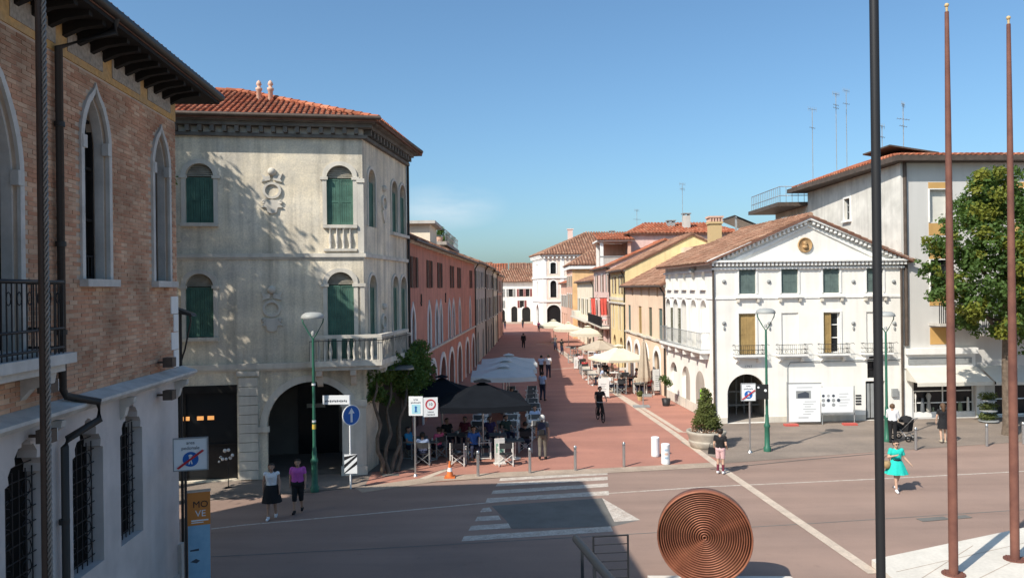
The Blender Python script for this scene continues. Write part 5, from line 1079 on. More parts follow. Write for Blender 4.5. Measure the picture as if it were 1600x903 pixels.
def body_caps(J, girth, seated):
    C = []; g = girth; a = lambda p, q, r0, r1, reg: C.append((Vector(p), Vector(q), r0, r1, reg))
    dx = lambda v, d, z=0: Vector((v.x+d, v.y, v.z+z))
    a(dx(J['pel'],-.065*g), dx(J['pel'],.065*g), .112*g, .112*g, 'hips'); a(dx(J['wai'],-.055*g), dx(J['wai'],.055*g), .092*g, .092*g, 'torso'); a(dx(J['che'],-.07), dx(J['che'],.07), .108*g, .108*g, 'torso')
    for s in (-1,1):
        a(dx(J['pel'],s*.06*g), dx(J['wai'],s*.05*g), .105*g, .092*g, 'torso'); a(dx(J['wai'],s*.05*g), dx(J['che'],s*.07), .09*g, .105*g, 'torso'); a(dx(J['che'],s*.06), dx(J['nek'],s*.03,-.04), .10, .055, 'torso')
    a(J['nek'], J['hea']+Vector((0,.02,-.03)), .055, .05, 'neck')
    h = J['hea']; a(h+Vector((0,.015,.02)), h+Vector((0,.0,.03)), .095, .09, 'head'); a(h+Vector((0,-.03,-.055)), h+Vector((0,-.01,.0)), .058, .075, 'head'); a(h+Vector((0,-.1,-.015)), h+Vector((0,-.085,.025)), .016, .009, 'head')
    for s in (-1,1): a(h+Vector((s*.083,.02,-.02)), h+Vector((s*.083,.025,.02)), .014, .017, 'head')
    for s, n in ((-1,'L'), (1,'R')):
        sh, el, wr, hp, kn, an = (J[k+n] for k in ('sho','elb','wri','hip','kne','ank'))
        a(dx(J['che'],s*.09,.03), sh, .075, .062, 'torso'); a(sh, el, .055*g**.5, .042, 'uarm'+n); a(el, wr, .042, .028, 'farm'+n)
        fd = (wr-el).normalized(); side = fd.cross(Vector((0,1,0))); side = side.normalized() if side.length > .1 else Vector((0,0,1)); nrm = fd.cross(side).normalized()
        w2 = wr+fd*.085
        for o in (-.018,.018): a(wr+fd*.015+nrm*o, w2+nrm*o*1.3, .02, .019, 'hand'+n)
        for i, (o, l) in enumerate(((-.034,.07),(-.012,.08),(.012,.075),(.034,.06))):
            b0 = w2+nrm*o*.85; m_ = b0+fd*l*.5; e = m_+(fd*.85-side*s*.5).normalized()*l*.5; a(b0, m_, .0095, .009, 'hand'+n); a(m_, e, .009, .0075, 'hand'+n)
        t0 = wr+fd*.03-nrm*.025; t1 = t0+(fd*.7-nrm*.7).normalized()*.045; a(t0, t1, .013, .011, 'hand'+n); a(t1, t1+(fd*.95-nrm*.2).normalized()*.032, .011, .009, 'hand'+n)
        a(hp, kn, .088*g, .057*g**.5, 'thigh'+n); a(kn, an, .055*g**.5, .036, 'shin'+n)
        fy = Vector((0,-1,0)); a(an+Vector((0,.015,-.045)), an+fy*.14+Vector((s*.015,0,-.055)), .042, .034, 'foot'+n); a(an, an+Vector((0,.015,-.04)), .038, .042, 'foot'+n)
    return C
def person(label, loc, rz, H=1.7, pose=None, wear=(), skin=None, hair=None, long_hair=False, girth=1.0, vox=.0125, skirt=None, group=None, shades=False):
    pose = pose or {}; J = skeleton(pose); C = body_caps(J, girth, pose.get('seated')); mb = MB()
    for p, q, r0, r1, reg in C:
        mb.ball(tuple(p), r0, 8); mb.ball(tuple(q), r1, 8)
        if (q-p).length > 1e-3: mb.tube([tuple(p), tuple(q)], [r0, r1], 10)
    ob = bpy.data.objects.new('tmp', mb.mesh('tmp', None)); COL.objects.link(ob)
    md = ob.modifiers.new('r', 'REMESH'); md.mode = 'VOXEL'; md.voxel_size = vox; ms = ob.modifiers.new('s', 'SMOOTH'); ms.iterations = 2; ms.factor = .4
    me = bpy.data.meshes.new_from_object(ob.evaluated_get(bpy.context.evaluated_depsgraph_get())); bpy.data.objects.remove(ob); me.name = 'person'
    me.polygons.foreach_set('use_smooth', [True]*len(me.polygons)); me.materials.append(skin or SKIN)
    M = Matrix.Translation(Vector(loc)) @ Matrix.Rotation(rz, 4, 'Z') @ Matrix.Scale(H/1.70, 4)
    rt = tag(link('person', me, None, M), label, 'person', group)
    nv, nf = len(me.vertices), len(me.polygons); co = np.empty(nv*3); me.vertices.foreach_get('co', co); co = co.reshape(-1,3); no = np.empty(nv*3); me.vertices.foreach_get('normal', no); no = no.reshape(-1,3); ce = np.empty(nf*3); me.polygons.foreach_get('center', ce); ce = ce.reshape(-1,3)
    best = np.full(nf, 9.); reg = np.zeros(nf, int); tt = np.zeros(nf); names = []
    for i, (p, q, r0, r1, rg) in enumerate(C):
        names.append(rg); a = np.array(p); d = np.array(q)-a; t = np.clip(((ce-a)@d)/max(1e-9, d@d), 0, 1); dist = np.linalg.norm(ce-a-t[:,None]*d, axis=1)-(r0+(r1-r0)*t)
        b = dist < best; best[b] = dist[b]; reg[b] = i; tt[b] = t[b]
    rn = np.array(names)[reg]; hc = np.array(J['hea'])
    def shell(nm, sel, off, m):
        idx = np.nonzero(sel)[0]
        if not len(idx): return
        used = {}; V = []; Fc = []
        for i in idx:
            f = []
            for v in me.polygons[i].vertices:
                if v not in used: used[v] = len(V); V.append(tuple(co[v]+no[v]*off))
                f.append(used[v])
            Fc.append(f)
        m2 = bpy.data.meshes.new(nm); m2.from_pydata(V, [], Fc); m2.polygons.foreach_set('use_smooth', [True]*len(Fc)); m2.materials.append(m); m2.update(); return link(nm, m2, rt, M)
    for nm, regs, off, m in wear:
        sel = np.zeros(nf, bool)
        for k, (t0, t1) in regs.items(): sel |= (np.char.startswith(rn, k) & (tt >= t0) & (tt <= t1))
        shell(nm, sel, off, m)
    if hair:
        hd = (rn == 'head') | ((rn == 'neck') if long_hair else False); rel = ce-hc
        sel = hd & ((rel[:,2] > .055) | (rel[:,1] > (.0 if long_hair else .03)-.0) ) & ~((rel[:,1] < -.055) & (rel[:,2] < .075)); shell('hair', sel, .02, hair)
        if long_hair:
            hm = MB(); h = J['hea']; hm.tube([tuple(h+Vector((0,.07,.03))), tuple(h+Vector((0,.10,-.08))), tuple(h+Vector((0,.09,-.2))), tuple(h+Vector((0,.085,-.27)))], [.07,.075,.06,.02], 8); build(hm, 'hair', hair, rt, M)
    h = J['hea']
    for s in (-1,1):
        e = MB(); e.ball((h.x+s*.033, h.y-.083, h.z+.012), .011, 5); build(e, 'eye', HB, rt, M)
    mo_ = MB(); mo_.tube([(h.x-.024,h.y-.088,h.z-.062),(h.x,h.y-.094,h.z-.064),(h.x+.024,h.y-.088,h.z-.062)], .006, 5); build(mo_, 'mouth', C_WIN, rt, M)
    if shades:
        sg_ = MB(); sg_.cbox(h.x-.034,h.y-.1,h.z+.014,.052,.012,.036); sg_.cbox(h.x+.034,h.y-.1,h.z+.014,.052,.012,.036); sg_.cbox(h.x,h.y-.1,h.z+.024,.02,.01,.01); build(sg_, 'sunglasses', C_BLK, rt, M)
    if skirt:
        z0, z1, r0, r1, pl_, m, nm = skirt; n = 36; V = []; Fc = []; rows = 6
        for i in range(rows+1):
            t = i/rows; r = r0+(r1-r0)*t**.8
            for k in range(n): a = 2*math.pi*k/n; q = r*(1+pl_*t*math.sin(k*2*math.pi/4)); V.append((J['pel'].x+q*1.12*math.cos(a), J['pel'].y+q*.86*math.sin(a), z1+(z0-z1)*t))
        for i in range(rows):
            for k in range(n): Fc.append((i*n+k, (i+1)*n+k, (i+1)*n+(k+1)%n, i*n+(k+1)%n))
        sm_ = MB(); sm_.add(V, Fc, True); build(sm_, nm, m, rt, M)
    return rt, M, J
TS = {'torso':(0,1), 'uarm':(0,.55)}; LS = {'torso':(0,1), 'uarm':(0,1), 'farm':(0,.9)}; TK = {'torso':(0,1)}; TR = {'hips':(0,1), 'thigh':(0,1), 'shin':(0,.95)}; SHT = {'hips':(0,1), 'thigh':(0,.75)}; SHOE = {'foot':(0,1)}
def walk(a, sw=1): return {'J': {'kneL':(-.095,-.10*a-.03,.50), 'ankL':(-.10,-.17*a,.09), 'kneR':(.095,.02*a-.02,.49), 'ankR':(.10,.24*a,.13), 'wriL':(-.25,.10*a,.90), 'elbL':(-.24,.09*a,1.13), 'wriR':(.25,-.20*a,.92), 'elbR':(.24,-.02,1.12)}}
def at(px, py): g = gp(px, py); return (g.x, g.y, .012)
person('woman in white sleeveless top and black skirt crossing the shaded road', at(425,811), .15, 1.66, walk(.5), [('top', TK, .012, C_WHT), ('shoes', SHOE, .008, C_WHT)], SKIN2, HB, skirt=(.52,1.06,.16,.27,.03,C_BLK,'skirt'))
person('woman in magenta top and dark knee-length trousers on the shaded road', at(466,801), .1, 1.64, walk(.6), [('top', TS, .022, C_PNK), ('trousers', {'hips':(0,1),'thigh':(0,1),'shin':(0,.25)}, .02, C_BLK), ('shoes', SHOE, .008, C_BLK)], SKIN2, HB, girth=1.18)
rt, M, J = person('grey-haired man with a dark backpack walking up the pedestrian street', at(848,718), math.pi-.15, 1.76, walk(.45), [('shirt', TS, .02, C_GRY), ('trousers', TR, .02, C_KHA), ('shoes', SHOE, .01, C_BLK)], SKIN2, HG, girth=1.05)
bp_ = MB(); bp_.M = M; bp_.slab([(-.15,1.0),(.15,1.0),(.16,1.2),(.14,1.38),(.06,1.45),(-.06,1.45),(-.14,1.38),(-.16,1.2)], .12, .29); bo_ = root('backpack', 'dark backpack worn by the grey-haired man', 'backpack', at(848,718)); build(bp_, 'bag', C_NAV, bo_)
bp_ = MB(); bp_.M = M; bp_.box(-.11,.11,.292,.34,1.03,1.2); build(bp_, 'pocket', C_BLK, bo_)
for s_ in (-1,1): bp_ = MB(); bp_.M = M; bp_.tube([(s_*.1,.13,1.4),(s_*.11,.0,1.47),(s_*.11,-.11,1.38),(s_*.12,-.1,1.2),(s_*.13,.12,1.05)], .018, 6); build(bp_, 'strap', C_GRY, bo_)
# woman at the kerb line, seen from behind
rt, M, J = person('woman seen from behind in dark top and pale shorts, holding a black bag', at(1126,740), math.pi-.5, 1.62, {'J': {'elbL':(-.23,.06,1.12),'wriL':(-.22,-.12,.98)}}, [('top', TS, .015, C_BLK), ('shorts', SHT, .018, C_PKS), ('socks', {'shin':(.35,1)}, .01, C_WIN), ('shoes', SHOE, .01, C_WHT)], SKIN, HB, vox=.012)
hb = root('handbag', 'black handbag held by the woman seen from behind', 'bag', at(1120,740)); h_ = MB(); h_.M = M; h_.slab([(.2,.72),(.46,.72),(.44,.96),(.22,.96)], -.06, .06); build(h_, 'bag', C_BLK, hb); h_ = MB(); h_.M = M; h_.tube([(.25,0,.95),(.26,-.02,1.1),(.33,-.02,1.14),(.4,-.02,1.1),(.41,0,.95)], .012, 5); build(h_, 'handle', C_BLK, hb)
# woman in teal dress
rt, M, J = person('woman in a teal belted dress and sunglasses walking on the sunny road', at(1401,768), -.1, 1.66, {'J': {'elbL':(-.26,-.02,1.16),'wriL':(-.12,-.2,1.24),'elbR':(.27,.03,1.14),'wriR':(.40,-.06,.97),'kneL':(-.06,-.1,.5),'ankL':(-.05,-.14,.09),'kneR':(.07,.02,.5),'ankR':(.04,.2,.14)}}, [('bodice', {'torso':(0,1),'uarm':(0,.62)}, .018, C_TEAL), ('shoes', SHOE, .01, C_WHT)], SKIN, HB, skirt=(.60,1.08,.135,.33,.07,C_TEAL,'skirt'), shades=True)
bt = MB(); bt.M = M; bt.lathe([(.148,1.055),(.152,1.10),(.148,1.105)], 24, cap=False); build(bt, 'belt', C_BLK, rt)
hb = root('shoulder_bag', 'beige straw bag at the elbow of the woman in teal', 'bag', at(1394,768)); h_ = MB(); h_.M = M; h_.lathe([(.03,.78),(.13,.8),(.15,.95),(.12,1.02)], 14, (-.33,-.02,0)); build(h_, 'bag', cl('straw', (.36,.25,.13)), hb); h_ = MB(); h_.M = M; h_.tube([(-.44,-.02,1.0),(-.36,-.02,1.18),(-.26,-.02,1.22),(-.22,-.02,1.0)], .012, 5); build(h_, 'handle', cl('strap', (.1,.06,.04)), hb)
# woman with pushchair
rt, M, J = person('woman in white top pushing a black pushchair by the shop', at(1395,692), 2.5, 1.66, {'J': {'elbL':(-.23,-.08,1.12),'wriL':(-.2,-.33,1.05),'elbR':(.23,-.08,1.12),'wriR':(.2,-.33,1.05)}}, [('top', LS, .018, C_WHT), ('trousers', TR, .018, C_BLK), ('shoes', SHOE, .01, C_BLK)], SKIN, HBR, girth=1.08)
g = gp(1412,688); pc_ = thing('pushchair', 'black pushchair pushed by the woman in white', 'pushchair', (g.x,g.y,.012), 2.2)
PM = WM[pc_.name]
mb = MB(); mb.slab([(-.28,.42),(.2,.38),(.34,.62),(.30,.72),(-.02,.56),(-.24,1.0),(-.36,.95)], -.2, .2); build(mb, 'seat', C_BLK, pc_, PM); mb = MB(); mb.lathe([(.30,.0),(.28,.12),(.2,.22),(.02,.27)], 14, (-.12,0,.82)); build(mb, 'hood', C_BLK, pc_, PM)
for x in (-.32,.34):
    for y in (-.24,.24):
        wm = MB(); wm.M = Matrix.Translation((x,y,.13)) @ Matrix.Rotation(math.pi/2,4,'X'); wm.lathe([(.09,-.02),(.13,-.025),(.13,.025),(.09,.02)], 16, cap=False); wm.lathe([(.03,-.03),(.03,.03)], 8); build(wm, 'wheel', C_BLK, pc_, PM)
mb = MB()
for y in (-.22,.22): mb.tube([(.34,y,.13),(-.1,y,.55),(-.5,y,1.0)], .014, 6); mb.tube([(-.32,y,.13),(.05,y,.5)], .014, 6)
mb.tube([(-.5,-.22,1.0),(-.5,.22,1.0)], .018, 6); build(mb, 'frame', M_STEEL, pc_, PM)
person('woman in a short black dress walking past the shop window', at(1474,692), 2.9, 1.68, walk(.35), [('dress', TS, .016, C_BLK), ('shoes', SHOE, .008, C_BGE)], SKIN, HBR, long_hair=True, skirt=(.62,1.05,.15,.21,.02,C_BLK,'skirt'))
# pedestrians further up the street
person('man in a pale blue shirt standing at the far parasols', at(848,626), 2.6, 1.75, walk(.3), [('shirt', TS, .018, C_LBL), ('trousers', TR, .018, C_NAV), ('shoes', SHOE, .01, C_BLK)], SKIN2, HB, vox=.02)
person('man in white shirt walking beside the grey parasols', at(857,590), 2.9, 1.74, walk(.4), [('shirt', TS, .018, C_WHT), ('trousers', TR, .018, C_NAV), ('shoes', SHOE, .01, C_BLK)], SKIN2, HB, vox=.02)
person('woman in light top walking beside the man in white', at(846,589), 3.2, 1.66, walk(.4), [('top', TS, .018, C_LBL), ('trousers', TR, .018, C_BLK), ('shoes', SHOE, .01, C_BLK)], SKIN2, HB, vox=.02)
person('person in black far up the shaded street', at(818,545), 3.0, 1.75, walk(.4), [('top', LS, .02, C_BLK), ('trousers', TR, .02, C_BLK)], SKIN2, HB, vox=.025)
for px, py, c, lb in ((789,515,C_BLK,'distant person in black at the street end, left'),(817,513,C_DGR,'distant person in green at the street end'),(842,519,C_ROS,'distant person in rose by the pale corner building'),(868,548,C_GRY,'distant person in grey at the sunny side'),(878,556,C_BLK,'person in black by the far right cafe tables')):
    person(lb, at(px,py), random.uniform(0,6), 1.7, walk(.3), [('top', TS, .02, c), ('trousers', TR, .02, C_NAV)], SKIN2, HB, vox=.03)
# cyclist
g = gp(938,658); bk_ = thing('bicycle', 'black bicycle ridden down the pedestrian street', 'bicycle', (g.x,g.y,.012), .15); BM = WM[bk_.name]
for y in (-.52,.52):
    wm = MB(); wm.M = Matrix.Translation((0,y,.34)) @ Matrix.Rotation(math.pi/2,4,'Y'); wm.lathe([(.31,-.018),(.34,-.02),(.345,0),(.34,.02),(.31,.018),(.31,-.018)], 26, cap=False); wo_ = build(wm, 'wheel', C_BLK, bk_, BM)
    sp = MB()
    for k in range(10): a = k*math.pi/5; sp.tube([(0,y,.34),(0,y+.31*math.cos(a),.34+.31*math.sin(a))], .003, 3)
    build(sp, 'spokes', M_STEEL, wo_, BM)
mb = MB(); mb.tube([(0,.52,.34),(0,.12,.28),(0,.22,.8),(0,.52,.34)], .016, 6); mb.tube([(0,.12,.28),(0,-.38,.78),(0,.2,.74)], .018, 6); mb.tube([(0,-.52,.34),(0,-.38,.78),(0,-.34,.98)], .016, 6); build(mb, 'frame', C_BLK, bk_, BM)
mb = MB(); mb.tube([(-.28,-.2,1.02),(-.1,-.34,1.0),(.1,-.34,1.0),(.28,-.2,1.02)], .014, 6); build(mb, 'handlebar', M_STEEL, bk_, BM); mb = MB(); mb.slab([(-.05,.84),(.05,.84),(.04,.89),(-.04,.89)], .08, .34); build(mb, 'saddle', C_BLK, bk_, BM)
person('cyclist in black riding a bicycle down the street', (g.x,g.y,.012), .15, 1.74, {'J': {'pel':(0,.2,.98),'wai':(0,.17,1.15),'che':(0,.08,1.33),'nek':(0,.06,1.46),'hea':(0,.0,1.60),'shoL':(-.175,.06,1.40),'shoR':(.175,.06,1.40),'elbL':(-.27,-.06,1.2),'wriL':(-.27,-.22,1.06),'elbR':(.27,-.06,1.2),'wriR':(.27,-.22,1.06),'hipL':(-.085,.2,.93),'hipR':(.085,.2,.93),'kneL':(-.12,-.14,.68),'ankL':(-.11,.08,.36),'kneR':(.12,-.1,.50),'ankR':(.11,.08,.16)}}, [('top', TS, .018, C_BLK), ('trousers', TR, .018, C_BLK), ('shoes', SHOE, .01, C_BLK)], SKIN2, HB, vox=.016)
# ------------------------------------------------------------------ cafe furniture
M_CWH = mat('white_wood', (.68,.66,.62), .6, var=.08, scale=8); M_CANV = cl('canvas_dark', (.035,.035,.038)); M_CANG = cl('canvas_grey', (.12,.125,.125))
def make_chair(name, label, fm_, cv, M, group):
    t = tag(link(name, None, None, M), label, 'chair', group)
    for x in (-.27,.27):
        q = MB(); q.box(x-.018,x+.018,.2,.245,0,.9); build(q, 'post', fm_, t, M); q = MB(); q.box(x-.018,x+.018,-.245,-.2,0,.66); build(q, 'post', fm_, t, M)
        q = MB(); q.box(x-.03,x+.03,-.27,.26,.665,.69); build(q, 'armrest', fm_, t, M); q = MB(); q.box(x-.015,x+.015,-.26,.27,.0,.03); q.v = [(a,b,c+.04) for a,b,c in q.v]; build(q, 'runner', fm_, t, M)
    for y in (-.222,.222):
        for s_ in (-1,1): q = MB(); q.bar((-.26*s_, y+.012*s_, .06), (.26*s_, y+.012*s_, .45), .03, .018); build(q, 'cross_leg', fm_, t, M)
    q = MB(); q.add([(-.26,-.22,.46),(0,-.22,.435),(.26,-.22,.46),(.26,.22,.46),(0,.22,.435),(-.26,.22,.46)], [(0,1,4,5),(1,2,3,4)]); build(q, 'seat', cv, t, M)
    q = MB(); q.add([(-.27,.225,.68),(0,.25,.68),(.27,.225,.68),(.27,.225,.9),(0,.25,.9),(-.27,.225,.9)], [(0,1,4,5),(1,2,3,4)]); build(q, 'backrest', cv, t, M)
    return t
def make_table(name, label, M, group, top, leg):
    t = tag(link(name, None, None, M), label, 'table', group)
    q = MB(); q.box(-.36,.36,-.36,.36,.71,.74); build(q, 'tabletop', top, t, M); q = MB(); q.lathe([(.03,.02),(.03,.71)], 8); build(q, 'leg', leg, t, M); q = MB(); q.lathe([(.24,0),(.24,.02),(.05,.05)], 14); build(q, 'base', leg, t, M)
    q = MB(); q.lathe([(.03,.74),(.04,.76),(.035,.85)], 8, (.1,.05,0)); build(q, 'glass', M_CWH, t, M)
    return t
PROTO = {}
def chair(kind, label, x, y, rz, group):
    M = TM(x, y, .012, rz)
    if kind not in PROTO:
        PROTO[kind] = make_chair('cafe_chair', label, M_CWH if kind != 'dark' else M_GREYS, {'white':M_CANV,'dark':M_CANV,'pale':M_CANG,'cream':M_AWN}[kind], M, group); return PROTO[kind]
    return tag(copy_tree(PROTO[kind], M, label), group=group)
def table(kind, label, x, y, rz, group):
    M = TM(x, y, .012, rz); k = 't'+kind
    if k not in PROTO: PROTO[k] = make_table('cafe_table', label, M, group, M_CANG if kind == 'dark' else M_CWH, M_STEEL); return PROTO[k]
    return tag(copy_tree(PROTO[k], M, label), group=group)
def sitter(label, x, y, rz, shirt, trousers=None, hair=None, vox=.02, **k):
    return person(label, (x,y,.012), rz, 1.68, {'seated':True}, [('top', TS, .02, shirt), ('trousers', TR, .018, trousers or C_NAV), ('shoes', SHOE, .01, C_BLK)], SKIN2, hair or HB, vox=vox, **k)
GF1 = 'director chairs at the corner cafe'
def seat(px, py, rz, kind, clab, plab=None, shirt=None, hair=None):
    """chair faces rz: 0 = towards the viewer"""
    g = gp(px, py); chair(kind, clab, g.x, g.y, rz, GF1)
    if plab: d = Matrix.Rotation(rz,3,'Z') @ Vector((0,.02,0)); sitter(plab, g.x+d.x, g.y+d.y, rz, shirt, hair=hair)
seat(661,726,math.pi,'dark','director chair of the man in the pale shirt beside the double sign','man in pale shirt seen from behind at the corner cafe',C_LBL)
seat(641,716,1.2,'dark','director chair against the vine wall','person in azure shirt seated by the vine wall',C_AZU)
seat(684,716,-2.3,'dark','director chair of the person in rose','person in rose top seated by the double sign',C_ROS)
seat(716,727,math.pi-.1,'white','empty white director chair nearest the traffic cone')
seat(741,716,.2,'dark','director chair of the man in the blue shirt','man in blue shirt seated facing the road',C_BLU)
seat(790,727,math.pi+.1,'white','empty white director chair beside the menu stand')
seat(821,706,math.pi,'white','white director chair of the man in black near the walking man','man in black with pale blue collar seated from behind',C_BLK)
seat(766,697,.1,'dark','director chair of the person in purple','person in purple top seated under the black parasol edge',C_PUR)
seat(792,694,.5,'dark','director chair of the person in dark green','person in dark green seated beside the one in purple',C_DGR)
seat(700,700,.6,'dark','director chair deep under the black parasol','person in black seated deep under the black parasol',C_BLK)
seat(726,697,-.3,'dark','second director chair deep under the black parasol','person in wine red seated deep under the black parasol',C_WIN)
seat(757,716,1.7,'white','white director chair between the blue shirt and the menu stand')
for px, py in ((672,718),(730,707),(778,706),(712,706),(805,716),(655,712)):
    g = gp(px,py); table('dark', 'dark square cafe table %s' % {672:'between the pale shirt and the rose top',730:'behind the man in the blue shirt',778:'between the purple and dark green tops',712:'beside the chair near the traffic cone',805:'right of the menu stand',655:'nearest the vine wall'}[px], g.x, g.y, .1, 'tables at the corner cafe')
# menu stand with leaflets beside the empty chair
g = gp(781,725); ms_ = thing('menu_stand', 'white menu stand with green leaflets beside the empty director chair', 'menu stand', (g.x,g.y,.012), .3); q = MB(); q.box(-.2,.2,-.02,.02,.05,1.0); build(q, 'board', M_CWH, ms_, WM[ms_.name]); q = MB(); q.box(-.15,.15,-.026,-.021,.45,.8); build(q, 'leaflet', cl('leaf_green', (.25,.42,.32)), ms_, WM[ms_.name]); q = MB(); q.box(-.22,.22,-.15,.15,0,.05); build(q, 'foot', M_CWH, ms_, WM[ms_.name])
# parasols
def parasol(name, label, x, y, size, ze, zt, m, rz, group=None, vent=True, val=.18, n=4, pole=None):
    t = thing(name, label, 'parasol', (x,y,.012), rz, group); M = WM[t.name]; h = size/2 if n == 4 else size/2
    corners = [(h*(1 if n != 4 else 1.414)*math.cos(math.pi/n+2*math.pi*k/n), h*(1 if n != 4 else 1.414)*math.sin(math.pi/n+2*math.pi*k/n)) for k in range(n)]
    sag = MB()
    for k in range(n):
        a, b = Vector((*corners[k],ze)), Vector((*corners[(k+1)%n],ze)); T = Vector((0,0,zt)); rows = 5; V = []
        for i in range(rows+1):
            s = i/rows; l, r = T.lerp(a,s), T.lerp(b,s)
            for j in range(5): p = l.lerp(r,j/4); p.z -= .10*math.sin(math.pi*s)*.6+.05*math.sin(math.pi*j/4)*s; V.append(tuple(p))
        sag.add(V, [(i*5+j,(i+1)*5+j,(i+1)*5+j+1,i*5+j+1) for i in range(rows) for j in range(4)])
        lastrow = V[-5:]; W = [(p[0]*1.004,p[1]*1.004,p[2]-val*(1+.0*(i%2))) for i, p in enumerate(lastrow)]
        sag.add(lastrow+W, [(j,5+j,6+j,j+1) for j in range(4)])
    cn = build(sag, 'canopy', m, t, M)
    if vent:
        vc = MB(); V = [(c[0]*.2,c[1]*.2,zt+.0) for c in corners]+[(0,0,zt+.12)]; vc.add(V, [(k,(k+1)%n,n) for k in range(n)]); build(vc, 'vent_cap', m, cn, M)
    q = MB(); q.tube([(0,0,.05),(0,0,zt)], .035, 8); build(q, 'pole', pole or M_STEEL, t, M); q = MB(); q.box(-.35,.35,-.35,.35,0,.09); build(q, 'base', M_GREYS, t, M)
    for k in range(n):
        q = MB(); q.tube([(0,0,zt-.16),(corners[k][0]*.55,corners[k][1]*.55,ze+(zt-ze)*.45-.17),(corners[k][0]*.97,corners[k][1]*.97,ze-.06)], .014, 5); build(q, 'rib', pole or M_STEEL, t, M)
    return t
def cloth(name, c, tr=.15): return mat(name, c, .8, var=.06, scale=2.5, trans=(c,tr))
M_PB = mat('parasol_black', (.012,.014,.018), .95, var=.1, scale=2.5, spec=.04); M_PG = cloth('parasol_grey', (.60,.61,.60)); M_PT = cloth('parasol_tan', (.52,.44,.34)); M_PC = cloth('parasol_cream', (.78,.73,.58))
parasol('parasol', 'large black square parasol over the corner cafe', -1.25, 31.2, 3.5, 2.3, 3.05, M_PB, .12, 'parasols on the shaded side', val=.22)
parasol('parasol', 'second black parasol close to the red house wall', -3.1, 33.4, 2.8, 2.35, 3.0, M_PB, .1, 'parasols on the shaded side', val=.2)
for i, (x, y) in enumerate(((-.5,38.9),(-.38,42.2),(-.25,45.5))): parasol('parasol', ('nearest grey square parasol on the shaded side', 'middle grey square parasol on the shaded side', 'farthest grey square parasol on the shaded side')[i], x, y, 3.2, 2.52, 2.88, M_PG, .03, 'parasols on the shaded side', val=.22)
ORD = 'first second third fourth fifth sixth seventh eighth ninth tenth eleventh twelfth thirteenth fourteenth fifteenth sixteenth seventeenth last'.split()
GL = 'tables and chairs under the grey parasols'
for i, y in enumerate((35.2,36.9,38.6,40.4,42.2,44.0,45.8)):
    for x in (-1.6,-.1,1.0):
        wh_ = '%s row from the road, %s' % (ORD[i], {-1.6:'wall column',-.1:'middle column',1.0:'street edge column'}[x])
        xx = x+random.uniform(-.1,.1); table('pale', 'white cafe table under the grey parasols, '+wh_, xx, y, random.uniform(-.1,.1), GL)
        chair('pale', 'chair with grey canvas before the parasol table, '+wh_, xx, y-.62, math.pi+random.uniform(-.3,.3), GL)
        if x > -1: chair('pale', 'chair with grey canvas behind the parasol table, '+wh_, xx+.05, y+.6, random.uniform(-.3,.3), GL)
for x, y, c, lb in ((-1.6,37.5,C_WHT,'person in white seated under the nearest grey parasol'),(-.1,39.2,C_RED,'person in red seated under the nearest grey parasol'),(1.0,36.3,C_LBL,'person in pale blue seated at the street edge of the parasols'),(-.1,42.8,C_BGE,'person in beige seated under the middle grey parasol')): sitter(lb, x, y, random.choice((0,math.pi)), c, vox=.026)
parasol('parasol', 'tan parasol over the sunny side cafe tables', 6.55, 57.5, 3.3, 2.35, 3.0, M_PT, .2, 'parasols on the sunny side', n=8, val=.12)
parasol('parasol', 'cream parasol over the sunny side cafe tables, the nearest open one', 7.0, 50.8, 3.0, 2.15, 2.95, M_PC, .35, 'parasols on the sunny side', val=.14)
for i, (px, Y, s) in enumerate(((865,96,3.2),(888,88,3.0),(918,79,3.2))):
    p = wp(px,505,Y); parasol('parasol', ('farthest cream parasol on the sunny side', 'middle far cream parasol on the sunny side', 'far cream parasol below the red banners')[i], p.x, Y, s, 2.2, 2.85, M_PC, .1, 'parasols on the sunny side', val=.3)
# folded parasol
g = gp(1007,619); fp_ = thing('folded_parasol', 'tall folded grey-beige parasol beside the cafe', 'parasol', (g.x,g.y,.012)); M = WM[fp_.name]
q = MB(); n = 16; V = []; Fc = []
for i, (z, r) in enumerate(((.95,.32),(1.2,.36),(1.8,.30),(2.4,.22),(3.0,.15),(3.35,.09),(3.5,.03))):
    for k in range(n): a = 2*math.pi*k/n; rr = r*(1+(.22 if k % 2 else -.18)); V.append((rr*math.cos(a),rr*math.sin(a),z))
for i in range(6):
    for k in range(n): Fc.append((i*n+k,i*n+(k+1)%n,(i+1)*n+(k+1)%n,(i+1)*n+k))
q.add(V, Fc); build(q, 'cloth', M_PT, fp_, M); q = MB(); q.tube([(0,0,0),(0,0,3.6)], .04, 8); build(q, 'pole', M_STEEL, fp_, M); q = MB(); q.box(-.4,.4,-.4,.4,0,.1); build(q, 'base', M_GREYS, fp_, M)
g = gp(1005,636); q = MB(); q.box(g.x-.55,g.x+.35,g.y-.25,g.y+.25,.01,.1); q.tube([(g.x,g.y,.1),(g.x,g.y,.75)], .03, 6); tag(build(q, 'ballast_slab', M_GREYS), 'low dark slab with a short stub standing alone on the red paving', 'ballast')
g = gp(1000,626); pp_ = thing('potted_plant', 'small ochre plant pot beside the folded parasol', 'plant', (g.x,g.y,.012)); q = MB(); q.lathe([(.12,0),(.18,.25)], 12); build(q, 'pot', M_BRASS, pp_, WM[pp_.name]); leaf_mass('leaves', pp_, [(Vector((g.x,g.y,.42)),.2)], 300, .1, M_CON, 31)
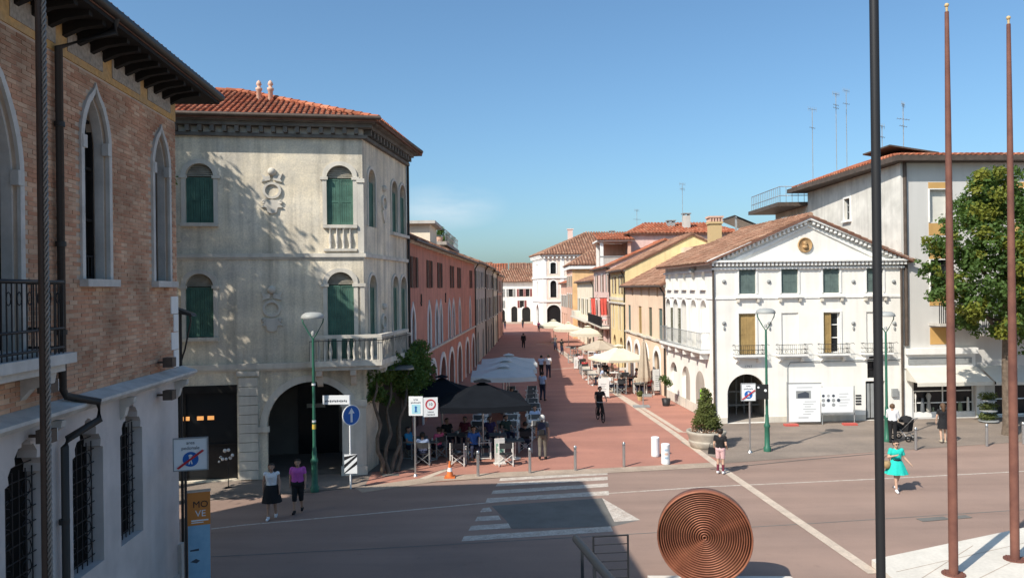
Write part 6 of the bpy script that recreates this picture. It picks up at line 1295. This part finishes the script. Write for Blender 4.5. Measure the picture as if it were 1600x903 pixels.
g = gp(1041,634); pp_ = thing('potted_shrub', 'tall wiry potted shrub against the white palazzo side', 'plant', (g.x,g.y,.012)); q = MB(); q.lathe([(.2,0),(.26,.42),(.23,.42)], 14); build(q, 'pot', M_IRON, pp_, WM[pp_.name]); q = MB(); q.tube([(0,0,.4),(.03,0,1.5)], .03, 6); build(q, 'stem', M_BARK, pp_, WM[pp_.name]); leaf_mass('leaves', pp_, [(Vector((g.x-.1,g.y,1.55)),.3),(Vector((g.x+.15,g.y,1.3)),.25)], 700, .1, M_VINE, 33)
GR = 'tables and chairs on the sunny side'
rs_ = random.Random(11); ci = 0
for i, (x, y) in enumerate(((6.9,49.6),(8.0,48.6),(8.3,50.3),(6.3,51.6),(7.8,52.6),(5.6,53.8),(7.2,55),(5.5,57),(6.9,58.2),(8.1,57.6),(5.6,60.6),(7.2,62),(5.8,65),(7.4,67),(5.9,70),(7.5,73),(6.1,77),(7.6,80))):
    table('dark' if i % 3 else 'pale', '%s square table from the road in the sunny side cafe' % ORD[i], x, y, rs_.uniform(-.2,.2), GR)
    for s in (0,1):
        a = rs_.choice((0,math.pi/2))+s*math.pi; d = Matrix.Rotation(a,3,'Z') @ Vector((0,.62,0)); chair('cream' if i % 2 else 'dark', '%s chair %s the %s sunny side table' % ('pale' if i % 2 else 'dark', ('right of','left of')[a > 2] if abs(a-1.57) < .1 or abs(a-4.71) < .1 else ('behind','before')[1 < a < 4], ORD[i]), x+d.x, y+d.y, a, GR)
        if rs_.random() < .5 and ci < 14:
            c, nm = ((C_WHT,'white'),(C_BLK,'black'),(C_BGE,'beige'),(C_RED,'red'),(C_GRY,'grey'),(C_PKS,'pale pink'),(C_LBL,'pale blue'))[ci % 7]
            sitter('person in %s seated at the %s sunny side table, %s side' % (nm, ORD[i], ('one','other')[s]), x+d.x*.97, y+d.y*.97, a, c, vox=.03); ci += 1
# boards and banners of the cafe
for px0, px1, py0, py1, lb in ((935,952,591,622,'white menu board standing at the sunny cafe corner'),(1020,1040,577,612,'white notice board leaning by the white palazzo arcade'),(897,903,558,577,'narrow white board at the far sunny cafe')):
    g = gp((px0+px1)/2, py1); w_ = (px1-px0)/1200*g.y; h_ = (py1-py0)/1200*g.y; t = thing('menu_board', lb, 'sign', (g.x,g.y,.012), .1, 'white boards of the cafes'); M = WM[t.name]
    q = MB(); q.box(-w_/2,w_/2,-.03,.03,.08,h_); build(q, 'panel', M_WTRIM, t, M); q = MB(); q.box(-w_/2,-w_/2+.05,-.2,.2,0,.08); q.box(w_/2-.05,w_/2,-.2,.2,0,.08); build(q, 'foot', M_STEEL, t, M)
    q = MB()
    for k in range(6): q.box(-w_*.3,w_*(.1+.2*((k*7)%3)/3),-.034,-.031,h_*.25+k*h_*.09,h_*.25+k*h_*.09+.03)
    build(q, 'print_lines', M_GREYS, t, M)
g = gp(1099,652); gb2 = thing('green_banner', 'upright lime green banner beside the white palazzo corner', 'banner', (g.x,g.y,.012), -.2); M = WM[gb2.name]; q = MB(); q.box(-.16,.16,-.02,.02,.1,1.45); build(q, 'panel', mat('lime', (.24,.48,.05), .6, var=.05), gb2, M); q = MB(); q.box(-.21,-.165,-.03,.03,0,1.48); build(q, 'post', M_STEEL, gb2, M); q = MB(); q.box(-.2,.2,-.18,.18,0,.09); build(q, 'base', M_STEEL, gb2, M)

# ------------------------------------------------------------------ street furniture
M_GRN = mat('lamp_green', (.03,.13,.085), .45, var=.08, scale=5); M_WHP = paint('sign_white', (.74,.75,.76), .45); M_SBL = paint('sign_blue', (.015,.12,.42), .45); M_SRD = paint('sign_red', (.50,.03,.04), .45); M_BK = paint('sign_black', (.02,.02,.022), .5); M_TXT = paint('sign_text', (.06,.07,.09), .5); M_LAMPG = mat('lamp_cap', (.34,.35,.34), .5, var=.06)
def lamp(px, pyb, pyt, label):
    g = gp(px, pyb); top = wp(px, pyt, g.y).z; t = thing('street_lamp', label, 'street lamp', (g.x,g.y,.012), 0, 'green street lamps'); M = WM[t.name]
    q = MB(); q.lathe([(.15,0),(.15,.16),(.11,.2),(.10,.95),(.125,1.0),(.125,1.08),(.085,1.14),(.07,1.5)], 14); build(q, 'base', M_GRN, t, M)
    q = MB(); q.lathe([(.06,1.5),(.05,3.2),(.042,top-.9)], 12); build(q, 'post', M_GRN, t, M)
    for s in (-1,1): q = MB(); q.tube([(0,0,top-.92),(s*.12,0,top-.75),(s*.34,0,top-.35),(s*.36,0,top-.22),(s*.3,0,top-.18)], .022, 6); build(q, 'arm', M_GRN, t, M)
    q = MB(); q.lathe([(.38,top-.22),(.40,top-.18),(.36,top-.09),(.25,top-.02),(.05,top)], 20); build(q, 'cap', M_LAMPG, t, M); q = MB(); q.lathe([(.05,top-.8),(.07,top-.7),(.03,top-.64)], 10); build(q, 'luminaire', M_LAMPG, t, M)
    return t, M
t, M = lamp(492,768,488,'green street lamp in front of the cream palazzo arch')
for z, c in ((2.35,M_WHP),(2.12,paint('sticker_yellow',(.6,.42,.08),.5)),(3.6,M_WHP)): q = MB(); q.lathe([(.066,z),(.066,z+(.16 if c != M_WHP else .07))], 12); build(q, 'sticker', c, t, M)
lamp(1199,705,482,'green street lamp in front of the white palazzo arch'); lamp(1386,690,487,'green street lamp beside the black post')
def bollard(px, py, label, h=.92):
    g = gp(px, py); t = thing('bollard', label, 'bollard', (g.x,g.y,.012), 0, 'steel bollards'); M = WM[t.name]
    q = MB(); q.lathe([(.055,0),(.055,h-.12)], 12); build(q, 'post', M_STEEL, t, M); q = MB(); q.lathe([(.058,h-.10),(.058,h-.03),(.04,h)], 12); build(q, 'cap', M_STEEL, t, M); q = MB(); q.lathe([(.045,h-.122),(.045,h-.098)], 12); build(q, 'collar', M_IRON, t, M)
for px, py, lb in ((747,744,'steel bollard right of the traffic cone'),(828,739,'steel bollard in front of the seated man in black'),(899,735,'steel bollard at the middle of the zebra crossing'),(975,729,'steel bollard right of the zebra crossing'),(1431,703,'steel bollard beside the woman in teal'),(1542,697,'steel bollard between the two rust flagpoles'),(1599,694,'steel bollard at the right edge of the view')): bollard(px, py, lb)
for px, py, wr, lb in ((1024,713,0,'plain white cylinder bin by the red paving'),(1040,725,1,'white cylinder bin with coloured stickers')):
    g = gp(px, py); t = thing('cylinder_bin', lb, 'bin', (g.x,g.y,.012), 0, 'white cylinder bins'); M = WM[t.name]; q = MB(); q.lathe([(.155,0),(.17,.03),(.165,.1),(.165,.72),(.17,.75),(.15,.78),(.12,.76)], 20); build(q, 'body', M_WHP, t, M)
    if wr:
        for z, c in ((.22,paint('sticker_blue',(.35,.45,.55),.5)),(.37,paint('sticker_salmon',(.62,.42,.34),.5)),(.52,MATS['sticker_blue'])): q = MB(); q.M = Matrix.Rotation(-1.6,4,'Z'); V = [(.167*math.cos(a),.167*math.sin(a),z+dz) for dz in (0,.08) for a in (-.4,-.2,0,.2,.5)]; q.add(V, [(k,k+1,6+k,5+k) for k in range(4)]); build(q, 'sticker', c, t, M)
g = gp(703,746); t = thing('traffic_cone', 'small orange and white traffic cone at the corner cafe', 'traffic cone', (g.x,g.y,.012)); M = WM[t.name]; OR = paint('cone_orange', (.62,.16,.04), .5)
q = MB(); q.box(-.19,.19,-.19,.19,0,.04); build(q, 'base', OR, t, M); q = MB(); q.lathe([(.13,.04),(.09,.22)], 14); build(q, 'body', OR, t, M); q = MB(); q.lathe([(.092,.222),(.065,.36)], 14); build(q, 'white_band', M_WHP, t, M); q = MB(); q.lathe([(.063,.362),(.03,.6)], 14); build(q, 'tip', OR, t, M)
def pictogram(o, M, cx, cz, r, m): 
    q = MB(); q.M = M; q.slab([(cx+r*.28*math.cos(k*math.pi/5),cz+r*.55+r*.16*math.sin(k*math.pi/5)) for k in range(10)][::-1], -.042, -.038); q.slab([(cx-r*.12,cz-r*.1),(cx-r*.3,cz-r*.7),(cx-r*.12,cz-r*.7),(cx,cz-r*.2),(cx+r*.12,cz-r*.7),(cx+r*.3,cz-r*.7),(cx+r*.14,cz-r*.1),(cx+r*.22,cz+r*.35),(cx-r*.22,cz+r*.35)][::-1], -.042, -.038); return build(q, 'pictogram', m, o)
def disc(r, n=28): return [(r*math.cos(2*math.pi*k/n), r*math.sin(2*math.pi*k/n)) for k in range(n)][::-1]
def area_sign(t, M, w, h, ended=True):
    q = MB(); q.box(-w/2,w/2,-.02,.02,-h/2,h/2); p = build(q, 'panel', M_WHP, t, M); q = MB(); q.band([(-w/2,-h/2),(-w/2,h/2),(w/2,h/2),(w/2,-h/2)], [(-w/2-.02,-h/2-.02),(-w/2-.02,h/2+.02),(w/2+.02,h/2+.02),(w/2+.02,-h/2-.02)], -.035, .035, True); build(q, 'rim', M_GREYS, p, M)
    link('lettering', text_mesh('area', h*.15, M_TXT), p, M @ Matrix.Translation((0,-.023,h*.37))); link('lettering', text_mesh('pedonale', h*.15, M_TXT), p, M @ Matrix.Translation((0,-.023,h*.20)))
    q = MB(); q.M = Matrix.Translation((0,0,-h*.16)); q.slab(disc(h*.24), -.028, -.021); build(q, 'blue_disc', M_SBL, p, M); pictogram(p, M, 0, -h*.16, h*.22, M_WHP)
    if ended: q = MB(); q.slab([(-h*.42,-h*.42),(-h*.36,-h*.46),(h*.42,h*.10),(h*.36,h*.14)][::-1], -.05, -.043); build(q, 'red_bar', M_SRD, p, M)
    return p
# end-of-zone sign at the brick palace corner, on its dark pole
Ysg = 16.4; c_ = wp(298,709,Ysg); t = thing('area_sign', 'end of pedestrian area sign on a dark pole beside the brick palace', 'road sign', (c_.x,Ysg,0), .2, 'pedestrian area signs'); M = Matrix.Translation((c_.x,Ysg,c_.z)) @ Matrix.Rotation(.25,4,'Z'); area_sign(t, M, .66, .66)
q = MB(); q.tube([(c_.x-.13,Ysg+.03,0),(c_.x-.13,Ysg+.03,c_.z+.3)], .03, 8); build(q, 'pole', M_PIPE, t)
# MOVE poster totem
c_ = wp(310,768,16.9); t = thing('poster_totem', 'orange and blue MOVE poster totem beside the brick palace', 'poster', (c_.x,16.9,0), .25); M = Matrix.Translation((c_.x,16.9,0)) @ Matrix.Rotation(.35,4,'Z'); zt = c_.z; ORP = mat('poster_orange', (.62,.22,.05), .5, var=.04); BLP = mat('poster_blue', (.30,.48,.60), .5, col2=(.20,.36,.50), scale=3)
q = MB(); q.box(-.24,.24,-.04,.04,.02,zt); build(q, 'panel', ORP, t, M); q = MB(); q.box(-.22,.235,-.046,-.041,.42,zt-.72); build(q, 'picture', BLP, t, M); q = MB(); q.box(-.25,.25,-.05,.05,zt+.002,zt+.04); build(q, 'top_rim', M_STEEL, t, M)
link('lettering', text_mesh('MO', .20, M_BK), t, M @ Matrix.Translation((.04,-.046,zt-.27))); link('lettering', text_mesh('VE', .20, M_WHP), t, M @ Matrix.Translation((.04,-.046,zt-.47)))
q = MB(); q.box(-.15,.2,-.045,-.041,zt-.63,zt-.6); q.box(-.15,.1,-.0455,-.0412,zt-.67,zt-.65); build(q, 'print_lines', M_WHP, t, M); q = MB(); q.slab([(-.18,1.15),(.0,1.15),(.0,1.2),(-.18,1.18)][::-1], -.05, -.047); q.slab([(-.18,.92),(-.05,.88),(.02,.93),(-.06,.98)][::-1], -.05, -.047); build(q, 'print_shapes', M_TXT, t, M)
for x in (-.2,.2): q = MB(); q.tube([(x,.06,0),(x,.06,zt)], .02, 6); build(q, 'post', M_PIPE, t, M)
# dark pole left of it, wall lantern
c0 = wp(283,600,17.75); q = MB(); q.tube([(c0.x,17.75,0),(c0.x,17.75,6.4)], .035, 8); po_ = thing('bracket_lamp', 'dark bracket lamp on a pole at the brick palace corner', 'street lamp', (c0.x,17.75,0)); build(q, 'pole', M_PIPE, po_); q = MB(); q.tube([(c0.x,17.75,5.2),(c0.x+.1,17.75,5.5),(c0.x+.26,17.7,6.15),(c0.x+.24,17.7,6.28)], .02, 6); build(q, 'arm', M_PIPE, po_); q = MB(); q.add([(c0.x-.06,17.6,6.34),(c0.x+.34,17.6,6.26),(c0.x+.34,17.86,6.26),(c0.x-.06,17.86,6.34),(c0.x-.06,17.6,6.46),(c0.x+.3,17.6,6.33),(c0.x+.3,17.86,6.33),(c0.x-.06,17.86,6.46)], [(3,2,1,0),(4,5,6,7),(0,1,5,4),(1,2,6,5),(2,3,7,6),(3,0,4,7)]); build(q, 'lantern', M_PIPE, po_)
# flower stand in front of the dark shop window
g = gp(357,762); t = thing('flower_stand', 'thin stand with white flowers in front of the dark shop window', 'plant stand', (g.x,g.y,.012)); M = WM[t.name]; q = MB(); q.tube([(0,0,0),(0,0,.95)], .015, 6); q.lathe([(.12,0),(.12,.02)], 10); build(q, 'pole', M_IRON, t, M); q = MB()
for x, z, r in ((-.12,1.28,.07),(.0,1.3,.06),(-.28,1.05,.05),(-.18,1.0,.06),(-.06,1.0,.05),(.06,1.02,.06),(.14,1.12,.06),(-.3,.92,.04)): q.ball((x,random.uniform(-.06,.06),z), r, 6)
build(q, 'blooms', paint('white_blooms', (.66,.64,.62), .8), t, M); q = MB()
for x in (-.3,-.15,0,.1): q.tube([(0,0,.9),(x*.6,0,1.0),(x,0,1.1)], .008, 4)
build(q, 'stems', M_IRON, t, M)
# street name sign, blue arrow, striped marker
g = gp(548,763); t = thing('direction_post', 'pole with white street name sign, blue arrow disc and striped marker', 'road sign', (g.x,g.y,.012)); M = Matrix.Translation((g.x,g.y,0)); Y = g.y; top = wp(549,617,Y).z
q = MB(); q.tube([(0,0,0),(0,0,top)], .03, 8); build(q, 'pole', M_WHP, t, M); q = MB(); w_ = .92; q.box(-w_,.0,-.04,.0,top-.31,top); p = build(q, 'name_plate', M_WHP, t, M)
for x0, x1, z in ((-.86,-.4,-.08),(-.84,-.08,-.19)): q = MB(); n = int((x1-x0)/.07)
for k in range(13): q = MB(); x0 = -.85+k*.06; q.box(x0, x0+.04, -.044, -.041, top-.235+.008*(k%3), top-.17+.012*(k%2)); build(q, 'lettering', M_TXT, p, M)
zc_ = wp(551,648,Y).z; M0_ = M; M = M @ Matrix.Translation((.06,-.045,0)) @ Matrix.Rotation(.8,4,'Z') @ Matrix.Translation((-.06,.045,0)); q = MB(); q.M = Matrix.Translation((.06,0,zc_)); q.slab(disc(.33), -.055, -.035); a_ = build(q, 'arrow_disc', M_SBL, t, M); q = MB(); q.M = Matrix.Translation((.06,0,zc_)); q.band(disc(.325), disc(.355), -.06, -.03, True); build(q, 'rim', M_WHP, a_, M)
q = MB(); q.M = Matrix.Translation((.06,0,zc_)); q.slab([(-.04,-.24),(.04,-.24),(.04,.06),(.12,.06),(0,.25),(-.12,.06),(-.04,.06)][::-1], -.062, -.056); build(q, 'arrow', M_WHP, a_, M)
M = M0_; zm = wp(550,724,Y).z; q = MB(); q.box(-.2,.24,-.05,-.034,zm-.33,zm+.33); p = build(q, 'marker_board', M_WHP, t, M)
for k in range(3): q = MB(); b0 = -.42+k*.27; q.slab([(x,zm+z) for x, z in ((-.2,max(-.33,b0)),(.24,min(.33,b0+.40)),(.24,min(.33,b0+.53)),(-.2,max(-.33,b0+.13)))][::-1], -.054, -.0505); build(q, 'black_stripe', M_BK, p, M)
# double sign by the cafe
g = gp(649,744); t = thing('zone_sign', 'pole with pedestrian area plate and red ringed speed plate at the corner cafe', 'road sign', (g.x,g.y,.012), 0, 'pedestrian area signs'); Y = g.y; M = Matrix.Translation((g.x,g.y,0)); z0 = wp(651,634,Y).z
q = MB(); q.tube([(0,.03,0),(0,.03,z0+.35)], .035, 8); q.lathe([(.09,0),(.05,.08)], 10, (0,.03,0)); build(q, 'pole', M_STEEL, t, M); MA = Matrix.Translation((g.x+.05,g.y,z0)) @ Matrix.Rotation(-.08,4,'Z')
q = MB(); q.box(-.26,.26,-.02,.02,-.35,.35); p = build(q, 'area_plate', M_WHP, t, MA); link('lettering', text_mesh('area', .10, M_TXT), p, MA @ Matrix.Translation((0,-.023,.24))); link('lettering', text_mesh('pedonale', .10, M_TXT), p, MA @ Matrix.Translation((0,-.023,.13))); q = MB(); q.box(-.15,.17,-.026,-.021,-.28,.06); build(q, 'blue_field', paint('pale_cyan', (.35,.60,.68), .5), p, MA); pictogram(p, MA, 0, -.11, .15, M_SBL)
MB_ = Matrix.Translation((g.x+.585,g.y+.02,z0-.05)) @ Matrix.Rotation(.12,4,'Z'); q = MB(); q.box(-.26,.26,-.02,.02,-.35,.35); p = build(q, 'speed_plate', M_WHP, t, MB_); q = MB(); q.M = Matrix.Translation((0,0,.1)); q.band(disc(.145), disc(.19), -.03, -.021, True); build(q, 'red_ring', M_SRD, p, MB_); link('lettering', text_mesh('10', .14, M_TXT), p, MB_ @ Matrix.Translation((0,-.023,.1)))
for z, s_ in ((-.17,'tranne'),(-.27,'residenti')): link('lettering', text_mesh(s_, .085, M_TXT), p, MB_ @ Matrix.Translation((0,-.023,z)))
# end-of-zone sign at the right with the dark back of a second plate
g = gp(1172,707); t = thing('area_sign', 'end of pedestrian area sign on a grey pole in front of the white palazzo arch', 'road sign', (g.x,g.y,.012), 0, 'pedestrian area signs'); Y = g.y; z0 = wp(1170,612,Y).z; M = Matrix.Translation((g.x-.06,Y-.05,z0)); area_sign(t, M, .56, .68)
q = MB(); q.tube([(0,0,0),(0,0,z0+.3)], .038, 8); q.lathe([(.12,0),(.06,.1)], 10); build(q, 'pole', M_STEEL, t, Matrix.Translation((g.x,g.y,0))); q = MB(); q.box(.32,.82,-.01,.02,-.3,.3); b_ = build(q, 'plate_back', M_BK, t, M); q = MB(); q.M = Matrix.Translation((.41,-.012,.18)) @ Matrix.Rotation(math.pi/2,4,'X'); q.lathe([(.045,0),(.04,.02)], 10); q.M = Matrix.Translation((.7,-.012,.05)) @ Matrix.Rotation(math.pi/2,4,'X'); q.lathe([(.06,0),(.05,.02)], 10); build(q, 'clamp', M_WHP, b_, M)
# notice boards in front of the white palazzo
Yn = 37.45
def panel(px0, px1, py0, py1, Y): a, b = wp(px0,py0,Y), wp(px1,py1,Y); return a.x, b.x, b.z, a.z
x0, x1, z0, z1 = panel(1232,1282,600,659,Yn); t = root('building_site_board', 'tall white building site notice with a dark picture at the white palazzo', 'notice board', ((x0+x1)/2,Yn,0), 'notice boards at the white palazzo'); q = MB(); q.box(x0,x1,Yn-.02,Yn+.02,.16,z1); build(q, 'panel', M_WHP, t); q = MB(); q.box(x0-.09,x0-.03,Yn-.03,Yn+.03,0,z1+.1); q.box(x0-.03,x1+.06,Yn-.015,Yn+.015,z1+.002,z1+.06); build(q, 'frame', M_GREYS, t)
pw, phh = x1-x0, z1-.16; q = MB(); q.box(x0+pw*.23,x0+pw*.7,Yn-.026,Yn-.021,.16+phh*.62,.16+phh*.82); build(q, 'picture', M_GREYS, t); q = MB(); q.slab([(x0+pw*.28,.16+phh*.63),(x0+pw*.64,.16+phh*.63),(x0+pw*.64,.16+phh*.76),(x0+pw*.52,.16+phh*.8),(x0+pw*.28,.16+phh*.74)][::-1], Yn-.03, Yn-.027); build(q, 'picture_building', M_TXT, t)
q = MB()
for k in range(6): q.box(x0+pw*(.45+.05*(k%2)), x0+pw*(.7+.08*(k%3)), Yn-.025, Yn-.0205, .16+phh*(.2+.065*k), .16+phh*(.215+.065*k))
q.box(x0+pw*.3, x0+pw*.62, Yn-.025, Yn-.0205, .16+phh*.10, .16+phh*.125); q.box(x0+pw*.25, x0+pw*.75, Yn-.025, Yn-.0205, .16+phh*.9, .16+phh*.915); build(q, 'print_lines', mat('print_grey', (.42,.42,.42), .6), t)
x0, x1, z0, z1 = panel(1283,1333,605,646,Yn); t = root('safety_board', 'lower white safety notice with rows of round symbols at the white palazzo', 'notice board', ((x0+x1)/2,Yn,0), 'notice boards at the white palazzo'); q = MB(); q.box(x0,x1,Yn-.02,Yn+.02,z0+.08,z1); build(q, 'panel', M_WHP, t); q = MB(); q.box(x0,x1+.05,Yn-.03,Yn+.03,z0,z0+.078); build(q, 'shelf', M_GREYS, t)
for xx in (x0+.06,x1+.08): q = MB(); q.tube([(xx,Yn+.04,0),(xx,Yn+.04,z1+.05)], .025, 6); build(q, 'leg', M_GREYS, t)
pw, phh = x1-x0, z1-z0
for r_, row in enumerate(((.04,.2,.36),(.04,.2,.36,.52),(.04,.36))):
    for c_ in row: q = MB(); q.M = Matrix.Translation((x0+pw*(c_+.02),0,z0+phh*(.68-.17*r_))); q.slab(disc(.085 if r_ else .07,12), Yn-.026, Yn-.021); build(q, 'symbol', (M_GREYS if r_ else MATS['print_grey']) if (r_+int(c_*10)) % 3 else M_TXT, t)
q = MB()
for k in range(5): q.box(x0+pw*.56, x0+pw*(.8+.05*(k%3)), Yn-.025, Yn-.0205, z0+phh*(.3+.11*k), z0+phh*(.32+.11*k))
build(q, 'print_lines', MATS['print_grey'], t)
for px in (1226,1320): g = gp(px,664); q = MB(); q.box(g.x-.1,g.x+.55,Yn-.35,Yn-.05,.01,.1); tag(build(q, 'ballast_foot', paint('ballast_red', (.50,.10,.08), .7)), 'red ballast foot under the %s notice board' % ('tall' if px == 1226 else 'lower'), 'ballast')
# planting at the shop, right
for px, py, lb in ((1535,657,'leafy plant display beside the shop window'),): 
    g = gp(px,py); t = thing('plant_display', lb, 'plant', (g.x,g.y-.5,.012)); M = WM[t.name]
    for z, r in ((.05,.45),(.55,.4),(1.05,.35)): q = MB(); q.lathe([(r,z),(r,z+.05)], 14); build(q, 'tier', M_GREYS, t, M); leaf_mass('leaves', t, [(Vector((g.x+dx,g.y-.5,z+.24)),.24) for dx in (-.25,0,.22)], 600, .1, M_CON, int(z*40))
# ------------------------------------------------------------------ rust flagpoles, black post, roped pole
M_RUST = mat('corten_steel', (.20,.085,.06), .75, col2=(.11,.045,.035), scale=2, bump=.1, bscale=40, spec=.3)
def flagpole(px, py, pyt, ptx, label):
    g = gp(px, py, .16); t = thing('flagpole', label, 'flagpole', (g.x,g.y,.16), 0, 'rust steel flagpoles'); M = WM[t.name]; tp = wp(ptx, pyt, g.y).z-.16
    q = MB(); q.lathe([(.10,.03),(.10,2.4),(.092,5),(.062,tp-2.5),(.045,tp-.25)], 18); build(q, 'pole', M_RUST, t, M); q = MB(); q.lathe([(.25,0),(.25,.03)], 24); build(q, 'base_plate', M_RUST, t, M); q = MB(); q.ball((0,0,tp-.1), .05, 8); q.lathe([(.02,tp-.3),(.03,tp-.15)], 8); build(q, 'finial', M_BRASS, t, M)
    for k in range(6): q = MB(); a = k*math.pi/3; q.lathe([(.018,.03),(.018,.06)], 6, (.2*math.cos(a),.2*math.sin(a),0)); build(q, 'bolt', M_RUST, t, M)
flagpole(1490,897,2,1477,'left rust steel flagpole on the white stone platform'); flagpole(1586,874,22,1574,'right rust steel flagpole on the white stone platform')
c0 = wp(1371,452,8.2); t = thing('black_post', 'tall black steel post close to the viewer, right of centre', 'post', (c0.x,8.2,0)); q = MB(); q.tube([(c0.x,8.2,0),(c0.x,8.2,13)], .048, 14); build(q, 'shaft', M_BK, t); q = MB(); q.lathe([(.16,0),(.16,.03)], 18, (c0.x,8.2,0)); build(q, 'base_plate', M_BK, t)
c0 = wp(68,452,9.0); t = thing('roped_pole', 'brown pole with a steel rope running down it before the brick palace', 'post', (c0.x,9,0)); q = MB(); q.tube([(c0.x-.005,9,0),(c0.x-.005,9,12.5)], .05, 12); build(q, 'shaft', mat('brown_pole', (.075,.05,.038), .6, var=.12, scale=4), t); q = MB()
for ph_ in (0,2.1,4.2): q.tube([(c0.x+.062+.018*math.cos(k*.9+ph_), 8.965+.018*math.sin(k*.9+ph_), k*.03) for k in range(410)], .014, 4)
build(q, 'rope', mat('steel_rope', (.26,.24,.22), .5, var=.15, scale=10, metal=.4), t); q = MB(); q.lathe([(.15,0),(.15,.03)], 16, (c0.x,9,0)); build(q, 'base_plate', M_BK, t)
# floodlights on the brick palace ledge
for px, py, lb in ((48,603,'floodlight on the stone ledge near the roped pole'),(246,566,'floodlight on the stone ledge near the palace corner'),(46,681,'floodlight below the stone ledge near the roped pole'),(246,617,'floodlight below the stone ledge near the palace corner')):
    u0, z0 = bu(px, py); t = tag(link('floodlight', None, None, BF @ Matrix.Translation((u0,-.25,z0))), lb, 'floodlight', 'floodlights of the brick palace'); M = WM[t.name]; q = MB(); q.box(-.12,.1,-.1,.1,-.1,.1); build(q, 'housing', M_GUT, t, M); q = MB(); q.box(.102,.13,-.09,.09,-.09,.09); build(q, 'lens', M_WHP, t, M); q = MB(); q.box(-.03,.03,.1,.25,-.02,.02); build(q, 'bracket', M_GUT, t, M)
# ------------------------------------------------------------------ coiled rust disc sculpture
Yd = 16.9; c0 = wp(1101,840,Yd); Rr = 73/1200*Yd; t = thing('coiled_disc_sculpture', 'round rust steel sculpture of concentric rings on the platform', 'sculpture', (c0.x,Yd,.15), 0); ML = Matrix.Translation((c0.x,Yd,c0.z)) @ Matrix.Rotation(R(-13),4,'Z') @ Matrix.Rotation(math.pi/2,4,'X')
M_COR = mat('corten_ring', (.33,.125,.07), .5, col2=(.2,.07,.04), scale=4, bump=.12, bscale=50, spec=.45, metal=.25)
q = MB(); q.lathe([(Rr-.035,-.30),(Rr,-.30),(Rr,.04),(Rr-.035,.04),(Rr-.035,-.30)], 72, cap=False); build(q, 'rim', M_COR, t, ML)
q = MB(); q.lathe([(Rr-.02,-.26),(Rr-.02,-.22)], 72); build(q, 'back_plate', M_COR, t, ML)
n = 19
for k in range(n):
    r = (Rr-.06)*(1-(k+.35)/(n+.2)); dpt = .02-.09*math.sin(math.pi*(k+.5)/n); q = MB(); q.lathe([(r-.009,-.23),(r+.009,-.23),(r+.009,dpt),(r-.009,dpt),(r-.009,-.23)], 64, cap=False); build(q, 'ring', M_COR, t, ML)
q = MB(); q.box(-.22,.22,-.18,.22,0.0,c0.z-.15-Rr+.02); build(q, 'foot', M_COR, t, Matrix.Translation((c0.x,Yd,.15)))
# ------------------------------------------------------------------ stair with railing in the near foreground
st = root('outdoor_stair', 'dark steel stair railing with horizontal wires in the near foreground', 'staircase', (1.2,9,0)); M_RAIL = mat('dark_rail', (.022,.026,.032), .5, var=.08, scale=5)  # rail colour darkened in place of the palace shadow that falls short of it
a, b = wp(900,841,11.0), wp(1010,972,7.6); q = MB(); q.tube([tuple(a), tuple(a.lerp(b,.5)), tuple(b)], .058, 12); build(q, 'handrail', M_RAIL, st)
for tt_ in (.12,.34,.62,.95): p = a.lerp(b,tt_); q = MB(); q.box(p.x-.02,p.x+.02,p.y-.02,p.y+.02,2.25,p.z-.02); build(q, 'post', M_RAIL, st)
pa, pb2 = wp(927,838,11.3), wp(981,836,11.3); bot = 2.25
for p in (pa, pb2): q = MB(); q.box(p.x-.012,p.x+.012,11.28,11.32,bot,p.z+.01); build(q, 'post', M_IRON, st)
for k in range(10): z = pa.z-k*.125; q = MB(); q.tube([(pa.x,11.3,z),(pb2.x,11.3,z+.02)], .007 if k else .012, 5); build(q, 'wire', M_IRON, st)
q = MB(); q.box(.3,2.6,7.2,11.4,2.05,2.25); build(q, 'landing', M_GREYS, st)
for k in range(12): q = MB(); q.box(-1.4+.0,.29,7.3+k*.0,9,0,0.02) if False else q.box(2.62+k*.28,2.9+k*.28,7.3,9.2,2.05-.17*(k+1),2.2-.17*(k+1)); build(q, 'tread', M_GREYS, st)
for x, y in ((.5,7.4),(2.4,7.4),(.5,11.2),(2.4,11.2)): q = MB(); q.box(x-.08,x+.08,y-.08,y+.08,0,2.05); build(q, 'leg', M_GREYS, st)

# potted shrubs on the roof terrace above the red house
for i, (X_, Y_, r_) in enumerate(((-6.6,58.9,.55),(-5.5,58.9,.6),(-5.5,64.5,.5),(-5.5,69.8,.55))):
    p = Vector((X_,Y_,0)); t = thing('terrace_shrub', 'potted shrub on the roof terrace above the red house, %s from the left' % ORD[i], 'plant', (p.x,Y_,10.45), 0, 'shrubs on the roof terrace'); q = MB(); q.lathe([(.2,0),(.28,.4)], 10); build(q, 'pot', M_SALM, t, WM[t.name]); leaf_mass('leaves', t, [(Vector((p.x,Y_,11.15)),r_*.7),(Vector((p.x+.15,Y_,11.4)),r_*.5),(Vector((p.x-.2,Y_+.1,10.95)),r_*.5)], 700, .16, M_VINE, 60+i)
